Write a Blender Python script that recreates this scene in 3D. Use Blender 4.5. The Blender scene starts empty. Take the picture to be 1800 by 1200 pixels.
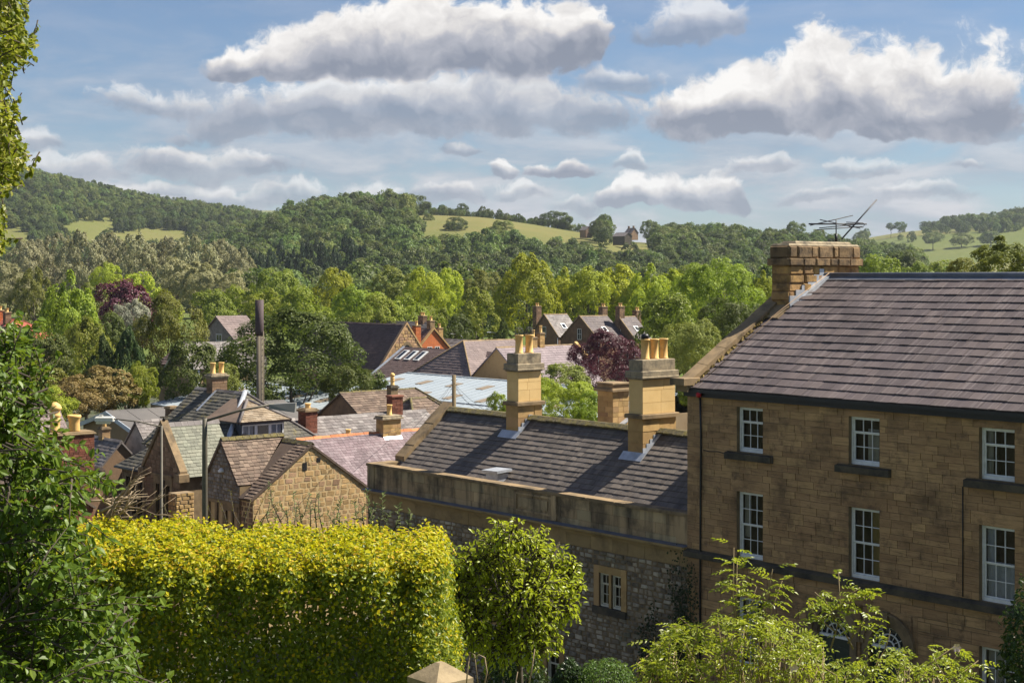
import bpy, bmesh, math, random
import numpy as np
from mathutils import Vector, Matrix

S = bpy.context.scene
COL = S.collection
PI = math.pi
# ------------------------------------------------------------------ camera, sky, sun, exposure
F, E, HZ = 2700.0, 13.5, 485.0            # focal length and horizon of the 1800 px wide photograph; eye height in metres
cam_d = bpy.data.cameras.new('camera')
cam_d.sensor_width = 36.0
cam_d.lens = 36.0 * F / 1800.0
cam_d.shift_y = -(600.0 - HZ) / 1800.0
cam_d.clip_start, cam_d.clip_end = 0.1, 20000.0
cam = bpy.data.objects.new('camera', cam_d)
COL.objects.link(cam)
cam.location = (0, 0, E)
cam.rotation_euler = (PI / 2, 0, 0)
S.camera = cam

SUN_EL = math.radians(50.5)
SUN_H = Vector((0.961, 0.275, 0)).normalized()
SUN_AZ = math.atan2(SUN_H.x, SUN_H.y)
S.view_settings.view_transform = 'Standard'
S.view_settings.look = 'None'
S.view_settings.gamma = 1.0
S.view_settings.use_curve_mapping = False
S.view_settings.exposure = 1.1
S.cycles.use_denoising = True
S.cycles.denoiser = 'OPENIMAGEDENOISE'
S.cycles.max_bounces = 6
S.cycles.diffuse_bounces = 3
S.cycles.glossy_bounces = 2
S.cycles.transmission_bounces = 3
S.cycles.transparent_max_bounces = 6
S.cycles.volume_bounces = 0
S.cycles.caustics_reflective = False
S.cycles.caustics_refractive = False

sun_d = bpy.data.lights.new('sun', 'SUN')
sun_d.energy = 5.0
sun_d.angle = math.radians(0.5)
sun_d.color = (1.0, 0.93, 0.80)
sun = bpy.data.objects.new('sun', sun_d)
COL.objects.link(sun)
sd = Vector((SUN_H.x * math.cos(SUN_EL), SUN_H.y * math.cos(SUN_EL), math.sin(SUN_EL)))
sun.rotation_euler = sd.to_track_quat('Z', 'Y').to_euler()
sun.location = sd * 200

class NT:
    """small helper to write node trees"""
    def __init__(self, tree):
        self.t = tree
    def n(self, typ, **kw):
        x = self.t.nodes.new(typ)
        for k, v in kw.items():
            setattr(x, k, v)
        return x
    def link(self, a, b):
        self.t.links.new(a, b)
    def set(self, sock, v):
        if isinstance(v, bpy.types.NodeSocket):
            self.link(v, sock)
        elif v is not None:
            sock.default_value = v
    def math(self, op, a, b=None, c=None, clamp=False):
        x = self.n('ShaderNodeMath', operation=op, use_clamp=clamp)
        for i, v in enumerate((a, b, c)):
            self.set(x.inputs[i], v)
        return x.outputs[0]
    def vmath(self, op, a, b=None, out=0):
        x = self.n('ShaderNodeVectorMath', operation=op)
        self.set(x.inputs[0], a)
        if b is not None:
            self.set(x.inputs[1], b)
        return x.outputs['Value'] if out == 'v' else x.outputs[0]
    def mix(self, fac, a, b, mode='MIX'):
        x = self.n('ShaderNodeMix', data_type='RGBA', blend_type=mode)
        self.set(x.inputs[0], fac)
        self.set(x.inputs[6], a)
        self.set(x.inputs[7], b)
        return x.outputs[2]
    def noise(self, vec, scale, detail=4, rough=0.55, dist=0.0, out=0):
        x = self.n('ShaderNodeTexNoise')
        self.set(x.inputs['Vector'], vec)
        x.inputs['Scale'].default_value = scale
        x.inputs['Detail'].default_value = detail
        x.inputs['Roughness'].default_value = rough
        x.inputs['Distortion'].default_value = dist
        return x.outputs[out]
    def rng(self, v, a, b, c=0.0, d=1.0, smooth=False):
        x = self.n('ShaderNodeMapRange')
        if smooth:
            x.interpolation_type = 'SMOOTHSTEP'
        self.set(x.inputs[0], v)
        for i, q in enumerate((a, b, c, d)):
            x.inputs[1 + i].default_value = q
        return x.outputs[0]

def rgb(c):
    return (c[0], c[1], c[2], 1.0)

# ---- world: Nishita sky with a layer of cumulus and thin stratus described by direction
world = bpy.data.worlds.new('World')
S.world = world
world.use_nodes = True
wt = world.node_tree
wt.nodes.clear()

def sky_pt(px, py):
    az = math.atan((px - 900) / F)
    return az * 2.7, math.atan((HZ - py) / F * math.cos(az)) * 2.7

# px, py of the base line, half width, height above, depth below, weight
CLOUDS = [
    (1300, 212, 190, 75, 34, 1.0), (1235, 205, 100, 78, 36, 1.0), (1330, 200, 70, 80, 40, .9), (1465, 212, 135, 165, 36, 1.05), (1590, 210, 160, 165, 36, 1.05), (1700, 205, 135, 165, 40, 1.0), (1560, 222, 270, 60, 30, .9),
    (440, 118, 85, 46, 18, .9), (530, 118, 110, 100, 22, 1.0), (620, 112, 115, 130, 26, 1.0), (760, 105, 150, 150, 34, 1.05), (890, 110, 150, 140, 40, 1.0), (1010, 70, 75, 80, 60, .9),
    (640, 205, 320, 100, 46, .70), (880, 205, 260, 110, 46, .70), (440, 225, 190, 60, 30, .66), (300, 190, 130, 44, 24, .6),
    (1215, 55, 95, 62, 20, .62), (1090, 140, 110, 30, 20, .5),
    (300, 285, 130, 60, 26, .75), (400, 300, 120, 40, 22, .65), (150, 300, 120, 36, 24, .55), (480, 345, 90, 32, 16, .6),
    (960, 215, 100, 40, 18, .6), (330, 235, 70, 30, 14, .6), (60, 250, 90, 24, 12, .5), (250, 335, 120, 30, 14, .66), (380, 350, 90, 26, 12, .62), (920, 345, 70, 22, 10, .6), (1330, 300, 80, 26, 12, .55), (1440, 350, 90, 22, 10, .55), (1760, 240, 70, 34, 16, .6),
    (955, 314, 42, 34, 10, .85), (1013, 312, 50, 38, 10, .9), (878, 314, 34, 28, 10, .8), (1092, 300, 40, 30, 10, .6),
    (1235, 355, 85, 62, 16, .85), (1100, 356, 60, 42, 12, .85), (1020, 365, 60, 26, 12, .6), (815, 268, 42, 22, 9, .62), (790, 352, 60, 34, 14, .7), (1515, 310, 70, 26, 12, .5), (1600, 350, 110, 26, 14, .5), (1690, 295, 40, 18, 8, .5), (650, 350, 70, 24, 12, .5), (210, 345, 90, 30, 14, .6),
]
dens = bpy.data.node_groups.new('cloud_field', 'ShaderNodeTree')
dens.interface.new_socket('P', in_out='INPUT', socket_type='NodeSocketVector')
for s_ in ('D', 'H', 'R', 'S'):
    dens.interface.new_socket(s_, in_out='OUTPUT', socket_type='NodeSocketFloat')
g = NT(dens)
gi, go = g.n('NodeGroupInput'), g.n('NodeGroupOutput')
P0 = gi.outputs[0]
nz = g.noise(P0, 6.0, 4, 0.58, out=1)
warp = g.vmath('MULTIPLY', g.vmath('SUBTRACT', nz, (.5, .5, .5)), (.13, .10, 0.0))
PW = g.vmath('ADD', P0, warp)
M_ = H_ = Q_ = S_w = None
for (px, py, w, h, hd, wt_) in CLOUDS:
    a, e = sky_pt(px, py)
    PQ = PW
    if M_ is not None:                      # a negligible term keeps the blobs evaluated one after the other
        x = g.n('ShaderNodeVectorMath', operation='MULTIPLY_ADD')
        g.link(H_, x.inputs[0]); x.inputs[1].default_value = (1e-7, 1e-7, 0); g.link(PW, x.inputs[2])
        PQ = x.outputs[0]
    q = g.vmath('MULTIPLY', g.vmath('SUBTRACT', PQ, (a, e, 0)), (1000 / w, 1000 / h, 0))
    sx = g.n('ShaderNodeSeparateXYZ')
    g.link(q, sx.inputs[0])
    yy = g.math('MAXIMUM', sx.outputs[1], g.math('MULTIPLY', sx.outputs[1], -h / hd))
    ln = g.math('SQRT', g.math('MULTIPLY_ADD', sx.outputs[0], sx.outputs[0], g.math('MULTIPLY', yy, yy)))
    m = g.math('MULTIPLY', g.math('SUBTRACT', 1.0, ln), wt_)
    k = g.math('MAXIMUM', g.math('ADD', m, 0.7), 0.02)
    k = g.math('POWER', k, 5.0)
    hh = g.math('MULTIPLY', k, sx.outputs[1])
    M_ = m if M_ is None else g.math('SMOOTH_MAX', M_, m, 0.10)
    H_ = hh if H_ is None else g.math('ADD', H_, hh)
    Q_ = k if Q_ is None else g.math('ADD', Q_, k)
    S_w = g.math('MULTIPLY', k, wt_) if S_w is None else g.math('MULTIPLY_ADD', k, wt_, S_w)
# remaining sky: loose cloud field that carries on outside the frame
fld = g.noise(g.vmath('MULTIPLY', P0, (1.0, 3.0, 1.0)), 1.15, 2, 0.5)
sx = g.n('ShaderNodeSeparateXYZ')
g.link(P0, sx.inputs[0])
outside = g.math('MAXIMUM', g.rng(g.math('ABSOLUTE', sx.outputs[0]), 0.95, 1.5), g.rng(sx.outputs[1], 0.5, 0.8))
M_ = g.math('MAXIMUM', M_, g.math('SUBTRACT', g.math('MULTIPLY', g.rng(fld, 0.55, 0.75, -0.4, 0.7), outside), g.rng(outside, 0, 1, 1.0, 0.0)))
f1 = g.noise(PW, 9.0, 8, 0.66)
n3 = g.noise(PW, 10.0, 5, 0.58)
f2 = g.noise(g.vmath('ADD', PW, (0.014, 0.030, 0)), 10.0, 5, 0.58)
f0 = g.noise(g.vmath('ADD', P0, (7.3, 2.1, 0)), 4.0, 3, 0.5)
D = g.math('MULTIPLY_ADD', g.math('SUBTRACT', f1, 0.5), 1.55, g.math('MULTIPLY_ADD', g.math('SUBTRACT', f0, 0.5), 0.9, M_))
g.link(D, go.inputs[0])
g.link(g.math('DIVIDE', H_, Q_), go.inputs[1])
g.link(g.math('SUBTRACT', n3, f2), go.inputs[2])
g.link(g.math('DIVIDE', S_w, Q_), go.inputs[3])

w = NT(wt)
sky = w.n('ShaderNodeTexSky', sky_type='NISHITA')
sky.sun_disc = False
sky.sun_elevation = SUN_EL
sky.sun_rotation = SUN_AZ
sky.altitude = 120
sky.air_density = 1.0
sky.dust_density = 0.6
sky.ozone_density = 2.2
tc = w.n('ShaderNodeTexCoord')
sp = w.n('ShaderNodeSeparateXYZ')
w.link(tc.outputs['Generated'], sp.inputs[0])
AZ = w.math('MULTIPLY', w.math('ARCTAN2', sp.outputs[0], sp.outputs[1]), 2.7)
EL = w.math('MULTIPLY', w.math('ARCSINE', sp.outputs[2]), 2.7)
cp = w.n('ShaderNodeCombineXYZ')
w.link(AZ, cp.inputs[0])
w.link(EL, cp.inputs[1])
P = cp.outputs[0]
cl = w.n('ShaderNodeGroup')
cl.node_tree = dens
w.link(P, cl.inputs[0])
D0, H0, R0, S0 = cl.outputs[:4]
alpha = w.math('MULTIPLY', w.rng(D0, -0.01, 0.22, 0, 1, smooth=True), w.rng(S0, 0.55, 0.88, 0.55, 1.0))
lit = w.math('ADD', w.math('MULTIPLY_ADD', R0, 1.35, 0.21), w.rng(H0, 0.04, 0.56, -0.17, 0.72))
lit = w.math('ADD', lit, w.rng(D0, 0.0, 0.35, 0.10, 0.0), clamp=True)
WS = 0.05
EXPO = WS * 2 ** 1.1
def c10(r, gg, b):
    return (r / EXPO, gg / EXPO, b / EXPO, 1)
ramp = w.n('ShaderNodeValToRGB')
w.link(lit, ramp.inputs[0])
ramp.color_ramp.elements[0].position = 0.0
ramp.color_ramp.elements[0].color = (.23, .26, .34, 1)
ramp.color_ramp.elements[1].position = 1.0
ramp.color_ramp.elements[1].color = (1.0, .97, .94, 1)
e_ = ramp.color_ramp.elements.new(0.42)
e_.color = (.45, .46, .52, 1)
e_ = ramp.color_ramp.elements.new(0.70)
e_.color = (.74, .71, .70, 1)
cloud_c = w.vmath('MULTIPLY', ramp.outputs[0], (1 / EXPO, 1 / EXPO, 1 / EXPO))
Pst = w.vmath('MULTIPLY', P, (1.0, 3.6, 1))
st = w.noise(Pst, 3.4, 8, 0.60, 0.35)
st_b = w.noise(w.vmath('ADD', Pst, (0.02, 0.09, 0)), 3.4, 5, 0.60, 0.35)
band = w.rng(EL, 0.10, 0.40, 0.95, 0.16)
st_a = w.math('MULTIPLY', w.rng(st, 0.36, 0.58, 0, 1, smooth=True), band)
st_l = w.math('ADD', w.math('MULTIPLY', w.math('SUBTRACT', st, st_b), 3.2), 0.5, clamp=True)
st_c = w.mix(st_l, c10(.30, .35, .45), c10(.66, .64, .67))
skyc = w.mix(1.0, sky.outputs[0], (0.62, 0.74, 0.90, 1), 'MULTIPLY')
base = w.mix(st_a, skyc, st_c)
fin = w.mix(alpha, base, cloud_c)
bg = w.n('ShaderNodeBackground')
bg.inputs['Strength'].default_value = WS
w.link(fin, bg.inputs['Color'])
wo = w.n('ShaderNodeOutputWorld')
w.link(bg.outputs[0], wo.inputs['Surface'])
world.cycles.sampling_method = 'MANUAL'
world.cycles.sample_map_resolution = 512
# ------------------------------------------------------------------ axes of the town, object helpers
UD = Vector((0.6538, -0.7567, 0)).normalized()    # along the street fronts, towards the viewer
VD = Vector((0.7567, 0.6538, 0)).normalized()     # into the blocks, away from the viewer
ANG = math.atan2(UD.y, UD.x)
O0 = Vector((5.87, 51.4, 0))                      # left front corner of the tall house
GR = -2.5                                         # valley floor

def W(u, v, z=0.0):
    p = O0 + UD * u + VD * v
    return Vector((p.x, p.y, z))
def PX(px, Y, py=None, z=None):
    """the point at distance Y seen at photo column px (and row py)"""
    return Vector(((px - 900) / F * Y, Y, (E - (py - HZ) * Y / F) if z is None else z))
def UV(px, Y):
    p = PX(px, Y, z=0) - O0
    return p.dot(UD), p.dot(VD)
def on_v(px, v):
    """u of the point of the plane v = const that is seen at column px"""
    t = (px - 900) / F
    b = O0 + VD * v
    return (t * b.y - b.x) / (UD.x - t * UD.y)
def on_u(px, u):
    t = (px - 900) / F
    b = O0 + UD * u
    return (t * b.y - b.x) / (VD.x - t * VD.y)
def ht(py, u, v):
    return E - (py - HZ) * W(u, v).y / F
def tag(o, label=None, cat=None, group=None, kind=None):
    if label: o['label'] = label
    if cat: o['category'] = cat
    if group: o['group'] = group
    if kind: o['kind'] = kind
    return o
def link(o, parent=None):
    COL.objects.link(o)
    if parent is not None:
        o.parent = parent
    return o
def empty(name, loc, rz=0.0, label=None, cat=None, group=None):
    o = bpy.data.objects.new(name, None)
    o.location = loc
    o.rotation_euler = (0, 0, rz)
    o.empty_display_size = 0.3
    link(o)
    return tag(o, label, cat, group)
def obj(name, me, mat=None, parent=None, loc=None, **kw):
    o = bpy.data.objects.new(name, me)
    if loc is not None: o.location = loc
    if mat is not None:
        if not me.materials:
            me.materials.append(mat)
        elif me.materials[0] is not mat:
            o.material_slots[0].link = 'OBJECT'
            o.material_slots[0].material = mat
    link(o, parent)
    return tag(o, **kw)

class MB:
    """collects simple solids and links them as ONE mesh object"""
    def __init__(self):
        self.v, self.f, self.sm = [], [], []
    def add(self, vs, fs, smooth=False):
        k = len(self.v)
        self.v += [tuple(p) for p in vs]
        for f in fs:
            self.f.append([i + k for i in f])
            self.sm.append(smooth)
        return self
    def box(self, x0, x1, y0, y1, z0, z1):
        return self.add([(x0, y0, z0), (x1, y0, z0), (x1, y1, z0), (x0, y1, z0), (x0, y0, z1), (x1, y0, z1), (x1, y1, z1), (x0, y1, z1)],
                        [(0, 3, 2, 1), (4, 5, 6, 7), (0, 1, 5, 4), (1, 2, 6, 5), (2, 3, 7, 6), (3, 0, 4, 7)])
    def cbox(self, x0, x1, y0, y1, z0, z1, c=0.02):
        """box whose upper edges are chamfered and whose sides lean a little"""
        v = [(x0, y0, z0), (x1, y0, z0), (x1, y1, z0), (x0, y1, z0), (x0, y0, z1 - c), (x1, y0, z1 - c), (x1, y1, z1 - c), (x0, y1, z1 - c),
             (x0 + c, y0 + c, z1), (x1 - c, y0 + c, z1), (x1 - c, y1 - c, z1), (x0 + c, y1 - c, z1)]
        f = [(0, 3, 2, 1), (8, 9, 10, 11)]
        for a in range(4):
            b = (a + 1) % 4
            f += [(a, b, 4 + b, 4 + a), (4 + a, 4 + b, 8 + b, 8 + a)]
        return self.add(v, f)
    def slab(self, poly, thick):
        """planar polygon (counter-clockwise from outside) thickened backwards along its normal"""
        P_ = [Vector(p) for p in poly]
        n = Vector((0, 0, 0))
        for i in range(len(P_)):
            n += P_[i].cross(P_[(i + 1) % len(P_)])
        n.normalize()
        k = len(P_)
        return self.add(P_ + [p - n * thick for p in P_], [tuple(range(k)), tuple(reversed(range(k, 2 * k)))] +
                        [(i, i + k, (i + 1) % k + k, (i + 1) % k) for i in range(k)])
    def tube(self, pts, r0, r1=None, n=7, caps=True):
        r1 = r0 if r1 is None else r1
        pts = [Vector(p) for p in pts]
        k = len(pts)
        vs, fs = [], []
        for i, p in enumerate(pts):
            d = (pts[min(i + 1, k - 1)] - pts[max(i - 1, 0)]).normalized()
            a = d.cross(Vector((0.13, 0.27, 0.95)) if abs(d.z) < 0.9 else Vector((1, 0.1, 0))).normalized()
            b = d.cross(a)
            r = r0 + (r1 - r0) * i / max(1, k - 1)
            for j in range(n):
                t = 2 * PI * j / n
                vs.append(p + a * (r * math.cos(t)) + b * (r * math.sin(t)))
        for i in range(k - 1):
            for j in range(n):
                fs.append((i * n + j, i * n + (j + 1) % n, (i + 1) * n + (j + 1) % n, (i + 1) * n + j))
        if caps:
            fs.append(tuple(range(n - 1, -1, -1)))
            fs.append(tuple((k - 1) * n + j for j in range(n)))
        return self.add(vs, fs, True)
    def lathe(self, c, prof, n=16):
        vs, fs = [], []
        for (r, z) in prof:
            for j in range(n):
                t = 2 * PI * j / n
                vs.append((c[0] + r * math.cos(t), c[1] + r * math.sin(t), c[2] + z))
        for i in range(len(prof) - 1):
            for j in range(n):
                fs.append((i * n + j, i * n + (j + 1) % n, (i + 1) * n + (j + 1) % n, (i + 1) * n + j))
        fs.append(tuple(range(n - 1, -1, -1)))
        fs.append(tuple((len(prof) - 1) * n + j for j in range(n)))
        return self.add(vs, fs, True)
    def mesh(self, name):
        me = bpy.data.meshes.new(name)
        me.from_pydata(self.v, [], self.f)
        me.polygons.foreach_set('use_smooth', self.sm)
        me.update()
        return me
    def build(self, name, mat, parent=None, **kw):
        return obj(name, self.mesh(name), mat, parent, **kw)

def np_mesh(name, verts, faces_by_size, smooth=False):
    """mesh from numpy arrays: verts (n,3), list of index arrays (m,k)"""
    me = bpy.data.meshes.new(name)
    nv = len(verts)
    me.vertices.add(nv)
    me.vertices.foreach_set('co', np.ascontiguousarray(verts, dtype=np.float32).ravel())
    nl = sum(f.size for f in faces_by_size)
    npoly = sum(len(f) for f in faces_by_size)
    me.loops.add(nl)
    me.loops.foreach_set('vertex_index', np.concatenate([f.ravel() for f in faces_by_size]).astype(np.int32))
    me.polygons.add(npoly)
    tot = np.concatenate([np.full(len(f), f.shape[1]) for f in faces_by_size]).astype(np.int32)
    start = np.concatenate([[0], np.cumsum(tot)[:-1]]).astype(np.int32)
    me.polygons.foreach_set('loop_start', start)
    me.polygons.foreach_set('loop_total', tot)
    me.polygons.foreach_set('use_smooth', np.full(npoly, smooth))
    me.update(calc_edges=True)
    me.validate()
    return me

# ------------------------------------------------------------------ materials
def M(name, c1, c2=None, scale=2.0, st=(1, 1, 1), rough=0.85, bump=0.0, var=0.0, c3=None, stain=None, streak=None, moss=None, spec=0.3, detail=5, bscale=None, metal=0.0, thr=(.35, .65)):
    """stone / slate / paint: two-colour noise in town axes, a tint per piece, stains, moss, relief"""
    m = bpy.data.materials.new(name)
    m.use_nodes = True
    t = NT(m.node_tree)
    b = m.node_tree.nodes['Principled BSDF']
    ge = t.n('ShaderNodeNewGeometry')
    pos = ge.outputs['Position']
    cx = t.n('ShaderNodeCombineXYZ')
    t.link(t.vmath('DOT_PRODUCT', pos, tuple(UD * st[0]), out='v'), cx.inputs[0])
    t.link(t.vmath('DOT_PRODUCT', pos, tuple(VD * st[1]), out='v'), cx.inputs[1])
    t.link(t.vmath('DOT_PRODUCT', pos, (0, 0, st[2]), out='v'), cx.inputs[2])
    q = cx.outputs[0]
    col = t.n('ShaderNodeRGB').outputs[0]
    col.default_value = rgb(c1)
    if c2 is not None:
        col = t.mix(t.rng(t.noise(q, scale, detail, 0.62), thr[0], thr[1]), col, rgb(c2))
    if var or c3 is not None:
        oi = t.n('ShaderNodeObjectInfo')
        r = t.math('FRACT', t.math('ADD', oi.outputs['Random'], ge.outputs['Random Per Island']))
        if c3 is not None:
            r2 = t.math('FRACT', t.math('MULTIPLY', r, 7.31))
            col = t.mix(t.rng(r2, 0.45, 1.0, 0, 0.85), col, rgb(c3))
        if var:
            k = t.rng(r, 0, 1, 1 - var, 1 + var)
            col = t.mix(1.0, col, t.vmath('MULTIPLY', (1, 1, 1), k), 'MULTIPLY') if False else t.vmath('SCALE', col, None)
            m.node_tree.nodes[-1].inputs['Scale'].default_value = 1.0
            t.link(k, m.node_tree.nodes[-1].inputs['Scale'])
    if streak is not None:                      # (colour, stretch, scale, low, high, amount)
        sc = t.n('ShaderNodeCombineXYZ')
        for i, ax in enumerate((UD, VD, Vector((0, 0, 1)))):
            t.link(t.vmath('DOT_PRODUCT', pos, tuple(ax * streak[1][i]), out='v'), sc.inputs[i])
        f = t.math('MULTIPLY', t.rng(t.noise(sc.outputs[0], streak[2], 4, 0.6), streak[3], streak[4]), streak[5])
        col = t.mix(f, col, rgb(streak[0]))
    if stain is not None:                       # (colour, scale, low, high, amount)
        f = t.math('MULTIPLY', t.rng(t.noise(pos, stain[1], 6, 0.65), stain[2], stain[3]), stain[4])
        col = t.mix(f, col, rgb(stain[0]))
    if moss is not None:
        f = t.math('MULTIPLY', t.rng(t.noise(pos, moss[1], 7, 0.7), moss[2], moss[3]), moss[4])
        col = t.mix(f, col, rgb(moss[0]))
    t.set(b.inputs['Base Color'], col)
    b.inputs['Roughness'].default_value = rough
    b.inputs['Metallic'].default_value = metal
    b.inputs['Specular IOR Level'].default_value = spec
    if bump:
        bp = t.n('ShaderNodeBump')
        bp.inputs['Strength'].default_value = 0.8
        bp.inputs['Distance'].default_value = bump
        t.link(t.noise(q if bscale is None else pos, bscale or scale * 2.5, 6, 0.65), bp.inputs['Height'])
        t.link(bp.outputs[0], b.inputs['Normal'])
    return m

def leaf_mat(name, c1, c2, trans=None, tf=0.35, rough=0.5, c3=None, objvar=0.25, spec=0.25, big=0.0):
    m = bpy.data.materials.new(name)
    m.use_nodes = True
    t = NT(m.node_tree)
    nd = m.node_tree.nodes
    b = nd['Principled BSDF']
    ge = t.n('ShaderNodeNewGeometry')
    oi = t.n('ShaderNodeObjectInfo')
    isl = ge.outputs['Random Per Island']
    col = t.mix(isl, rgb(c1), rgb(c2))
    if c3 is not None:
        col = t.mix(t.rng(t.math('FRACT', t.math('MULTIPLY', isl, 9.7)), 0.72, 0.95), col, rgb(c3))
    if big:
        f = t.noise(ge.outputs['Position'], big, 2, 0.5)
        k0 = t.rng(f, 0.3, 0.7, 0.62, 1.3)
        x = t.n('ShaderNodeVectorMath', operation='SCALE')
        t.link(col, x.inputs[0]); t.link(k0, x.inputs['Scale'])
        col = x.outputs[0]
    k = t.rng(oi.outputs['Random'], 0, 1, 1 - objvar, 1 + objvar)
    hs = t.n('ShaderNodeHueSaturation')
    t.link(t.rng(t.math('FRACT', t.math('MULTIPLY', oi.outputs['Random'], 5.3)), 0, 1, 0.5 - objvar * 0.07, 0.5 + objvar * 0.07), hs.inputs['Hue'])
    t.link(k, hs.inputs['Value'])
    t.set(hs.inputs['Color'], col)
    col = hs.outputs[0]
    t.link(col, b.inputs['Base Color'])
    b.inputs['Roughness'].default_value = rough
    b.inputs['Specular IOR Level'].default_value = spec
    tr = t.n('ShaderNodeBsdfTranslucent')
    if trans is None:
        t.link(col, tr.inputs['Color'])
    else:
        t.set(tr.inputs['Color'], t.mix(0.6, col, rgb(trans)))
    mx = t.n('ShaderNodeMixShader')
    mx.inputs[0].default_value = tf
    t.link(b.outputs[0], mx.inputs[1])
    t.link(tr.outputs[0], mx.inputs[2])
    t.link(mx.outputs[0], nd['Material Output'].inputs['Surface'])
    return m

def plain(name, c, rough=0.6, metal=0.0, spec=0.4):
    m = bpy.data.materials.new(name)
    m.use_nodes = True
    b = m.node_tree.nodes['Principled BSDF']
    t = NT(m.node_tree)
    ge = t.n('ShaderNodeNewGeometry')
    f = t.rng(t.noise(ge.outputs['Position'], 6.0, 5, 0.6), 0.3, 0.7)
    t.set(b.inputs['Base Color'], t.mix(f, rgb([x * 0.86 for x in c]), rgb([min(1, x * 1.08) for x in c])))
    b.inputs['Roughness'].default_value = rough
    b.inputs['Metallic'].default_value = metal
    b.inputs['Specular IOR Level'].default_value = spec
    return m

# ------------------------------------------------------------------ terrain
def sstep(x):
    x = np.clip(x, 0, 1)
    return x * x * (3 - 2 * x)
HILLS = [   # (ridge distance, foot distance, ridge outline as photo columns and rows of the bare ground)
    (1900., 800., [(-1500, 340), (-700, 322), (-300, 312), (0, 312), (60, 318), (130, 334), (200, 350), (280, 366), (350, 374), (430, 384), (520, 406), (640, 440), (800, 470), (1000, 486)]),
    (1250., 650., [(200, 484), (300, 470), (380, 448), (440, 424), (500, 400), (560, 384), (620, 376), (690, 374), (716, 378), (735, 380), (850, 384), (940, 396), (1000, 406), (1060, 414), (1100, 424), (1250, 434), (1360, 438), (1440, 446), (1540, 462), (1700, 482), (1900, 490)]),
    (2600., 1350., [(1250, 484), (1380, 460), (1450, 438), (1520, 420), (1580, 410), (1640, 404), (1700, 396), (1760, 390), (1800, 384), (2000, 366), (2400, 350), (3200, 345), (4500, 390)]),
    (4300., 2800., [(-2500, 410), (-800, 390), (200, 382), (430, 372), (480, 372), (560, 382), (700, 400), (1000, 432), (1500, 436), (2500, 406), (4500, 400)]),
]
def ground_z(X, Y):
    X = np.asarray(X, float)
    Y = np.asarray(Y, float)
    z = np.full(X.shape, GR)
    Ys = np.maximum(Y, 1.0)
    px = 900 + F * X / Ys
    for (yr, yf, prof) in HILLS:
        pp = np.interp(px, [p[0] for p in prof], [p[1] for p in prof])
        h = E + (HZ - pp) / F * yr - GR
        h = np.maximum(h, 0)
        z = np.maximum(z, GR + h * sstep((Ys - yf) / (yr - yf)) * (1 - 0.5 * sstep((Ys - yr * 1.05) / 1500)))
    z = z + np.where(Ys > 700, 1.2 * np.sin(X / 61.0) * np.cos(Ys / 83.0), 0)
    near = np.interp(Y, [-60, 0, 6, 12, 20, 30, 40, 46], [12.5, 11.8, 11.2, 8.6, 6.4, 2.2, -1.6, GR])
    z = np.where(Y < 46, near, z)
    return z

def gmat():
    m = bpy.data.materials.new('meadow_ground')
    m.use_nodes = True
    t = NT(m.node_tree)
    b = m.node_tree.nodes['Principled BSDF']
    ge = t.n('ShaderNodeNewGeometry')
    pos = ge.outputs['Position']
    at = t.n('ShaderNodeAttribute')
    at.attribute_name = 'field'
    sx = t.n('ShaderNodeSeparateColor')
    t.link(at.outputs['Color'], sx.inputs[0])
    n1 = t.noise(pos, 0.012, 6, 0.62)
    n2 = t.noise(pos, 0.11, 5, 0.65)
    grass = t.mix(t.rng(n2, 0.3, 0.7), (.060, .095, .020, 1), (.115, .140, .032, 1))
    hay = t.mix(t.rng(n1, 0.35, 0.65), (.180, .150, .056, 1), (.120, .125, .040, 1))
    hay = t.mix(t.rng(n2, 0.35, 0.75, 0, 0.5), hay, (.13, .15, .04, 1))
    col = t.mix(sx.outputs[0], grass, hay)
    n3 = t.noise(pos, 0.4, 5, 0.6)
    town = t.mix(t.rng(n3, 0.4, 0.6), (.05, .06, .03, 1), (.085, .08, .075, 1))
    col = t.mix(sx.outputs[1], col, town)
    t.link(col, b.inputs['Base Color'])
    b.inputs['Roughness'].default_value = 0.95
    b.inputs['Specular IOR Level'].default_value = 0.1
    return m

def build_ground():
    Yr = np.concatenate([np.linspace(-60, 50, 45), np.geomspace(53, 600, 60), np.geomspace(612, 6000, 180)])
    T = np.linspace(-1.25, 1.25, 361)
    YY, TT = np.meshgrid(Yr, T, indexing='ij')
    XX = TT * (YY + 75)
    ZZ = ground_z(XX, YY)
    n, k = XX.shape
    vs = np.stack([XX, YY, ZZ], -1).reshape(-1, 3)
    idx = np.arange(n * k).reshape(n, k)
    fs = np.stack([idx[:-1, :-1], idx[:-1, 1:], idx[1:, 1:], idx[1:, :-1]], -1).reshape(-1, 4)
    me = np_mesh('ground', vs, [fs], True)
    px = 900 + F * XX / np.maximum(YY, 1)
    cx = (np.sin(XX / 57 + np.sin(YY / 91) * 1.3) * np.cos(YY / 118 + XX / 140))
    hay = np.where(YY > 640, 0.35 + 0.3 * np.sign(cx), 0.1)
    hay = np.where((YY > 640) & (YY < 1900) & (px > 690) & (px < 1200), 0.95, hay)
    hay = np.where((YY > 1350) & (YY < 3400) & (px > 1330), 0.30 + 0.62 * (np.sin(XX / 97 + 1) * np.sin(YY / 133 + XX / 300) > 0.1), hay)
    hay = np.where((YY > 640) & (YY < 1900) & (px < 420), 0.72, hay)
    town = np.where((YY > 25) & (YY < 240), 0.85, 0.0)
    ca = me.color_attributes.new('field', 'FLOAT_COLOR', 'POINT')
    c4 = np.stack([hay, town, hay * 0, hay * 0 + 1], -1).reshape(-1).astype(np.float32)
    ca.data.foreach_set('color', c4)
    o = obj('ground', me, gmat())
    o['kind'] = 'structure'
    return o
build_ground()

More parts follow.
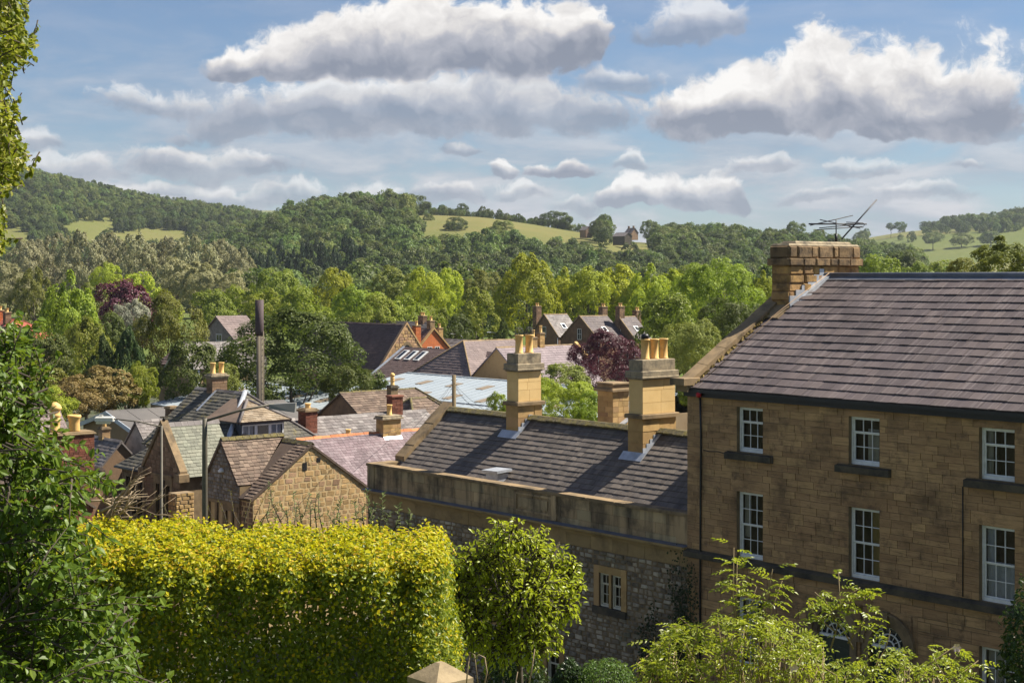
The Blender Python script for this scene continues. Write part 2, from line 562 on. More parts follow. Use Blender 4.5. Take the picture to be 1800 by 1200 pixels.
# thin summer haze over the whole valley
def haze():
    mb = MB()
    mb.box(-8200, 8200, -140, 6150, GR - 1.2, 330)
    m = bpy.data.materials.new('haze_air')
    m.use_nodes = True
    nd = m.node_tree.nodes
    nd.remove(nd['Principled BSDF'])
    v = nd.new('ShaderNodeVolumePrincipled')
    v.inputs['Color'].default_value = (.80, .90, 1.0, 1)
    v.inputs['Density'].default_value = 0.000055
    v.inputs['Anisotropy'].default_value = 0.0
    m.node_tree.links.new(v.outputs[0], nd['Material Output'].inputs['Volume'])
    o = mb.build('haze', m)
    o['kind'] = 'stuff'
haze()
# ------------------------------------------------------------------ trees
RNG = np.random.default_rng(7)
def unit(a):
    return a / np.maximum(np.linalg.norm(a, axis=-1, keepdims=True), 1e-9)
def sphere_dirs(n, rng, up=0.0):
    d = unit(rng.normal(size=(n, 3)))
    d[:, 2] += up
    return unit(d)
LEAF2 = (np.array([[0, 0, 0], [.5, .5, .12], [1, 0, 0], [.5, -.5, .12]]), [np.array([[0, 1, 2], [0, 2, 3]])])
LEAF6 = (np.array([[0, 0, 0], [.28, .40, .10], [.62, .44, .08], [1, 0, -.08], [.62, -.44, .08], [.28, -.40, .10], [.45, 0, 0]]),
         [np.array([[0, 6, 1], [1, 6, 2], [2, 6, 3], [3, 6, 4], [4, 6, 5], [5, 6, 0]])])
def leaves(name, pos, along, nrm, length, width, tmpl):
    """one mesh of leaf blades: base pos, blade direction, face normal, length, width"""
    tv, tf = tmpl
    a = unit(along)
    b = unit(np.cross(nrm, a))
    c = np.cross(a, b)
    L = np.asarray(length)[:, None, None]
    Wd = np.asarray(width)[:, None, None]
    v = pos[:, None, :] + tv[None, :, 0:1] * L * a[:, None, :] + tv[None, :, 1:2] * Wd * b[:, None, :] + tv[None, :, 2:3] * L * c[:, None, :]
    n, k = len(pos), len(tv)
    off = (np.arange(n) * k)[:, None, None]
    fs = [(f[None] + off).reshape(-1, f.shape[1]) for f in tf]
    return np_mesh(name, v.reshape(-1, 3), fs)
def crown_points(rng, lobes, sub, per, rad, shape, lobe_r=0.34, sub_r=0.42, squash=1.0):
    """leaf clump positions and outward normals on a crown of lobes that carry sub-lobes; crown fits radius 1 and height -1..1"""
    P, N = [], []
    ld = sphere_dirs(lobes, rng, 0.12)
    lr = lobe_r * rng.uniform(0.75, 1.25, lobes)
    lc = ld * (1 - lr[:, None] * 0.9) * rng.uniform(0.80, 1.02, (lobes, 1))
    k = max(3, lobes // 5)
    lc[:k] *= rng.uniform(0.2, 0.6, (k, 1))
    lr[:k] *= 1.35
    for i in range(lobes):
        sdv = sphere_dirs(sub, rng, 0.1)
        sdv = unit(sdv + ld[i] * 0.55)
        sr = lr[i] * sub_r * rng.uniform(0.7, 1.3, sub)
        sc = lc[i] + sdv * (lr[i] - sr * 0.5)[:, None]
        for j in range(sub):
            d = sphere_dirs(per, rng, 0.15)
            d = unit(d + sdv[j] * 0.5)
            p = sc[j] + d * sr[j] * rng.uniform(0.65, 1.1, (per, 1))
            P.append(p)
            N.append(unit(d * 0.75 + sdv[j] * 0.45 + ld[i] * 0.35))
    P, N = np.concatenate(P), np.concatenate(N)
    q = np.linalg.norm(lc[None, :, :] - P[:, None, :], axis=-1) / lr[None, :]
    keep = q.min(axis=1) > 0.62
    P, N = P[keep], N[keep]
    return shape(P), N
def shp_round(P):
    h = P[:, 2]
    w = 1.0 - 0.10 * np.clip(-h, 0, 1) - 0.12 * np.clip(h, 0, 1)
    return np.stack([P[:, 0] * w, P[:, 1] * w, h], -1)
def shp_ovoid(P):
    h = P[:, 2]
    w = np.interp(h, [-1.1, -.6, -.2, .4, 1.1], [.8, 1.02, 1.0, .78, .50])
    return np.stack([P[:, 0] * w, P[:, 1] * w, h], -1)
def shp_dome(P):
    h = P[:, 2]
    w = np.interp(h, [-1.1, -.5, 0, .6, 1.1], [1.05, 1.08, 1.0, .92, .85])
    return np.stack([P[:, 0] * w, P[:, 1] * w, h], -1)
def shp_col(P):
    h = P[:, 2]
    w = np.interp(h, [-1.1, -.6, .3, 1.1], [.75, 1.0, .85, .45])
    return np.stack([P[:, 0] * w, P[:, 1] * w, h], -1)
def shp_cone(P):
    h = P[:, 2]
    w = np.interp(h, [-1.1, -.8, 1.1], [1.0, 1.05, .12])
    return np.stack([P[:, 0] * w, P[:, 1] * w, h], -1)
def crown_mesh(name, seed, lobes, sub, per, ls, shape, lobe_r=.34, sub_r=.42, base=.16, droop=0.0, aspect=.62, rnd=.55):
    """crown in unit tree space: width 1 (radius .5), ground 0, top 1"""
    rng = np.random.default_rng(seed)
    P, N = crown_points(rng, lobes, sub, per, 1, shape, lobe_r, sub_r)
    q = np.percentile(np.hypot(P[:, 0], P[:, 1]), 95)
    P[:, :2] /= q
    a, b = np.percentile(P[:, 2], [1, 99])
    P[:, 2] = (P[:, 2] - a) / (b - a) * 2 - 1
    n = len(P)
    nr = unit(N + rng.normal(size=(n, 3)) * rnd * 0.55 + np.array([0, 0, .15]))
    al = np.cross(nr, unit(rng.normal(size=(n, 3))))
    al[:, 2] -= droop
    hz = 0.5 * (1 - base)
    pos = np.stack([P[:, 0] * .5, P[:, 1] * .5, (P[:, 2] * 1.0) * hz + base + hz], -1)
    L = ls * rng.uniform(0.7, 1.4, n)
    return leaves(name, pos, al, nr, L, L * aspect, LEAF2)
CROWNS = {
    'broad': [crown_mesh('broad_crown', 11 + i, 22, 9, 64, .034, shp_round, lobe_r=.33) for i in range(3)],
    'lime': [crown_mesh('lime_crown', 31 + i, 26, 10, 58, .031, shp_ovoid, lobe_r=.30, sub_r=.40, droop=.1) for i in range(3)],
    'dome': [crown_mesh('dome_crown', 51 + i, 28, 10, 58, .030, shp_dome, lobe_r=.28, sub_r=.38) for i in range(2)],
    'big': [crown_mesh('full_crown', 61 + i, 44, 13, 62, .0185, shp_dome, lobe_r=.25, sub_r=.36) for i in range(2)],
    'poplar': [crown_mesh('poplar_crown', 71 + i, 40, 9, 46, .028, shp_col, lobe_r=.22, sub_r=.34, rnd=.8) for i in range(2)],
    'cone': [crown_mesh('conifer_crown', 81 + i, 30, 8, 36, .05, shp_cone, lobe_r=.22, sub_r=.4, base=.05, droop=.8, aspect=.4) for i in range(2)],
    'far': [crown_mesh('far_crown', 91 + i, 15, 6, 26, .07, shp_round, lobe_r=.36) for i in range(4)] + [crown_mesh('far_crown', 97, 14, 6, 24, .07, shp_ovoid, lobe_r=.34)],
    'farcone': [crown_mesh('far_conifer', 101, 16, 5, 22, .085, shp_cone, lobe_r=.26, base=.05, droop=.6, aspect=.4)],
}
RATIO = {'broad': 1.12, 'lime': 1.3, 'dome': 1.0, 'big': 1.0, 'poplar': 1.9, 'cone': 9}
def trunk_mesh(seed):
    rr = random.Random(seed)
    mb = MB()
    top = Vector((rr.uniform(-.03, .03), rr.uniform(-.03, .03), .62))
    mb.tube([(0, 0, 0), (0.004, 0.003, .08), (top.x * .4, top.y * .4, .32), top], .030, .010, 8)
    for i in range(7):
        h = rr.uniform(.2, .5)
        a = rr.uniform(0, 2 * PI)
        p = Vector((top.x * h / .62, top.y * h / .62, h))
        e = p + Vector((math.cos(a) * rr.uniform(.15, .3), math.sin(a) * rr.uniform(.15, .3), rr.uniform(.12, .34)))
        mb.tube([p, (p + e) / 2 + Vector((0, 0, -.02)), e], .012, .003, 5)
    return mb.mesh('trunk')
TRUNKS = [trunk_mesh(i) for i in range(3)]
BARK = M('bark', (.10, .08, .06), (.05, .04, .03), 3.0, rough=.95)

LM = {
    'lime':   leaf_mat('leaf_lime', (0.331, 0.389, 0.035), (0.499, 0.539, 0.042), (.40, .40, .02), .38),
    'green':  leaf_mat('leaf_green', (0.180, 0.226, 0.032), (0.319, 0.348, 0.046), (.22, .30, .03), .36),
    'fresh':  leaf_mat('leaf_fresh', (0.230, 0.302, 0.031), (0.381, 0.426, 0.047), (.30, .40, .03), .38),
    'dark':   leaf_mat('leaf_dark', (0.066, 0.097, 0.020), (0.138, 0.165, 0.033), (.12, .18, .02), .30),
    'olive':  leaf_mat('leaf_olive', (0.178, 0.207, 0.039), (0.282, 0.293, 0.057), (.24, .24, .03), .34),
    'willow': leaf_mat('leaf_willow', (.26, .25, .115), (.38, .36, .19), (.38, .36, .12), .32, objvar=.14),
    'poplar': leaf_mat('leaf_poplar', (.225, .225, .110), (.43, .415, .235), (.38, .34, .14), .30, objvar=.14),
    'silver': leaf_mat('leaf_silver', (.28, .29, .20), (.46, .46, .34), (.4, .4, .26), .3),
    'purple': leaf_mat('leaf_purple', (0.072, 0.023, 0.034), (0.150, 0.047, 0.060), (.22, .04, .05), .22, rough=.4),
    'brown':  leaf_mat('leaf_brown', (.28, .19, .075), (.18, .145, .045), (.32, .24, .08), .3),
    'wood':   leaf_mat('leaf_wood', (.082, .118, .030), (.165, .198, .046), (.18, .26, .05), .34, objvar=.5, big=.011),
    'conifer': leaf_mat('leaf_conifer', (.030, .055, .020), (.06, .09, .03), (.08, .12, .03), .2),
    'needle': leaf_mat('leaf_needle', (.05, .085, .026), (.10, .13, .04), (.11, .17, .04), .22),
}
_k = [0]
def tree(kind, mat, cx, ytop, wpx, Y, label, name='tree', cat='tree', group=None, zb=None, ybot=None):
    """a tree whose crown spans wpx photo pixels round column cx and ends at row ytop, standing at distance Y"""
    _k[0] += 1
    X = (cx - 900) / F * Y
    if zb is None:
        zb = float(ground_z(np.array([X]), np.array([Y]))[0])
    top = E - (ytop - HZ) * Y / F
    h = max(1.5, top - zb)
    if ybot is not None:                     # lowest foliage row: shift the base down so that the crown ends there
        low = E - (ybot - HZ) * Y / F
        zb = min(zb, low)
        h = top - zb
        ybot = (top - low) / .86
    wd = wpx / F * Y * 1.12
    r = empty(name, (X, Y, zb), random.Random(_k[0]).uniform(0, 6.28), label, cat, group)
    ms = CROWNS[kind]
    c = obj('crown', ms[_k[0] % len(ms)], LM[mat], r)
    hc = min(h, wd * RATIO[kind]) if ybot is None else min(h, max(ybot, .55 * wd))
    c.scale = (wd, wd, hc)
    c.location.z = h - hc
    t = obj('trunk', TRUNKS[_k[0] % 3], BARK, r)
    ts = max(wd * .8, h * .6)
    t.scale = (ts, ts, max(h, 1))
    return r

# --- far woods: one mass each, scattered over the hills with geometry nodes
def proto_collection(name, kinds):
    c = bpy.data.collections.new(name)
    for kind, mat in kinds:
        for me in CROWNS[kind]:
            o = bpy.data.objects.new(name + '_tree', me)
            if not me.materials:
                me.materials.append(LM[mat])
            o.material_slots[0].link = 'OBJECT'
            o.material_slots[0].material = LM[mat]
            c.objects.link(o)
    return c
def woodland(name, label_, pts, scl, coll, cat='woodland'):
    me = bpy.data.meshes.new(name)
    n = len(pts)
    me.vertices.add(n)
    me.vertices.foreach_set('co', np.asarray(pts, np.float32).ravel())
    for nm, arr, typ in (('scl', scl, 'FLOAT_VECTOR'), ('rot', np.stack([np.zeros(n), np.zeros(n), RNG.uniform(0, 6.28, n)], -1), 'FLOAT_VECTOR')):
        at = me.attributes.new(nm, typ, 'POINT')
        at.data.foreach_set('vector', np.asarray(arr, np.float32).ravel())
    at = me.attributes.new('pick', 'INT', 'POINT')
    at.data.foreach_set('value', RNG.integers(0, 1000, n).astype(np.int32))
    ng = bpy.data.node_groups.new(name, 'GeometryNodeTree')
    ng.interface.new_socket('Geometry', in_out='INPUT', socket_type='NodeSocketGeometry')
    ng.interface.new_socket('Geometry', in_out='OUTPUT', socket_type='NodeSocketGeometry')
    q = NT(ng)
    a, b = q.n('NodeGroupInput'), q.n('NodeGroupOutput')
    iop = q.n('GeometryNodeInstanceOnPoints')
    ci = q.n('GeometryNodeCollectionInfo')
    ci.inputs['Collection'].default_value = coll
    ci.inputs['Separate Children'].default_value = True
    ci.inputs['Reset Children'].default_value = True
    def attr(nm, typ):
        x = q.n('GeometryNodeInputNamedAttribute', data_type=typ)
        x.inputs['Name'].default_value = nm
        return next(o for o in x.outputs if o.enabled)
    q.link(a.outputs[0], iop.inputs['Points'])
    q.link(ci.outputs[0], iop.inputs['Instance'])
    iop.inputs['Pick Instance'].default_value = True
    q.link(attr('pick', 'INT'), iop.inputs['Instance Index'])
    q.link(attr('rot', 'FLOAT_VECTOR'), iop.inputs['Rotation'])
    q.link(attr('scl', 'FLOAT_VECTOR'), iop.inputs['Scale'])
    q.link(iop.outputs[0], b.inputs[0])
    o = obj(name, me)
    md = o.modifiers.new('scatter', 'NODES')
    md.node_group = ng
    tag(o, label_, cat, kind='stuff')
    return o
def scatter(pxr, Yr, n, keep, size, hrange=(0.9, 1.3)):
    """points in a photo-column / distance patch; keep(px, Y, py) says where trees stand; size(Y) the crown width"""
    px = RNG.uniform(pxr[0], pxr[1], n)
    Y = np.sqrt(RNG.uniform(Yr[0] ** 2, Yr[1] ** 2, n))
    X = (px - 900) / F * Y
    z = ground_z(X, Y)
    py = HZ - (z - E) * F / Y
    ok = keep(px, Y, py)
    px, Y, X, z = px[ok], Y[ok], X[ok], z[ok]
    wd = size * RNG.uniform(0.55, 1.5, len(X))
    h = wd * RNG.uniform(hrange[0], hrange[1], len(X))
    return np.stack([X, Y, z - .15 * h], -1), np.stack([wd, wd, h], -1)
WOODC = proto_collection('broadleaf_mass', [('far', 'wood')])
CONC = proto_collection('conifer_mass', [('farcone', 'conifer')])
MIXC = proto_collection('mixed_mass', [('far', 'wood'), ('farcone', 'conifer')])

def inside(px, py, x0, x1, ya, yb):
    return (px > x0) & (px < x1) & (py > ya) & (py < yb)
def poly_in(px, py, poly):
    c = np.zeros(px.shape, bool)
    j = len(poly) - 1
    for i in range(len(poly)):
        xi, yi = poly[i]
        xj, yj = poly[j]
        with np.errstate(divide='ignore', invalid='ignore'):
            hit = ((yi > py) != (yj > py)) & (px < (xj - xi) * (py - yi) / (yj - yi + 1e-12) + xi)
        c ^= hit
        j = i
    return c
# open fields on the hills, outlined by photo column and row of the bare ground
FLD_L = [[(120, 392), (200, 388), (208, 404), (150, 412), (118, 402)], [(205, 410), (250, 405), (335, 406), (335, 420), (230, 424)], [(-60, 402), (30, 404), (60, 414), (-60, 420)]]
FLD_B = [[(728, 372), (800, 378), (870, 384), (900, 392), (960, 398), (1030, 404), (1062, 420), (1050, 430), (985, 418), (900, 408), (868, 402), (800, 408), (745, 402)], [(1120, 424), (1158, 424), (1160, 440), (1120, 440)], [(1064, 398), (1128, 398), (1128, 428), (1064, 428)]]
FLD_C = [[(1525, 416), (1590, 398), (1632, 396), (1560, 424), (1530, 428)], [(1600, 428), (1700, 412), (1790, 408), (1900, 420), (1900, 466), (1600, 466)], [(1460, 424), (1510, 424), (1510, 436), (1460, 436)]]
def not_in(px, py, polys, Y, size):
    """no tree in a field, nor so close below it that its crown would cover it"""
    k = np.ones(px.shape, bool)
    hp = size * F / Y
    for p in polys:
        for q in (0, .3, .6, .9, 1.15):
            k &= ~poly_in(px, py - hp * q, p)
    return k
def wood_l(px, Y, py):
    return not_in(px, py, FLD_L, Y, 9) & (px < 560)
p_, s_ = scatter((-700, 560), (860, 2000), 9000, wood_l, 8.6)
woodland('hillside_wood', 'dense dark woodland covering the long hill on the left', p_, s_, MIXC)
def wood_b(px, Y, py):
    bare_ridge = (px > 720) & (px < 1030) & (Y > 1080)
    return not_in(px, py, FLD_B, Y, 12) & ~bare_ridge
p_, s_ = scatter((330, 1620), (660, 1300), 3600, wood_b, 11.6)
p2_, s2_ = scatter((735, 1030), (1225, 1300), 150, lambda px, Y, py: RNG.uniform(size=px.shape) < .8, 6.0)
p_, s_ = np.concatenate([p_, p2_]), np.concatenate([s_, s2_])
woodland('knoll_wood', 'rounded mid green woodland on the central knoll and ridge', p_, s_, WOODC)
p_, s_ = scatter((400, 640), (690, 860), 170, wood_b, 9.0, (1.7, 2.4))
woodland('conifer_stand', 'dark stand of conifers at the foot of the central knoll', p_, s_, CONC)
def wood_c(px, Y, py):
    hed = (np.sin(px / 19.0) + np.sin(py * 1.1 + px / 31) > 1.25)
    top = py < np.interp(px, [1400, 1560, 1640, 1700, 1900], [440, 406, 398, 412, 408])
    low = py > 458
    return (not_in(px, py, FLD_C, Y, 10) & (top | low | (RNG.uniform(size=px.shape) < .35))) | (hed & (RNG.uniform(size=px.shape) < .10))
p_, s_ = scatter((1380, 2600), (1380, 2720), 4200, wood_c, 12.5)
woodland('distant_wood', 'bluish wood and hedgerow trees on the far hill at the right', p_, s_, WOODC)
def wood_v(px, Y, py):
    return np.ones(px.shape, bool)
p_, s_ = scatter((-900, 3200), (400, 680), 800, lambda px, Y, py: ((px < -60) | (px > 420)), 13.0)
woodland('valley_wood', 'band of mixed green trees across the valley floor', p_, s_, WOODC)
# ------------------------------------------------------------------ building kit
class Fr:
    """flat frame in a building's own axes: o + ex*x + ey*y + n*h"""
    def __init__(self, o, ex, ey):
        self.o, self.ex, self.ey = Vector(o), Vector(ex).normalized(), Vector(ey).normalized()
        self.n = self.ex.cross(self.ey).normalized()
    def __call__(self, x, y, h=0.0):
        return self.o + self.ex * x + self.ey * y + self.n * h
def front(u0=0, v=0, z=0): return Fr((u0, v, z), (1, 0, 0), (0, 0, 1))        # faces -v
def right(u, v0=0, z=0): return Fr((u, v0, z), (0, 1, 0), (0, 0, 1))          # faces +u
def left(u, v0=0, z=0): return Fr((u, v0, z), (0, -1, 0), (0, 0, 1))          # faces -u (x runs to -v)
def fbox(mb, fr, x0, x1, y0, y1, h0, h1):
    p = [fr(x, y, h) for h in (h0, h1) for (x, y) in ((x0, y0), (x1, y0), (x1, y1), (x0, y1))]
    return mb.add(p, [(0, 3, 2, 1), (4, 5, 6, 7), (0, 1, 5, 4), (1, 2, 6, 5), (2, 3, 7, 6), (3, 0, 4, 7)])
def clip(poly, conv):
    out = list(poly)
    k = len(conv)
    for i in range(k):
        a, b = conv[i], conv[(i + 1) % k]
        ex, ey = b[0] - a[0], b[1] - a[1]
        src, out = out, []
        for j in range(len(src)):
            p, q = src[j], src[(j + 1) % len(src)]
            dp = ex * (p[1] - a[1]) - ey * (p[0] - a[0])
            dq = ex * (q[1] - a[1]) - ey * (q[0] - a[0])
            if dp >= 0: out.append(p)
            if (dp >= 0) != (dq >= 0):
                t = dp / (dp - dq)
                out.append((p[0] + (q[0] - p[0]) * t, p[1] + (q[1] - p[1]) * t))
        if len(out) < 3: return []
    return out
def area(p):
    return 0.5 * sum(p[i][0] * p[(i + 1) % len(p)][1] - p[(i + 1) % len(p)][0] * p[i][1] for i in range(len(p)))
def root_mat(o):
    while o.parent is not None: o = o.parent
    return Matrix.Translation(o.location) @ Matrix.Rotation(o.rotation_euler.z, 4, 'Z')
_um = {}
def unit_piece(kind):
    if kind not in _um:
        mb = MB()
        if kind == 'wedge':     # thick lower edge, thin upper edge
            mb.add([(-.5, -.5, 0), (.5, -.5, 0), (.5, .5, 0), (-.5, .5, 0), (-.5, -.5, 1), (.5, -.5, 1), (.5, .5, .15), (-.5, .5, .15)],
                   [(0, 3, 2, 1), (4, 5, 6, 7), (0, 1, 5, 4), (1, 2, 6, 5), (2, 3, 7, 6), (3, 0, 4, 7)])
        else:
            mb.box(-.5, .5, -.5, .5, 0, 1)
        _um[kind] = mb.mesh(kind + '_piece')
    return _um[kind]
class Pieces:
    def __init__(self, parent, name, mat):
        self.parent, self.name, self.mat, self.items = parent, name, mat, []
        self.rm = root_mat(parent)
    def add(self, fr, poly, h0, h1, rect=None, wedge=False, cham=0.0):
        c = (sum(p[0] for p in poly) / len(poly), sum(p[1] for p in poly) / len(poly))
        wp = self.rm @ fr(c[0], c[1], h1)
        if wp.y > 0.5:
            px, py = 900 + F * wp.x / wp.y, HZ - F * (wp.z - E) / wp.y
            vis = -20 < px < 1820 and -20 < py < 1220
            ray = (Vector((0, 0, E)) - wp).normalized()
            face = (self.rm.to_3x3() @ fr.n).dot(ray)
            sc = abs(area(poly)) * max(face, 0) / wp.y ** 2
        else:
            vis, sc = False, 0
        self.items.append((sc if vis else sc * 1e-4, fr, poly, h0, h1, rect, wedge, cham))
    def solid(self, mb, fr, poly, h0, h1, wedge, cham):
        k = len(poly)
        if wedge:
            ys = [p[1] for p in poly]
            lo, hi = min(ys), max(ys)
            top = [h0 + (h1 - h0) * (1 - .85 * (p[1] - lo) / max(1e-6, hi - lo)) for p in poly]
        else:
            top = [h1] * k
        b = [fr(p[0], p[1], h0) for p in poly]
        if cham:
            cx, cy = sum(p[0] for p in poly) / k, sum(p[1] for p in poly) / k
            m = [fr(p[0], p[1], t - cham) for p, t in zip(poly, top)]
            tp = []
            for p, t in zip(poly, top):
                d = math.hypot(p[0] - cx, p[1] - cy) + 1e-6
                s = max(0.3, 1 - cham * 1.3 / d)
                tp.append(fr(cx + (p[0] - cx) * s, cy + (p[1] - cy) * s, t))
            mb.add(b + m + tp, [tuple(range(2 * k, 3 * k))] + [(i, (i + 1) % k, k + (i + 1) % k, k + i) for i in range(k)] +
                   [(k + i, k + (i + 1) % k, 2 * k + (i + 1) % k, 2 * k + i) for i in range(k)])
        else:
            tp = [fr(p[0], p[1], t) for p, t in zip(poly, top)]
            mb.add(b + tp, [tuple(range(k, 2 * k)), tuple(range(k - 1, -1, -1))] + [(i, (i + 1) % k, k + (i + 1) % k, k + i) for i in range(k)])
    def build(self, limit=290, rest=None):
        it = sorted(self.items, key=lambda q: -q[0])
        for (sc, fr, poly, h0, h1, rect, wedge, cham) in it[:limit]:
            if rect is not None:
                x, y, wd, hg = rect
                o = obj(self.name, unit_piece('wedge' if wedge else 'box'), self.mat, self.parent)
                m = Matrix((fr.ex * wd, fr.ey * hg, fr.n * (h1 - h0))).transposed().to_4x4()
                m.translation = fr(x, y, h0)
                o.matrix_local = m
            else:
                mb = MB()
                self.solid(mb, fr, poly, h0, h1, wedge, cham)
                mb.build(self.name, self.mat, self.parent)
        if len(it) > limit:
            mb = MB()
            for (sc, fr, poly, h0, h1, rect, wedge, cham) in it[limit:]:
                self.solid(mb, fr, poly, h0, h1, wedge, cham)
            mb.build(rest or self.name + '_field', self.mat, self.parent, kind='stuff')
def rect_poly(x0, x1, y0, y1):
    return [(x0, y0), (x1, y0), (x1, y1), (x0, y1)]
def slope_tiles(parent, name, mat, poly3, gauge, width, thick, seed=1, limit=290, gap=.008, jit=.25, wvar=.35, sag=0.0, grade=1.0):
    """courses of overlapping tiles on a planar roof slope; poly3 starts with the eave, left to right seen from outside"""
    rr = random.Random(seed)
    P3 = [Vector(p) for p in poly3]
    ex = (P3[1] - P3[0]).normalized()
    nn = Vector((0, 0, 0))
    for i in range(len(P3)):
        nn += P3[i].cross(P3[(i + 1) % len(P3)])
    nn.normalize()
    ey = nn.cross(ex)
    fr = Fr(P3[0], ex, ey)
    conv = [((p - P3[0]).dot(ex), (p - P3[0]).dot(ey)) for p in P3]
    x0, x1 = min(p[0] for p in conv), max(p[0] for p in conv)
    y1 = max(p[1] for p in conv)
    pc = Pieces(parent, name, mat)
    y, row = 0.0, 0
    while y < y1 - .02:
        gg = gauge * (grade + (1 - grade) * 1.0) if grade == 1.0 else gauge * (1 + (grade - 1) * (y / y1))
        x = x0 - rr.uniform(0, width)
        while x < x1:
            w = width * rr.uniform(1 - wvar, 1 + wvar)
            r = rect_poly(x + gap / 2, x + w - gap / 2, y - rr.uniform(0, jit) * .06, y + gg)
            cpoly = clip(r, conv)
            if len(cpoly) >= 3 and area(cpoly) > .1 * w * gg:
                t = thick * rr.uniform(.75, 1.35)
                full = abs(area(cpoly) - area(r)) < 1e-4
                lift = sag * math.sin(x * .7 + y * 1.3)
                pc.add(fr, cpoly, 0.0 + lift, t + lift, ((x + w / 2), (r[0][1] + r[2][1]) / 2, w - gap, r[2][1] - r[0][1]) if full else None, True)
            x += w
        y += gg
        row += 1
    pc.build(limit)
    return fr
def courses(rr, y0, y1, ch, marks=()):
    ys = sorted(set([y0, y1] + [m for m in marks if y0 < m < y1]))
    out = []
    for a, b in zip(ys, ys[1:]):
        n = max(1, round((b - a) / ch))
        k = [rr.uniform(.8, 1.2) for _ in range(n)]
        s = sum(k)
        y = a
        for q in k:
            out.append((y, y + q / s * (b - a)))
            y += q / s * (b - a)
    return out
def stone_wall(parent, name, mat, fr, conv, ch, bw, holes=(), joint=.012, proud=(.0, .012), rub=0.0, cham=0.0, seed=1, limit=290, wv=.4, base=-.02, rest=None):
    """courses of stones on a wall face inside a convex outline, leaving the openings free"""
    rr = random.Random(seed)
    x0, x1 = min(p[0] for p in conv), max(p[0] for p in conv)
    y0, y1 = min(p[1] for p in conv), max(p[1] for p in conv)
    marks = [q for h in holes for q in (h[2], h[3])]
    pc = Pieces(parent, name, mat)
    for (a, b) in courses(rr, y0, y1, ch, marks):
        cuts = sorted([(h[0], h[1]) for h in holes if h[2] < (a + b) / 2 < h[3]])
        spans, s = [], x0
        for c in cuts:
            if c[0] > s: spans.append((s, c[0]))
            s = max(s, c[1])
        if s < x1: spans.append((s, x1))
        for (sa, sb) in spans:
            x = sa
            first = True
            while x < sb - 1e-4:
                w = bw * rr.uniform(1 - wv, 1 + wv)
                if first: w *= rr.uniform(.5, 1.0)
                first = False
                if sb - (x + w) < bw * .3: w = sb - x
                j = joint / 2
                if rub:
                    q = [(x + j + rr.uniform(0, rub) * w, a + j + rr.uniform(-.5, 1) * rub * (b - a)), (x + w - j - rr.uniform(0, rub) * w, a + j + rr.uniform(-.5, 1) * rub * (b - a)),
                         (x + w - j - rr.uniform(0, rub) * w * 1.4, b - j - rr.uniform(-.5, 1) * rub * (b - a)), (x + j + rr.uniform(0, rub) * w * 1.4, b - j - rr.uniform(-.5, 1) * rub * (b - a))]
                    if rr.random() < .5:
                        q.insert(2, (x + w - j + .0, (a + b) / 2 + rr.uniform(-.2, .2) * (b - a)))
                    full = False
                else:
                    q = rect_poly(x + j, x + w - j, a + j, b - j)
                    full = True
                c = clip(q, conv)
                if len(c) >= 3 and area(c) > .12 * w * (b - a):
                    full = full and abs(area(c) - area(q)) < 1e-5 and not cham
                    h1 = rr.uniform(*proud)
                    pc.add(fr, c, base, h1, (x + w / 2, (a + b) / 2, w - 2 * j, b - a - 2 * j) if full else None, False, cham)
                x += w
    pc.build(limit, rest)
def wall_face(mb, fr, x0, x1, y0, y1, holes=(), depth=.2, h=-.012):
    """flat wall behind the stones with real openings and their reveals"""
    xs = sorted(set([x0, x1] + [q for o in holes for q in o[:2]]))
    ys = sorted(set([y0, y1] + [q for o in holes for q in o[2:4]]))
    for a, b in zip(xs, xs[1:]):
        for c, d in zip(ys, ys[1:]):
            if any(o[0] < (a + b) / 2 < o[1] and o[2] < (c + d) / 2 < o[3] for o in holes): continue
            mb.add([fr(a, c, h), fr(b, c, h), fr(b, d, h), fr(a, d, h)], [(0, 1, 2, 3)])
    for (a, b, c, d) in [o[:4] for o in holes]:
        for (p, q) in (((a, c), (a, d)), ((a, d), (b, d)), ((b, d), (b, c)), ((b, c), (a, c))):
            mb.add([fr(p[0], p[1], .004), fr(q[0], q[1], .004), fr(q[0], q[1], -depth), fr(p[0], p[1], -depth)], [(0, 1, 2, 3)])
            # dark room behind the opening
            mb.add([fr(p[0], p[1], -depth), fr(q[0], q[1], -depth), fr(q[0], q[1], -depth - .9), fr(p[0], p[1], -depth - .9)], [(0, 1, 2, 3)])
        mb.add([fr(a, c, -depth - .9), fr(b, c, -depth - .9), fr(b, d, -depth - .9), fr(a, d, -depth - .9)], [(0, 1, 2, 3)])
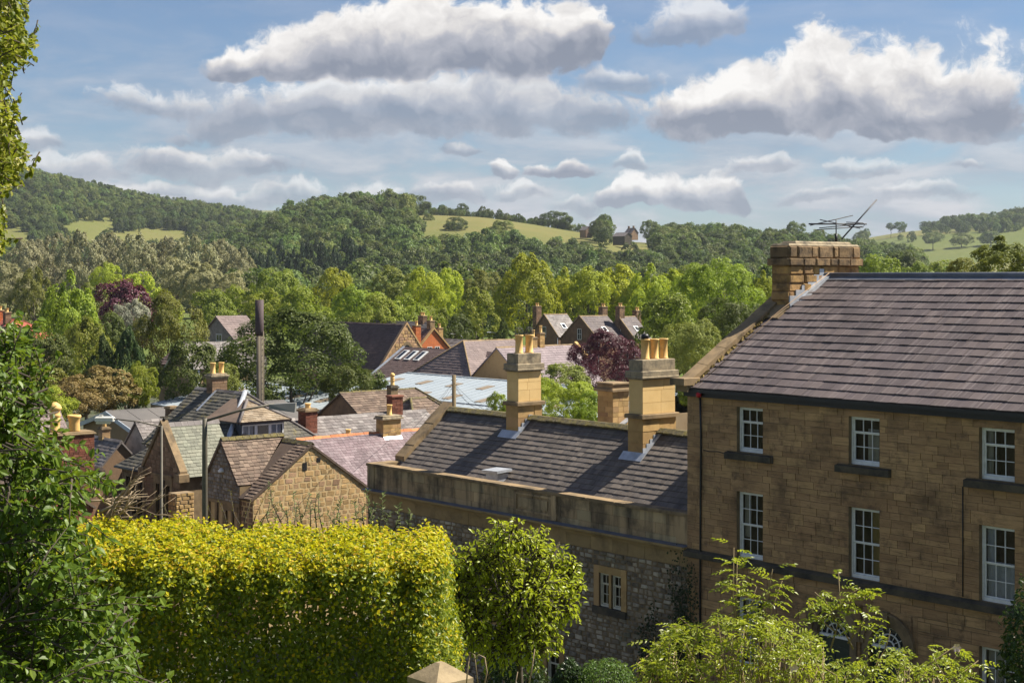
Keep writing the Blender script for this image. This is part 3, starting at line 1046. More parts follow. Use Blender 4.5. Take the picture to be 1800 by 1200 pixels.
def sash(parent, fr, x0, x1, y0, y1, cols, rt, rb, mats, recess=.12, split=None, curtain=None, name='window', fw=.055, bw=.022, sillb=.10, panes=True, blind=None):
    """sash window: frame > two sashes with glazing bars, one pane object per light, curtain"""
    fm, gm, cm = mats
    split = split if split is not None else (y0 + (y1 - y0) * rb / (rt + rb))
    mb = MB()
    d0, d1 = -recess - .06, -recess
    fbox(mb, fr, x0, x0 + fw, y0, y1, d0, d1 + .03)
    fbox(mb, fr, x1 - fw, x1, y0, y1, d0, d1 + .03)
    fbox(mb, fr, x0 + fw, x1 - fw, y1 - fw, y1, d0, d1 + .03)
    fbox(mb, fr, x0 + fw, x1 - fw, y0, y0 + sillb, d0, d1 + .05)
    w = mb.build(name, fm, parent)
    for (a, b, n, off) in ((y0 + sillb, split, rb, -.035), (split, y1 - fw, rt, 0.0)):
        m2 = MB()
        e0, e1 = d0 + off * .6, d1 + off
        r = .038
        fbox(m2, fr, x0 + fw, x1 - fw, a, a + r, e0, e1)
        fbox(m2, fr, x0 + fw, x1 - fw, b - r, b, e0, e1)
        fbox(m2, fr, x0 + fw, x0 + fw + r, a + r, b - r, e0, e1)
        fbox(m2, fr, x1 - fw - r, x1 - fw, a + r, b - r, e0, e1)
        xa, xb, ya, yb = x0 + fw + r, x1 - fw - r, a + r, b - r
        for i in range(1, cols):
            x = xa + (xb - xa) * i / cols
            fbox(m2, fr, x - bw / 2, x + bw / 2, ya, yb, e0 + .01, e1 - .004)
        for j in range(1, n):
            y = ya + (yb - ya) * j / n
            fbox(m2, fr, xa, xb, y - bw / 2, y + bw / 2, e0 + .01, e1 - .006)
        m2.build('sash', fm, w)
        for i in range(cols):
            for j in range(n):
                pa, pb = xa + (xb - xa) * i / cols, xa + (xb - xa) * (i + 1) / cols
                qa, qb = ya + (yb - ya) * j / n, ya + (yb - ya) * (j + 1) / n
                m3 = MB()
                tl = random.Random(i * 7 + j * 3 + int(x0 * 10)).uniform(-.004, .004)
                e = (e0 + e1) / 2
                m3.add([fr(pa, qa, e - tl), fr(pb, qa, e + tl), fr(pb, qb, e + tl * .3), fr(pa, qb, e - tl)], [(0, 1, 2, 3)])
                m3.build('pane', gm, w)
    if curtain:
        for (ca, cb, cy0, cy1) in curtain:
            m4 = MB()
            n = 22
            xa, xb = x0 + (x1 - x0) * ca, x0 + (x1 - x0) * cb
            pts = [(xa + (xb - xa) * i / n, -recess - .16 + .022 * math.sin(i * 1.9)) for i in range(n + 1)]
            ya, yb = y0 + (y1 - y0) * cy0, y0 + (y1 - y0) * cy1
            vs = [fr(p[0], ya, p[1]) for p in pts] + [fr(p[0], yb, p[1]) for p in pts]
            m4.add(vs, [(i, i + 1, n + 2 + i, n + 1 + i) for i in range(n)], True)
            m4.build('curtain', cm, w)
    return w
def simple_window(parent, fr, x0, x1, y0, y1, mats, cols=2, rows=2, recess=.06, name='window'):
    fm, gm = mats[:2]
    mb = MB()
    f = min(.07, (x1 - x0) * .12)
    fbox(mb, fr, x0, x0 + f, y0, y1, -recess, .03)
    fbox(mb, fr, x1 - f, x1, y0, y1, -recess, .03)
    fbox(mb, fr, x0 + f, x1 - f, y1 - f, y1, -recess, .03)
    fbox(mb, fr, x0 + f, x1 - f, y0, y0 + f, -recess, .04)
    for i in range(1, cols):
        x = x0 + f + (x1 - x0 - 2 * f) * i / cols
        fbox(mb, fr, x - f * .35, x + f * .35, y0 + f, y1 - f, -recess + .01, .022)
    for j in range(1, rows):
        y = y0 + f + (y1 - y0 - 2 * f) * j / rows
        fbox(mb, fr, x0 + f, x1 - f, y - f * .35, y + f * .35, -recess + .01, .018)
    w = mb.build(name, fm, parent)
    m = MB()
    fbox(m, fr, x0 + f * .5, x1 - f * .5, y0 + f * .5, y1 - f * .5, -recess, .008)
    m.build('pane', gm, w)
    return w
def pot(parent, c, h, r, mat, name='chimney_pot', style=0):
    mb = MB()
    if style == 0:
        mb.lathe(c, [(r * 1.12, 0), (r * 1.12, .05), (r * .98, .07), (r * .92, h * .5), (r * .95, h - .07), (r * 1.12, h - .05), (r * 1.12, h), (r * .85, h), (r * .80, h - .1)], 18)
    elif style == 1:      # ribbed pot with a domed hood
        mb.lathe(c, [(r, 0), (r * 1.05, h * .08), (r * .9, h * .12), (r * .9, h * .36), (r * 1.1, h * .40), (r * .9, h * .44), (r * .9, h * .52), (r * 1.1, h * .56), (r * .9, h * .60), (r * .85, h * .72), (r * 1.15, h * .76), (r * 1.22, h * .82), (r * .9, h * .92), (r * .3, h)], 18)
    else:                 # short wide pot with a rolled rim
        mb.lathe(c, [(r * .9, 0), (r * .95, h * .1), (r * .88, h * .5), (r * 1.0, h * .8), (r * 1.15, h * .86), (r * 1.15, h * .95), (r, h), (r * .8, h), (r * .75, h * .8)], 18)
    return mb.build(name, mat, parent)
def stack(parent, u0, u1, v0, v1, z0, z1, mat, cm, ch=.3, bw=.6, cap=((.06, .16), (-.0, .22)), name='chimney', seed=3, rub=0.0, proud=(0, .012), pots=(), potm=None, limit=290, joint=.014, label=None, cham=0.0, stone='stone', seats=True):
    """chimney stack: core, stones on the two faces in view, stepped cap, pots"""
    mb = MB()
    mb.box(u0 + .012, u1 - .012, v0 + .012, v1 - .012, z0, z1)
    c = mb.build(name, mat, parent, label=label)
    pf = Pieces(c, stone, mat)
    for (fr, L) in ((front(u0, v0, z0), u1 - u0), (right(u1, v0, z0), v1 - v0)):
        rr = random.Random(seed)
        for (a, b) in courses(rr, 0, z1 - z0, ch):
            x = 0
            k = max(1, round(L / bw))
            cut = [0] + sorted((i + rr.uniform(-.28, .28)) / k * L for i in range(1, k)) + [L]
            if rr.random() < .5 and k > 1: cut = [0] + [min(L - .05, q + .4 / k * L * .6) for q in cut[1:-1]] + [L]
            for p, q in zip(cut, cut[1:]):
                j = joint / 2
                r = rect_poly(p + (j if p > 0 else 0), q - (j if q < L else 0), a + j, b - j)
                h1 = rr.uniform(*proud)
                pf.add(fr, r, -.01, h1, None if cham else ((p + q) / 2, (a + b) / 2, q - p - joint, b - a - joint), False, cham)
    pf.build(limit)
    z = z1
    mb = MB()
    for (ov, hh) in cap:
        mb.cbox(u0 - ov, u1 + ov, v0 - ov, v1 + ov, z, z + hh, .025)
        z += hh
    mb.build('cap', cm, c)
    for (pu, pv, h, r, sty) in pots:
        pot(c, (pu, pv, z - .02), h, r, potm, style=sty)
    return c

WHITE = plain('white_paint', (.78, .78, .76), .45)
CREAM = plain('cream_paint', (.62, .58, .46), .5)
BLACK = plain('black_iron', (.016, .016, .018), .45)
LEAD = M('lead_sheet', (.36, .38, .42), (.52, .55, .60), 3.0, rough=.42, bump=.004, metal=.35)
DULLLEAD = M('dull_lead', (.10, .11, .135), (.16, .17, .20), 2.0, rough=.5, bump=.004)
POTM = M('yellow_clay', (.68, .41, .135), (.76, .51, .20), 4.0, rough=.7, stain=((.30, .17, .07), 2.2, .50, .75, .6), var=.08)
def glass_mat():
    m = bpy.data.materials.new('window_glass')
    m.use_nodes = True
    t = NT(m.node_tree)
    nd = m.node_tree.nodes
    nd.remove(nd['Principled BSDF'])
    tr = t.n('ShaderNodeBsdfTransparent')
    tr.inputs[0].default_value = (.78, .80, .80, 1)
    gl = t.n('ShaderNodeBsdfGlossy')
    gl.inputs['Roughness'].default_value = .03
    fz = t.n('ShaderNodeFresnel')
    fz.inputs[0].default_value = 1.38
    mx = t.n('ShaderNodeMixShader')
    t.link(fz.outputs[0], mx.inputs[0])
    t.link(tr.outputs[0], mx.inputs[1])
    t.link(gl.outputs[0], mx.inputs[2])
    t.link(mx.outputs[0], nd['Material Output'].inputs['Surface'])
    return m
GLASS = glass_mat()
DARKGLASS = plain('dark_glass', (.02, .024, .03), .06, spec=.6)
CURT = plain('curtain_cloth', (.50, .46, .38), .9)
GOLD = plain('gold_curtain', (.42, .30, .10), .9)
NETC = plain('net_curtain', (.55, .57, .62), .95)
ROOM = plain('dim_room', (.045, .038, .032), .95)

ASHLAR = M('brown_ashlar', (.44, .272, .135), (.335, .198, .096), 1.3, st=(.55, 1, 2.6), rough=.92, bump=.010, bscale=24, var=.12, c3=(.50, .315, .145),
           streak=((.11, .070, .042), (.8, .8, 8.0), 2.0, .50, .72, .62), stain=((.060, .040, .028), .7, .50, .74, .80), moss=((.085, .058, .040), 2.4, .54, .70, .70))
MORTAR = M('lime_mortar', (.26, .19, .11), (.17, .12, .07), 3.0, rough=.95)
CUTSTONE = M('weathered_stone', (.30, .21, .115), (.18, .13, .075), 1.6, rough=.92, bump=.008, stain=((.035, .03, .024), 1.1, .50, .72, .8), moss=((.19, .16, .03), 3.0, .60, .75, .6))
GOLDSTONE = M('golden_ashlar', (.74, .52, .235), (.66, .45, .19), 1.4, rough=.85, bump=.004, var=.07, stain=((.36, .25, .13), 1.6, .60, .85, .5))
WARMSTONE = M('warm_stone', (.50, .33, .135), (.40, .25, .10), 2.0, rough=.9, bump=.01, var=.20, c3=(.36, .22, .11), stain=((.10, .07, .04), 1.4, .55, .8, .7))
FRIEZE = M('ochre_stone', (.38, .265, .12), (.29, .20, .095), 1.6, rough=.9, bump=.008, var=.14, stain=((.09, .065, .04), 1.0, .5, .75, .7))
LICHEN = M('lichened_stone', (.36, .29, .19), (.20, .165, .115), 5.0, rough=.95, bump=.012, stain=((.055, .048, .04), 1.7, .52, .70, .80), moss=((.42, .40, .30), 11.0, .60, .72, .7))
BLACKSTONE = M('sooty_stone', (.045, .04, .034), (.11, .09, .06), 2.0, rough=.95, bump=.01)
PURPLE = M('purple_slate', (.114, .090, .090), (.084, .067, .069), 1.0, rough=.66, bump=.003, var=.13, c3=(.135, .106, .100), spec=.30,
           streak=((.25, .21, .20), (9, .35, .35), 1.2, .52, .72, .70), stain=((.048, .038, .038), .40, .48, .72, .65), moss=((.30, .29, .20), .42, .70, .78, .6))
GREYSLATE = M('grey_stone_slate', (.145, .122, .108), (.10, .086, .078), 1.2, rough=.78, bump=.006, var=.15, c3=(.175, .145, .122),
              streak=((.24, .20, .165), (7.0, .4, .4), 1.1, .53, .74, .65), stain=((.06, .052, .048), .5, .5, .75, .6), moss=((.16, .15, .06), 2.0, .66, .78, .5))
MOSSRIDGE = M('mossy_ridge', (.15, .125, .07), (.07, .06, .04), 6.0, rough=.98, bump=.03, moss=((.20, .165, .04), 4.0, .45, .65, .8))
# ------------------------------------------------------------------ the tall house
def tall_house():
    R_ = empty('stone_house', W(0, 0, 0), ANG, 'tall brown ashlar house with purple slate roof and white sash windows', 'house')
    L, D, ZE, ZR = 19.0, 12.4, 9.62, 13.38
    fr = front()
    bays = ((2.17, 3.25), (6.59, 7.70), (11.05, 12.15), (15.5, 16.6))
    holes = []
    wins = []
    for k, (a, b) in enumerate(bays):
        holes.append((a, b, 7.82, 9.27)); wins.append((a, b, 7.82, 9.27, 1, 2, k))
        holes.append((a, b, 4.41, 6.54)); wins.append((a, b, 4.41, 6.54, 2, 2, k))
        if k != 1:
            holes.append((a, b, .9, 3.15)); wins.append((a, b, .9, 3.15, 2, 2, k))
    for (c, r) in ((6.04, .62), (7.96, .62)):
        holes.append((c - r, c + r, GR, 3.22))
    mb = MB()
    wall_face(mb, fr, 0, L, GR, ZE, holes)
    mb.add([(0.012, 0.012, GR), (0.012, D, GR), (0.012, D, ZE), (0.012, D / 2, ZR), (.012, .012, ZE)], [(0, 1, 2, 3, 4)])
    mb.add([(L, 0, GR), (L, D, GR), (L, D, ZE), (L, D / 2, ZR), (L, 0, ZE)], [(4, 3, 2, 1, 0)])
    mb.add([(0, D, GR), (L, D, GR), (L, D, ZE), (0, D, ZE)], [(0, 1, 2, 3)])
    wall = mb.build('wall', MORTAR, R_)
    sills = []
    hol2 = [h for h in holes]
    for k, (a, b) in enumerate(bays):
        hol2.append((a - .42, b + .42, 7.56, 7.82))
        hol2.append((a - .28, b + .28, 6.54, 6.92)); hol2.append((a - .20, b + .20, 9.27, 9.50))
        if k != 1: hol2.append((a - .25, b + .25, 3.15, 3.5)); hol2.append((a - .2, b + .2, .72, .9))
    arch = [(4.98, 9.02, GR, 3.62)]
    stone_wall(wall, 'stone', ASHLAR, fr, rect_poly(0, L, 4.42, ZE), .205, .58, hol2, joint=.012, proud=(.0, .016), seed=5, limit=285)
    stone_wall(wall, 'stone', ASHLAR, fr, rect_poly(0, L, GR, 4.14), .30, .80, [h for h in hol2 if h[3] < 4.2 and h[1] - h[0] != 1.24] + arch, joint=.022, proud=(.0, .012), seed=9, limit=0, rest='lower_stones')
    # lintels, sills, string course
    for k, (a, b) in enumerate(bays):
        for (y0, y1, e) in ((6.545, 6.915, .27), (9.275, 9.495, .19)) + (((3.155, 3.495, .24),) if k != 1 else ()):
            m = MB(); fbox(m, fr, a - e, b + e, y0, y1, -.1, .012); m.build('lintel', ASHLAR, R_)
        m = MB()
        m.add([fr(a - .42, 7.57, .16), fr(b + .42, 7.57, .16), fr(b + .42, 7.57, -.12), fr(a - .42, 7.57, -.12), fr(a - .42, 7.77, .16), fr(b + .42, 7.77, .16), fr(b + .42, 7.815, -.12), fr(a - .42, 7.815, -.12)],
              [(0, 1, 5, 4), (4, 5, 6, 7), (3, 2, 1, 0), (1, 2, 6, 5), (0, 4, 7, 3)])
        m.build('sill', BLACKSTONE, R_)
    m = MB()
    m.box(-.05, L, -.16, .02, 4.15, 4.33)
    m.add([(-.05, -.16, 4.332), (L, -.16, 4.332), (L, .02, 4.41), (-.05, .02, 4.41)], [(0, 1, 2, 3)])
    m.build('string_course', BLACKSTONE, R_)
    mats = (WHITE, GLASS, CURT)
    for (a, b, y0, y1, rt, rb, k) in wins:
        cur, cm = None, CURT
        if y0 > 7 and k == 1: cur = [(.42, .78, .05, .75)]
        if y0 > 7 and k == 2: cur = [(.02, .22, .05, .98)]
        if 4 < y0 < 5:
            cur = {0: [(.05, .3, .3, 1)], 1: [(.55, .80, .05, .98)], 2: [(.05, .95, .04, .52), (.05, .3, .5, 1)]}.get(k)
            cm = {1: GOLD, 2: NETC}.get(k, CURT)
        if y0 < 1: cur = [(.08, .5, .1, 1)]
        top2 = y0 > 7
        sash(R_, fr, a + .004, b - .004, y0 + .004, y1 - .004, 3, 1 if top2 else 2, 2, (WHITE, GLASS, cm), curtain=cur, recess=.165)
    # arched doorways
    for c in (6.04, 7.96):
        d = empty('doorway', (0, 0, 0)); d.parent = R_
        m = MB()
        n = 18
        for (r0, r1, hh, hb) in ((.62, .80, .035, -.2), (.80, .96, .09, -.02), (.96, 1.02, .13, -.02)):
            ps = [(c + math.cos(PI * i / n) * r0, 2.55 + math.sin(PI * i / n) * r0) for i in range(n + 1)]
            qs = [(c + math.cos(PI * i / n) * r1, 2.55 + math.sin(PI * i / n) * r1) for i in range(n + 1)]
            for i in range(n):
                vs = [fr(*p, h) for h in (hb, hh) for p in (ps[i], qs[i], qs[i + 1], ps[i + 1])]
                m.add(vs, [(4, 5, 6, 7), (0, 4, 7, 3), (1, 2, 6, 5), (0, 1, 5, 4), (2, 3, 7, 6)])
        for s in (-1, 1):
            fbox(m, fr, min(c + s * .62, c + s * .86), max(c + s * .62, c + s * .86), GR, 2.55, -.2, .06)
        fbox(m, fr, c - .12, c + .12, 3.13, 3.60, -.02, .17)
        m.build('arch', CUTSTONE, d)
        m = MB()
        for (a, b) in ((c - .86, c - .96), (c + .86, c + .96)):
            pass
        # spandrel wall round the arch
        for i in range(n):
            a0, a1 = PI * i / n, PI * (i + 1) / n
            p0 = (c + math.cos(a0) * .9, 2.55 + math.sin(a0) * .9)
            p1 = (c + math.cos(a1) * .9, 2.55 + math.sin(a1) * .9)
            m.add([fr(p0[0], p0[1], 0), fr(p0[0], 3.62, 0), fr(p1[0], 3.62, 0), fr(p1[0], p1[1], 0)], [(0, 1, 2, 3)])
        m.add([fr(c - .97, GR, 0), fr(c - .85, GR, 0), fr(c - .85, 3.62, 0), fr(c - .97, 3.62, 0)], [(0, 1, 2, 3)])
        m.add([fr(c + .85, GR, 0), fr(c + 1.06, GR, 0), fr(c + 1.06, 3.62, 0), fr(c + .85, 3.62, 0)], [(0, 1, 2, 3)])
        m.build('spandrel', ASHLAR, d)
        m = MB()
        for r0 in (.56, .36, .16):
            pts = [fr(c + math.cos(PI * i / 14) * r0, 2.55 + math.sin(PI * i / 14) * r0, -.13) for i in range(15)]
            m.tube(pts, .026, .026, 5)
        for i in range(1, 6):
            t = PI * i / 6
            m.tube([fr(c + math.cos(t) * .16, 2.55 + math.sin(t) * .16, -.13), fr(c + math.cos(t) * .58, 2.55 + math.sin(t) * .58, -.13)], .014, .014, 5)
        fbox(m, fr, c - .6, c + .6, 2.47, 2.55, -.17, -.06)
        m.build('fanlight', WHITE, d)
        m = MB(); fbox(m, fr, c - .61, c + .61, 2.5, 3.2, -.19, -.18); m.build('fanlight_glass', DARKGLASS, d)
        m = MB()
        fbox(m, fr, c - .61, c + .61, GR, 2.47, -.19, -.14)
        for (x0, x1) in ((c - .5, c - .06), (c + .06, c + .5)):
            for (y0, y1) in ((GR + .2, -.9), (-.7, .6), (.8, 2.2)):
                fbox(m, fr, x0, x1, y0, y1, -.14, -.125)
        m.build('door', plain('dark_green_paint', (.02, .035, .03), .35), d)
    # eaves gutter, roof
    m = MB()
    m.box(-.10, L, -.30, -.02, ZE + .03, ZE + .15)
    m.box(-.02, L, -.16, .02, ZE - .12, ZE + .026)
    m.build('gutter', BLACK, R_)
    tan = (ZR - ZE) / (D / 2)
    ez = ZE + .16
    m = MB()
    m.slab([(0, -.24, ez), (L, -.24, ez), (L, D / 2, ZR + .1), (0, D / 2, ZR + .1)], .08)
    m.slab([(L, D + .2, ez), (0, D + .2, ez), (0, D / 2, ZR + .1), (L, D / 2, ZR + .1)], .08)
    roof = m.build('roof', PURPLE, R_)
    slope_tiles(roof, 'slate', PURPLE, [(.32, -.26, ez + .004), (L, -.26, ez + .004), (L, D / 2, ZR + .105), (.32, D / 2, ZR + .105)], .445, .37, .033, 4, gap=.010, sag=.008, wvar=.45, jit=.25)
    m = MB()
    m.tube([(.9, D / 2, ZR + .13), (L, D / 2, ZR + .15)], .11, .11, 8)
    m.slab([(.9, D / 2 - .26, ZR - .005), (L, D / 2 - .26, ZR - .005), (L, D / 2, ZR + .16), (.9, D / 2, ZR + .16)], .02)
    m.build('ridge_roll', DULLLEAD, R_)
    # gable coping with kneelers
    m = MB()
    for (v0, z0, v1, z1) in ((-.30, ez - .05, D / 2, ZR + .05), (D + .3, ez - .05, D / 2, ZR + .05)):
        n = 7
        for i in range(n):
            a, b = i / n, (i + 1) / n
            g = .006
            p = [(-.12, v0 + (v1 - v0) * a, z0 + (z1 - z0) * a), (-.12, v0 + (v1 - v0) * b - (g if v1 > v0 else -g), z0 + (z1 - z0) * b)]
            dz = .30 + .012 * (i % 3)
            vs = [(x, q[1], q[2] + h) for x in (-.14, .33) for q in p for h in (-.05, dz if x < 0 else dz - .05)]
            m.add(vs, [(0, 1, 3, 2), (4, 6, 7, 5), (1, 5, 7, 3), (0, 4, 5, 1), (2, 3, 7, 6), (0, 2, 6, 4)])
    m.build('gable_coping', CUTSTONE, R_)
    m = MB()
    m.cbox(-.22, .42, -.62, .22, ez + .10, ez + .34, .02)
    m.cbox(-.16, .36, -.40, .10, ez - .12, ez + .10, .02)
    m.build('kneeler', CUTSTONE, R_)
    m = MB()
    rr = random.Random(4)
    for i in range(60):
        t = rr.random()
        v, z = -.2 + (D / 2) * t * .7, ez + (ZR - ez) * t * .7 + .05
        m.add([(x + .34 + rr.uniform(-.02, .10), v + y, z + zz) for (x, y, zz) in ((-.06, -.07, 0), (.06, -.06, 0), (.05, .07, .05), (-.05, .06, .05), (0, 0, .09))], [(0, 1, 4), (1, 2, 4), (2, 3, 4), (3, 0, 4)])
    m.build('moss', plain('moss', (.16, .11, .03), .95), R_, kind='stuff')
    # gable chimney with its stepped lead flashing
    RUSTIC = M('rustic_stone', (.47, .29, .105), (.30, .18, .075), 2.6, rough=.95, bump=.03, var=.28, c3=(.36, .21, .11), stain=((.055, .04, .028), 2.0, .48, .70, .85))
    CAPST = M('mottled_cap_stone', (.30, .195, .095), (.13, .088, .05), 3.5, rough=.95, bump=.03, var=.25, c3=(.20, .135, .075), stain=((.045, .034, .026), 2.4, .45, .66, .85), moss=((.42, .36, .24), 7.0, .63, .72, .6))
    st = stack(R_, .10, .86, 4.25, 8.25, 10.4, 13.86, RUSTIC, CAPST, ch=.30, bw=.62, cap=(), seed=12, proud=(0, .07), cham=.045, joint=.035)
    stack(R_, -.02, .98, 4.13, 8.37, 13.862, 14.12, CAPST, CAPST, ch=.26, bw=.7, cap=(), seed=14, proud=(0, .04), cham=.04, joint=.02, name='chimney_cornice')
    stack(R_, .06, .90, 4.21, 8.29, 14.122, 14.56, CAPST, CAPST, ch=.42, bw=.6, cap=(), seed=15, proud=(0, .07), cham=.05, joint=.03, name='chimney_cap')
    m = MB()
    m.cbox(.08, .88, 4.24, 8.26, 14.562, 14.64, .06); m.cbox(.16, .8, 4.7, 7.9, 14.642, 14.73, .06)
    m.build('flaunching', LICHEN, st)
    m = MB()
    n = 6
    for i in range(n):
        v0 = 4.25 + i * .33
        zr = ez + (v0 + .24) * (ZR - ez) / (D / 2 + .24) - .1
        m.box(.862, .915, v0, v0 + .335, zr, zr + .62 + .02 * (i % 2))
    m.box(.862, .93, 6.2, 7.0, 13.2, 13.62)
    m.slab([(.90, 4.0, ez + 4.24 * (ZR - ez) / (D / 2 + .24) + .06), (1.22, 4.0, ez + 4.24 * (ZR - ez) / (D / 2 + .24) + .05), (1.22, 6.1, ZR + .13), (.90, 6.1, ZR + .15)], .03)
    m.build('lead_flashing', LEAD, R_)
    m = MB()
    m.slab([(-.1, 3.6, 12.1), (.9, 3.6, 12.05), (.9, 4.25, 12.5), (-.1, 4.25, 12.5)], .3)
    m.build('chimney_foot', CUTSTONE, R_)
    # downpipe, cable, small red alarm box, wall lamp
    m = MB(); m.tube([(.66, -.10, ZE - .1), (.66, -.06, 8.2), (.62, -.05, 4.5), (.60, -.06, GR)], .035, .035, 6); m.build('downpipe', BLACK, R_)
    m = MB(); m.tube([(.74, -.03, 7.75), (1.0, -.03, 7.72), (1.4, -.03, 7.75), (1.76, -.03, 7.70)], .016, .016, 5); m.build('cable', BLACK, R_)
    m = MB(); m.tube([(10.54, -.03, 7.55), (10.54, -.03, 4.45)], .018, .018, 5); m.build('cable', BLACK, R_)
    m = MB(); m.lathe((.74, -.26, 9.50), [(.05, 0), (.09, .03), (.09, .13), (.04, .17)], 10); m.build('alarm_light', plain('red_plastic', (.45, .01, .02), .4), R_)
    m = MB(); m.tube([(10.1, -.02, 2.5), (10.1, -.22, 2.66), (10.1, -.40, 2.58)], .02, .02, 6); m.lathe((10.1, -.42, 2.40), [(.10, 0), (.09, .08), (.03, .2)], 10); m.build('wall_lamp', BLACK, R_)
    m = MB(); m.tube([(7.0, -.02, 3.55), (7.0, -.30, 3.72), (7.0, -.42, 3.66)], .02, .02, 6); m.build('lamp_bracket', BLACK, R_)
    m = MB(); m.tube([(.36 + .2, -.2, ez + .05), (.9, 3.6, 12.25), (1.25, 6.0, 13.6)], .012, .012, 5); m.build('aerial_cable', plain('tan_cable', (.35, .22, .12), .6), R_)
    return R_
tall_house()
# TV aerial standing on the gable chimney
def aerial():
    b = W(.45, 7.45, 14.68)
    r = empty('tv_aerial', b, 0, 'thin metal TV aerial on the big chimney of the tall house', 'aerial')
    m = MB(); m.tube([(0, 0, 0), (0, 0, .34)], .055, .05, 7); m.build('bracket', BLACK, r)
    m = MB(); m.tube([(0, 0, .3), (0.0, 0, .86)], .022, .02, 6); m.build('mast', BLACK, r)
    A = M('grey_tube', (.09, .09, .10), (.05, .05, .05), 3.0, rough=.5)
    m = MB(); m.tube([(-1.05, -.3, .70), (1.2, .4, .72)], .03, .03, 5); m.build('boom', A, r)
    for (x0, z0, x1, z1, y) in ((-1.05, .64, .60, 1.02, -.3), (-.62, .56, .95, .72, .2), (-.62, .86, .95, .56, .1), (-.68, .50, 1.1, .64, .4)):
        m = MB(); m.tube([(x0, y - .25, z0), (x1, y + .25, z1)], .019, .019, 5); m.build('rod', A, r)
    m = MB(); m.tube([(.22, .1, .16), (1.60, .5, 1.62)], .03, .026, 5); m.build('long_rod', A, r)
    m = MB(); m.tube([(.5, .15, .62), (1.05, .32, .60), (1.12, .34, .70), (1.05, .32, .76), (.4, .12, .78)], .017, .017, 5); m.build('loop', A, r)
aerial()
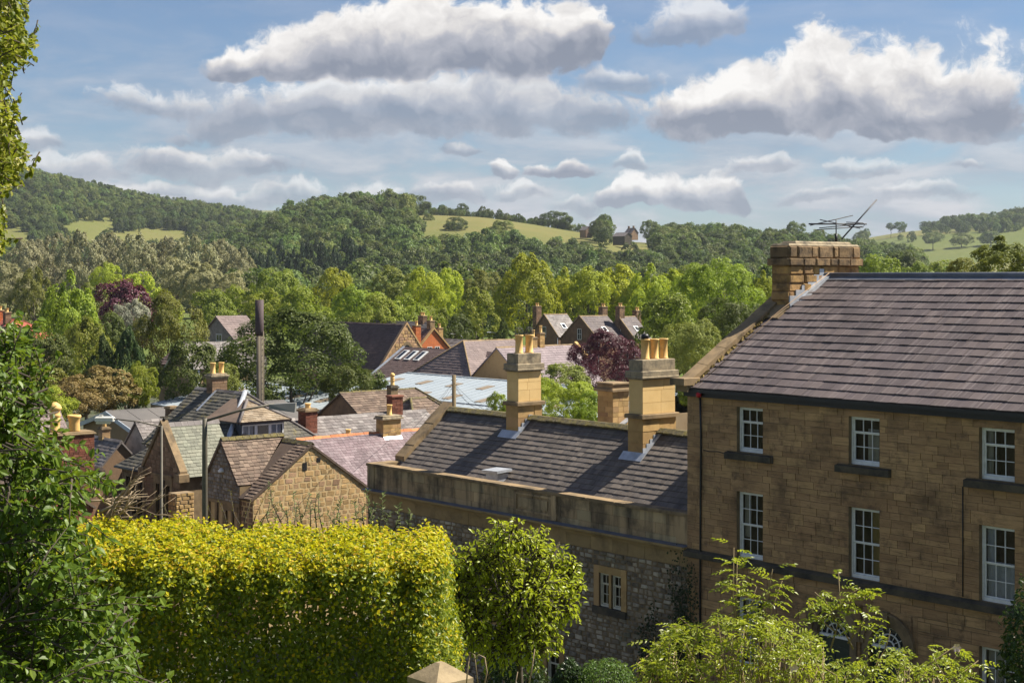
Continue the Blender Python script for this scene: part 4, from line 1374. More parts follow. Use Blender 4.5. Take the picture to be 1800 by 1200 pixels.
# ------------------------------------------------------------------ the long low range with a parapet
def parapet_range():
    R_ = empty('parapet_house', W(0, .12, 0), ANG, 'long low house with a blackened stone parapet, dark slate roof and rubble wall', 'house')
    U0, U1 = -18.5, -.01
    zc = 5.55
    fr = front(0, 0, 0)
    win = (-4.40, -3.20, 1.66, 3.00)
    holes = [(-4.36, -3.86, 1.75, 2.95), (-3.74, -3.24, 1.75, 2.95), (-8.05, -7.35, -1.7, .1), (-7.15, -6.45, -1.7, .1), (-2.2, -1.2, -.9, .1), (-10.4, -9.3, GR, .1)]
    mb = MB()
    wall_face(mb, fr, U0, U1, GR, 4.45, holes, .22)
    mb.add([(U0, .0, GR), (U0, 8, GR), (U0, 8, 5.0), (U0, 4.05, 7.5), (U0, .9, 5.0), (U0, 0, 4.45)], [(0, 1, 2, 3, 4, 5)])
    mb.add([(U0, 8, GR), (U1, 8, GR), (U1, 8, 5.0), (U0, 8, 5.0)], [(0, 1, 2, 3)])
    wall = mb.build('wall', MORTAR, R_)
    RUB = M('grey_rubble', (.34, .28, .20), (.20, .16, .115), 2.5, rough=.95, bump=.02, var=.38, c3=(.44, .39, .30), stain=((.05, .045, .035), .9, .5, .72, .8), moss=((.05, .07, .02), .7, .60, .72, .6))
    sur = [(-4.62, -2.98, 1.5, 3.2), (-8.3, -6.2, -1.9, .35), (-2.45, -.95, -1.1, .35), (-10.6, -9.1, GR, .35)]
    stone_wall(wall, 'stone', RUB, fr, rect_poly(U0, U1, GR, 3.72), .17, .30, sur, joint=.03, proud=(.0, .06), rub=.14, cham=.03, seed=21, limit=280, wv=.5)
    stone_wall(wall, 'frieze_stone', FRIEZE, fr, rect_poly(U0, U1, 3.74, 4.20), .46, .95, (), joint=.014, proud=(.02, .03), seed=22, limit=60)
    # parapet of dressed blocks, cornice, coping, panels
    DARKASH = M('blackened_ashlar', (.52, .365, .20), (.38, .265, .145), .9, st=(1, 1, .45), rough=.95, bump=.008, var=.14, c3=(.42, .33, .19),
                streak=((.045, .04, .03), (2.2, 2.2, .35), 1.0, .45, .70, .85), stain=((.05, .042, .032), .9, .49, .70, .80))
    pp = Pieces(R_, 'parapet_stone', DARKASH)
    pfr = front(0, .05, 0)
    m = MB()
    m.box(U0 + .02, U1, .062, .42, 4.45, zc - .13)
    m.box(U0 + .02, U0 + .35, .42, 1.0, 4.45, zc - .13)
    par = m.build('parapet', DARKASH, R_)
    pp = Pieces(par, 'stone', DARKASH)
    rr = random.Random(8)
    for (a, b) in ((4.46, 4.68), (4.68, 5.06), (5.06, zc - .13)):
        x = U0
        while x < U1:
            w = rr.uniform(.75, 1.35)
            x2 = min(x + w, U1)
            if U1 - x2 < .4: x2 = U1
            pp.add(pfr, rect_poly(x + .008, x2 - .008, a + .008, b - .008), -.01, rr.uniform(.004, .016), ((x + x2) / 2, (a + b) / 2, x2 - x - .016, b - a - .016))
            x = x2
    for (a, b) in ((4.46, 4.9), (4.9, zc - .13)):
        pp.add(left(U0 + .02, 1.0, 0), rect_poly(.0, .94, a, b), -.01, .012, (.47, (a + b) / 2, .94, b - a - .012))
    pp.build()
    for (a, b) in ((U0 - .05, U0 + .42), (-6.9, -6.62), (-.62, -.05)):
        m = MB(); m.box(a, b, -.012, .05, 4.50, zc - .12); m.build('pilaster', DARKASH, R_)
    m = MB()
    for (a, b) in ((-8.95, -6.92),):
        fbox(m, pfr, a, b, 4.62, 4.70, 0, .06); fbox(m, pfr, a, b, 5.26, 5.34, 0, .06); fbox(m, pfr, a, a + .09, 4.70, 5.26, 0, .06); fbox(m, pfr, b - .09, b, 4.70, 5.26, 0, .06)
        fbox(m, pfr, a + .22, b - .22, 4.80, 5.16, 0, .045)
    m.build('panel', DARKASH, R_)
    cp = Pieces(par, 'coping_stone', CUTSTONE)
    x = U0 - .1
    while x < U1:
        x2 = min(x + rr.uniform(1.2, 1.7), U1)
        f2 = Fr((0, -.04, zc - .13), (1, 0, 0), (0, 1, 0))
        cp.add(f2, rect_poly(x + .004, x2 - .004, 0, .52), 0, .12, None, False, .02)
        x = x2
    cp.add(Fr((U0 - .1, .5, zc - .13), (1, 0, 0), (0, 1, 0)), rect_poly(0, .5, 0, .9), 0, .12, None, False, .02)
    cp.build()
    m = MB()
    m.box(U0 - .10, U1, -.30, .05, 4.36, 4.44)
    m.box(U0 - .06, U1, -.18, .05, 4.28, 4.358)
    m.box(U0 - .03, U1, -.08, .05, 4.20, 4.278)
    m.build('cornice', FRIEZE, R_)
    m = MB(); m.slab([(U0 - .1, -.31, 4.447), (U1, -.31, 4.447), (U1, .05, 4.47), (U0 - .1, .05, 4.47)], .004); m.build('cornice_lead', DULLLEAD, R_)
    # windows
    for (a, b, c, d) in sur[:2]:
        m = MB()
        hs = [h for h in holes if a < h[0] and h[1] < b and c < h[2]]
        fbox(m, fr, a, hs[0][0], c + .18, d, -.1, .03); fbox(m, fr, hs[1][1], b, c + .18, d, -.1, .03)
        fbox(m, fr, hs[0][0], hs[1][1], hs[0][3], d, -.1, .03)
        fbox(m, fr, hs[0][1], hs[1][0], hs[0][2], hs[0][3], -.2, .02)
        m.build('surround', WARMSTONE, R_)
        m = MB(); fbox(m, fr, a - .02, b + .02, c, hs[0][2], -.2, .10); m.build('sill', BLACKSTONE, R_)
        for h in hs:
            sash(R_, fr, h[0] + .003, h[1] - .003, h[2] + .003, h[3] - .003, 2, 1, 2 if c > 0 else 1, (CREAM, GLASS, CURT), recess=.10, fw=.04, sillb=.07)
    for (a, b, c, d), h in ((sur[2], holes[4]), (sur[3], holes[5])):
        m = MB()
        fbox(m, fr, a, h[0], c + .15, d, -.1, .03); fbox(m, fr, h[1], b, c + .15, d, -.1, .03); fbox(m, fr, h[0], h[1], h[3], d, -.1, .03)
        m.build('surround', WARMSTONE, R_)
        sash(R_, fr, h[0] + .003, h[1] - .003, h[2] + .003, h[3] - .003, 2, 1, 1, (CREAM, GLASS, CURT), recess=.10, fw=.04)
    # roof
    VR, ZR, VE, ZE = 4.0, 7.62, .85, 5.02
    m = MB()
    m.slab([(U0 + .1, VE, ZE), (U1 + .3, VE, ZE), (U1 + .3, VR, ZR), (U0 + .1, VR, ZR)], .08)
    m.slab([(U1 + .3, 2 * VR - VE, ZE), (U0 + .1, 2 * VR - VE, ZE), (U0 + .1, VR, ZR), (U1 + .3, VR, ZR)], .08)
    m.box(U0 + .3, U1, .42, VE + .1, 4.9, 4.98)
    roof = m.build('roof', GREYSLATE, R_)
    slope_tiles(roof, 'slate', GREYSLATE, [(U0 + .62, VE, ZE + .004), (-.02, VE, ZE + .004), (-.02, VR, ZR + .004), (U0 + .62, VR, ZR + .004)], .262, .27, .026, 31, gap=.010, sag=.006, wvar=.35, jit=.2)
    m = MB()
    rp = Pieces(roof, 'ridge_tile', MOSSRIDGE)
    x = U0 + .3
    while x < U1 - .3:
        w = rr.uniform(.42, .5)
        dz = rr.uniform(-.02, .02)
        f2 = Fr((x, VR - .21, ZR - .07 + dz), (1, 0, 0), (0, .8, .6))
        rp.add(f2, rect_poly(0, w - .01, 0, .27), 0, .07, None, False, .02)
        x += w
    rp.build()
    m = MB(); m.box(U0 + .3, U1 + .2, VR - .02, VR + .2, ZR - .1, ZR + .13); m.build('ridge_bed', MOSSRIDGE, roof)
    # left verge coping
    m = MB()
    n = 5
    for i in range(n):
        a, b = i / n, (i + 1) / n - .004
        v0, v1 = VE + .62 + (VR - VE - .5) * a, VE + .62 + (VR - VE - .5) * b
        z0, z1 = ZE + (v0 - VE) * .825, ZE + (v1 - VE) * .825
        m.add([(x, v, z + h) for x in (U0 - .05, U0 + .60) for (v, z) in ((v0, z0), (v1, z1)) for h in (-.05, .22 + .02 * (i % 2))],
              [(0, 1, 3, 2), (4, 6, 7, 5), (1, 5, 7, 3), (0, 4, 5, 1), (2, 3, 7, 6), (0, 2, 6, 4)])
    m.build('verge_coping', CUTSTONE, R_)
    # metal cowl box behind the parapet
    m = MB()
    u = on_v(862, 1.0)
    m.box(u - .36, u + .36, .95, 1.5, 5.0, 5.70)
    m.slab([(u - .50, .84, 5.80), (u + .46, .84, 5.83), (u + .46, 1.62, 5.88), (u - .50, 1.62, 5.85)], .10)
    m.build('roof_vent', LEAD, R_)
    # chimneys
    for (ua, ub, va, vb, pots) in ((-13.29, -12.58, 3.30, 4.62, 2), (-5.90, -5.18, 3.02, 4.84, 3)):
        vo = -.12
        va, vb = va, vb
        ch = stack(R_, ua - .02, ub + .02, va, vb, 6.0, 8.16, WARMSTONE, CUTSTONE, ch=.42, bw=.62, cap=((.10, .16),), seed=40 + pots, proud=(0, .02), name='chimney_base', joint=.014)
        zc0 = 9.55 + (.06 if pots == 3 else 0)
        pt = []
        for i in range(pots):
            pv = (va + vb) / 2 + (i - (pots - 1) / 2) * (.56 if pots == 2 else .50) + (.0 if pots == 2 else .12)
            pt.append(((ua + ub) / 2, pv, .78, .165, 0))
        c2 = stack(R_, ua, ub, va + .03, vb - .03, 8.325, zc0, GOLDSTONE, LICHEN, ch=.40, bw=.75, cap=((.05, .06), (.12, .07), (.10, .20), (.0, .42)), seed=50 + pots, proud=(0, .004), pots=pt, potm=POTM, joint=.012)
        if pots == 2:
            for (pu, pv, h, r, s) in pt:
                mg = MB()
                c = Vector((pu, pv, zc0 + .75 + .74 + .15))
                for k in range(7):
                    t = PI * k / 7
                    mg.tube([c + Vector((math.cos(t) * math.cos(q), math.sin(t) * math.cos(q), math.sin(q))) * .19 for q in [2 * PI * i / 16 for i in range(17)]], .006, .006, 4, False)
                for q in (-.6, -.2, .2, .6):
                    mg.tube([c + Vector((math.cos(t) * math.cos(q), math.sin(t) * math.cos(q), math.sin(q))) * .19 for t in [2 * PI * i / 16 for i in range(17)]], .005, .005, 4, False)
                mg.build('wire_balloon', plain('dark_wire', (.05, .05, .045), .6), c2)
        else:
            mg = MB(); mg.lathe((pt[0][0], pt[0][1], zc0 + .75 + .76), [(.10, 0), (.15, .04), (.16, .12), (.10, .20)], 12); mg.build('cowl', BLACK, c2)
        m = MB()
        for i in range(4):
            v0 = va + .0 + i * .19
            z0 = ZE + (v0 - VE) * .825
            m.box(ub + .022, ub + .05, v0, v0 + .2, z0 - .02, z0 + .26)
        m.slab([(ub + .02, va - .25, ZE + (va - .25 - VE) * .825 + .05), (ub + .20, va - .25, ZE + (va - .25 - VE) * .825 + .05), (ub + .20, VR - .1, ZR + .0), (ub + .02, VR - .1, ZR + .0)], .02)
        m.slab([(ua - .25, va - .30, ZE + (va - .30 - VE) * .825 + .055), (ub + .2, va - .30, ZE + (va - .30 - VE) * .825 + .055), (ub + .2, va - .02, ZE + (va - VE) * .825 + .09), (ua - .25, va - .02, ZE + (va - VE) * .825 + .09)], .02)
        m.build('lead_flashing', LEAD, R_)
    return R_
parapet_range()
# ------------------------------------------------------------------ the rest of the town
def gable_house(R_, u0, u1, v0, v1, zb, ze, zr, axis, wallm, roofm, over=.18, hip0=0.0, hip1=0.0, tiles=None, ridge=None, limit=0, thick=.03, back=True, name='roof', seed=1, wall=True, sides='fr'):
    um, vm = (u0 + u1) / 2, (v0 + v1) / 2
    o = over
    mb = MB()
    if wall:
        if axis == 'u':
            k = (zr - ze) / (vm - v0)
            for x, rev in ((u0, False), (u1, True)):
                h = hip0 if x == u0 else hip1
                p = [(x, v0, zb), (x, v1, zb), (x, v1, ze), (x, vm, zr), (x, v0, ze)] if not h else [(x, v0, zb), (x, v1, zb), (x, v1, ze), (x, v0, ze)]
                mb.add(p, [tuple(range(len(p)))])
            for y in (v0, v1):
                mb.add([(u0, y, zb), (u1, y, zb), (u1, y, ze), (u0, y, ze)], [(0, 1, 2, 3)])
        else:
            for y in (v0, v1):
                h = hip0 if y == v0 else hip1
                p = [(u0, y, zb), (u1, y, zb), (u1, y, ze), (um, y, zr), (u0, y, ze)] if not h else [(u0, y, zb), (u1, y, zb), (u1, y, ze), (u0, y, ze)]
                mb.add(p, [tuple(range(len(p)))])
            for x in (u0, u1):
                mb.add([(x, v0, zb), (x, v1, zb), (x, v1, ze), (x, v0, ze)], [(0, 1, 2, 3)])
        mb.build('wall', wallm, R_)
    if axis == 'u':
        k = (zr - ze) / (vm - v0)
        zo = ze - o * k + .06
        zt = zr + .06
        a0, a1 = u0 - (0 if hip0 else o) - (o if hip0 else 0), u1 + o
        r0, r1 = (u0 + hip0 if hip0 else a0), (u1 - hip1 if hip1 else a1)
        S_ = {'f': [(a0, v0 - o, zo), (a1, v0 - o, zo), (r1, vm, zt), (r0, vm, zt)], 'b': [(a1, v1 + o, zo), (a0, v1 + o, zo), (r0, vm, zt), (r1, vm, zt)]}
        if hip1: S_['r'] = [(a1, v0 - o, zo), (a1, v1 + o, zo), (r1, vm, zt)]
        if hip0: S_['l'] = [(a0, v1 + o, zo), (a0, v0 - o, zo), (r0, vm, zt)]
        rid = ((r0, vm, zt), (r1, vm, zt))
    else:
        k = (zr - ze) / (u1 - um)
        zo = ze - o * k + .06
        zt = zr + .06
        a0, a1 = v0 - o, v1 + o
        r0, r1 = (v0 + hip0 if hip0 else a0), (v1 - hip1 if hip1 else a1)
        S_ = {'r': [(u1 + o, a0, zo), (u1 + o, a1, zo), (um, r1, zt), (um, r0, zt)], 'l': [(u0 - o, a1, zo), (u0 - o, a0, zo), (um, r0, zt), (um, r1, zt)]}
        if hip0: S_['f'] = [(u0 - o, a0, zo), (u1 + o, a0, zo), (um, r0, zt)]
        if hip1: S_['b'] = [(u1 + o, a1, zo), (u0 - o, a1, zo), (um, r1, zt)]
        rid = ((um, r0, zt), (um, r1, zt))
    mb = MB()
    for s in S_.values():
        mb.slab(s, .09)
    roof = mb.build(name, roofm, R_)
    if tiles:
        for i, s in enumerate(sides):
            if s in S_:
                q = [Vector(p) for p in S_[s]]
                n = (q[1] - q[0]).cross(q[2] - q[0]).normalized() * .004
                slope_tiles(roof, 'tile', roofm, [p + n for p in q], tiles[0], tiles[1], thick, seed + i * 7, limit, gap=.012, jit=.6, sag=.006)
    mb = MB()
    a, b = Vector(rid[0]), Vector(rid[1])
    L = (b - a).length
    n = max(2, int(L / .5))
    rr = random.Random(seed)
    d = (b - a).normalized()
    sdir = d.cross(Vector((0, 0, 1)))
    for i in range(n):
        p = a + (b - a) * (i / n)
        q = a + (b - a) * ((i + .97) / n)
        h = rr.uniform(.05, .08)
        w = .13
        mb.add([p - sdir * w + Vector((0, 0, -.07)), q - sdir * w + Vector((0, 0, -.07)), q + Vector((0, 0, h)), p + Vector((0, 0, h)), p + sdir * w + Vector((0, 0, -.07)), q + sdir * w + Vector((0, 0, -.07))],
               [(0, 1, 2, 3), (3, 2, 5, 4), (0, 3, 4), (1, 5, 2)])
    mb.build('ridge', ridge or roofm, roof, kind='stuff')
    hips = []
    if axis == 'u':
        if hip1: hips += [((r1, vm, zt), (a1, v0 - o, zo)), ((r1, vm, zt), (a1, v1 + o, zo))]
        if hip0: hips += [((r0, vm, zt), (a0, v0 - o, zo))]
    else:
        if hip0: hips += [((um, r0, zt), (u1 + o, a0, zo)), ((um, r0, zt), (u0 - o, a0, zo))]
        if hip1: hips += [((um, r1, zt), (u1 + o, a1, zo))]
    for a, b in hips:
        m = MB(); m.tube([Vector(a) + Vector((0, 0, .02)), Vector(b) + Vector((0, 0, .02))], .09, .09, 6); m.build('hip_ridge', ridge or roofm, roof)
    return roof, S_
def chim(R_, u, v, z0, z1, du, dv, mat, cm, pots=(), cap=((.06, .10), (.0, .06)), brick=False, name='chimney', limit=0):
    pt = [(u + p[0], v + p[1], p[2], p[3], p[4] if len(p) > 4 else 0) for p in pots]
    return stack(R_, u - du / 2, u + du / 2, v - dv / 2, v + dv / 2, z0, z1, mat, cm, ch=.085 if brick else .24, bw=.22 if brick else .38, cap=cap, seed=int(abs(u * 7 + v * 3)) % 97, pots=pt, potm=POTM, limit=limit, joint=.014, name=name, stone='brick' if brick else 'stone', proud=(0, .012))
def root_at(name, px, Y, label, cat='house', zb=GR):
    p = PX(px, Y, z=zb)
    return empty(name, p, ANG, label, cat), p
def loc(p, px, Y, py=None, z=None):
    """local building coordinates of a photo point at distance Y, for a building whose root stands at p"""
    q = PX(px, Y, py, z) - p
    return Vector((q.dot(UD), q.dot(VD), q.z))

STONETILE = M('brown_stone_tile', (.165, .115, .085), (.115, .082, .064), 1.4, rough=.85, bump=.006, var=.26, c3=(.21, .155, .115), stain=((.06, .048, .04), 1.0, .52, .75, .6), moss=((.19, .16, .05), 2.5, .66, .76, .6))
GREENSLATE = M('green_slate', (.20, .205, .155), (.165, .165, .13), 1.4, rough=.8, bump=.005, var=.18, c3=(.235, .23, .175), stain=((.10, .10, .08), .9, .52, .75, .5))
MOSSYSLATE = M('mossy_slate', (.115, .105, .085), (.08, .075, .066), 1.4, rough=.85, bump=.006, var=.25, c3=(.145, .13, .10), moss=((.22, .175, .045), 1.3, .55, .70, .7))
LILAC = M('lilac_slate', (.175, .122, .132), (.13, .092, .10), .8, rough=.6, bump=.003, var=.15, c3=(.235, .18, .19), streak=((.40, .34, .35), (.4, 6, .4), .8, .55, .80, .6), stain=((.09, .07, .075), .5, .52, .74, .5))
FADED = M('faded_slate', (.18, .155, .145), (.13, .112, .108), .9, rough=.7, bump=.004, var=.22, c3=(.26, .235, .22), streak=((.34, .31, .30), (.4, 5, .4), .8, .55, .8, .6), stain=((.08, .07, .07), .8, .5, .72, .6))
PINKTILE = M('pink_slate', (.215, .165, .152), (.165, .126, .12), .6, rough=.75, bump=.004, var=.12, stain=((.30, .25, .23), .5, .58, .75, .5))
DARKSLATE = M('dark_slate', (.135, .096, .090), (.108, .078, .074), .5, spec=.12, rough=.8, bump=.003, var=.12, stain=((.13, .11, .105), .45, .6, .8, .4))
REDTILE = M('red_tile', (.42, .12, .075), (.33, .09, .06), .8, rough=.8, var=.15)
ORANGE = M('orange_brick', (.50, .155, .05), (.42, .12, .045), 3.0, rough=.9, var=.2, stain=((.28, .10, .05), 1.0, .5, .75, .5))
REDBRICK = M('red_brick', (.215, .075, .045), (.155, .058, .038), 3.0, rough=.92, var=.28, c3=(.25, .11, .07), stain=((.07, .03, .02), 1.4, .5, .72, .7))
ORTILE = M('orange_ridge_tile', (.50, .20, .08), (.40, .15, .07), 4.0, rough=.85, var=.2)
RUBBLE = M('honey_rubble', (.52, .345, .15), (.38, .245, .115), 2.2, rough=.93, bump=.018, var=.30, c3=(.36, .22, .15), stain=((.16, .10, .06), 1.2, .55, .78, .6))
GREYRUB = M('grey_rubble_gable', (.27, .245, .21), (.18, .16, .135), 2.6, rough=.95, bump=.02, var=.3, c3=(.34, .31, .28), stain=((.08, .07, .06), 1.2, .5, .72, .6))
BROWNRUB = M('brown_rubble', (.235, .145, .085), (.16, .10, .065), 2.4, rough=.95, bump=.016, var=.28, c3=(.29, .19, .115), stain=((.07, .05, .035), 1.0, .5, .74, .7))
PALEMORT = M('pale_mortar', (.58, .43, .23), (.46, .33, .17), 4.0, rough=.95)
RENDER = M('tan_render', (.30, .215, .125), (.25, .175, .10), 1.0, rough=.92)
SHEETW = M('pale_sheet_roof', (.36, .40, .43), (.30, .34, .37), .25, rough=.45, bump=.002, stain=((.34, .35, .34), .3, .5, .75, .5), spec=.4)
TANSHEET = M('tan_rooflight', (.26, .20, .135), (.22, .17, .12), 1.0, rough=.5)
FELT = M('grey_felt', (.125, .115, .108), (.10, .093, .09), .4, rough=.9, bump=.003, stain=((.17, .155, .14), .4, .5, .7, .5))
STEEL = M('stained_concrete', (.20, .165, .12), (.14, .115, .085), .6, st=(3, 3, .3), rough=.9, bump=.006, stain=((.32, .27, .19), .9, .55, .75, .4))
RUST = M('dark_flue', (.085, .060, .062), (.06, .044, .046), .7, st=(3, 3, .4), rough=.75)

# 1 stone cottage whose rubble gable faces the sun, with a cross gable
def stone_cottage():
    ub, vb = -23.9, -2.26
    R_ = empty('stone_cottage', W(ub, vb, GR), ANG, 'stone cottage with a honey rubble gable and brown stone-tile roof behind the hedge', 'cottage')
    z = lambda q: q - GR
    # main wing
    ze, zr, vm = z(3.66), z(5.80), 3.06
    mb = MB()
    mb.add([(-.003, 0, 0), (-.003, 6.12, 0), (-.003, 6.12, ze), (-.003, vm, zr - .03), (-.003, 0, ze)], [(0, 1, 2, 3, 4)])
    mb.add([(-.02, 0, 0), (-.02, 0, ze), (-4.2, 0, ze), (-4.2, 0, 0)], [(0, 1, 2, 3)])
    mb.add([(-.02, 6.12, 0), (-.02, 6.12, ze), (-6, 6.12, ze), (-6, 6.12, 0)], [(3, 2, 1, 0)])
    wall = mb.build('wall', PALEMORT, R_)
    fr = right(0, 0, 0)
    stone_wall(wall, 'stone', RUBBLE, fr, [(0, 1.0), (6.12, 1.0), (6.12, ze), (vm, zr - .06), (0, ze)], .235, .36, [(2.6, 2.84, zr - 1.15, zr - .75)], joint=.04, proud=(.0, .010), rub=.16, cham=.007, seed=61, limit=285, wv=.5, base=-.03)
    mb = MB(); fbox(mb, fr, 2.60, 2.82, zr - 1.13, zr - .77, -.1, .02); mb.build('vent_slot', BLACK, R_); mb = MB(); fbox(mb, fr, 3.35, 3.55, zr - .8, zr - .60, -.1, .015); mb.build('vent_slot', BLACK, R_)
    f2 = front(0, 0, 0)
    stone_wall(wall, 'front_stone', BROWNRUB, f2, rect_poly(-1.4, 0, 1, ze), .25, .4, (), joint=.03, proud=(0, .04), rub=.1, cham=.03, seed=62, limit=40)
    o = .16
    k = (zr - ze) / vm
    S1 = [(-1.02, -o, ze - o * k + .05), (.06, -o, ze - o * k + .05), (.06, vm, zr + .05), (-2.4, vm, zr + .05), (-1.02, .72, ze + .72 * k + .05)]
    mb = MB(); mb.slab(S1, .10); mb.slab([(.06, 6.12 + o, ze - o * k + .05), (-6, 6.12 + o, ze - o * k + .05), (-6, vm, zr + .05), (.06, vm, zr + .05)], .10)
    # cross gable
    gu0, gu1, gm = -4.05, -1.02, -2.54
    gz, ga = z(4.14), z(6.02)
    gk = (ga - gz) / (gu1 - gm)
    S2 = [(gu1 + .05, -.20, gz - .05 * gk + .05), (gu1 + .05, .74, gz + .0), (gm, 3.2, ga + .05), (gm, -.20, ga + .05)]
    S3 = [(gu0 - .25, 3.2, gz - .25 * gk + .05), (gu0 - .25, -.20, gz - .25 * gk + .05), (gm, -.20, ga + .05), (gm, 3.2, ga + .05)]
    S2[1] = (gu1 + .05, .74, gz - .05 * gk + .05)
    mb.slab(S2, .10); mb.slab(S3, .10)
    roof = mb.build('roof', STONETILE, R_)
    up = lambda S_: [Vector(p) + ((Vector(S_[1]) - Vector(S_[0])).cross(Vector(S_[2]) - Vector(S_[0])).normalized() * .004) for p in S_]
    slope_tiles(roof, 'tile', STONETILE, up(S1), .20, .30, .040, 63, 150, gap=.014, sag=.012, jit=.8)
    slope_tiles(roof, 'tile', STONETILE, up(S2), .19, .27, .034, 64, 140, gap=.012, sag=.010, jit=.8)
    mb = MB()
    for i in range(9):
        mb.slab([(gm - .13, -.15 + i * .37, ga - .02), (gm, -.15 + i * .37, ga + .13), (gm, .20 + i * .37, ga + .13), (gm - .13, .20 + i * .37, ga - .02)][::-1], .03)
        mb.slab([(gm + .13, -.15 + i * .37, ga - .02), (gm, -.15 + i * .37, ga + .13), (gm, .20 + i * .37, ga + .13), (gm + .13, .20 + i * .37, ga - .02)], .03)
    for i in range(7):
        mb.slab([(-2.3 + i * .34, vm - .14, zr - .01), (-1.97 + i * .34, vm - .14, zr - .01), (-1.97 + i * .34, vm, zr + .13), (-2.3 + i * .34, vm, zr + .13)], .03)
        mb.slab([(-2.3 + i * .34, vm + .14, zr - .01), (-2.3 + i * .34, vm, zr + .13), (-1.97 + i * .34, vm, zr + .13), (-1.97 + i * .34, vm + .14, zr - .01)][::-1], .03)
    mb.build('ridge_tiles', MOSSRIDGE, roof, kind='stuff')
    holes = [(-3.72, -3.18, z(1.6), z(3.15)), (-3.0, -2.48, z(1.6), z(3.15)), (-2.2, -1.75, z(1.6), z(2.9)), (-1.62, -1.2, z(1.6), z(2.9))]
    fg = front(0, -.08, 0)
    mb = MB()
    wall_face(mb, fg, gu0, gu1, 0, gz, holes, .2)
    mb.add([fg(gu0, gz, -.012), fg(gu1, gz, -.012), fg(gm, ga - .03, -.012)], [(0, 1, 2)])
    w2 = mb.build('gable_wall', MORTAR, R_)
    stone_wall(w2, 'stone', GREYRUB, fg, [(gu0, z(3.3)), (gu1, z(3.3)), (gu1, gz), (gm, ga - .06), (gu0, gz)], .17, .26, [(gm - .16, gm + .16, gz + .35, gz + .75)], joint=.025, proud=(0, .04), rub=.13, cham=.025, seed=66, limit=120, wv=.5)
    mb = MB()
    fbox(mb, fg, gu0, gu1, z(3.15), z(3.3), -.1, .03)
    for (a, b) in ((gu0, -3.72), (-3.18, -3.0), (-2.48, -2.2), (-1.75, -1.62), (-1.2, gu1)):
        fbox(mb, fg, a, b, z(1.3), z(3.15) if b < -2.3 else z(2.9), -.18, .02)
    fbox(mb, fg, -2.2, -1.2, z(2.9), z(3.15), -.1, .02)
    mb.build('mullioned_surround', CUTSTONE, R_)
    for h in holes:
        simple_window(R_, Fr(fg(0, 0, -.12), (1, 0, 0), (0, 0, 1)), h[0], h[1], h[2], h[3], (plain('brown_frame', (.06, .04, .03)), DARKGLASS), 2, 3)
    mb = MB(); mb.lathe(fg(gm, gz + .45, .04), [(.02, -.02), (.14, 0), (.16, .06), (.1, .14), (.02, .2)], 12); mb.build('gable_light', WHITE, R_)
stone_cottage()

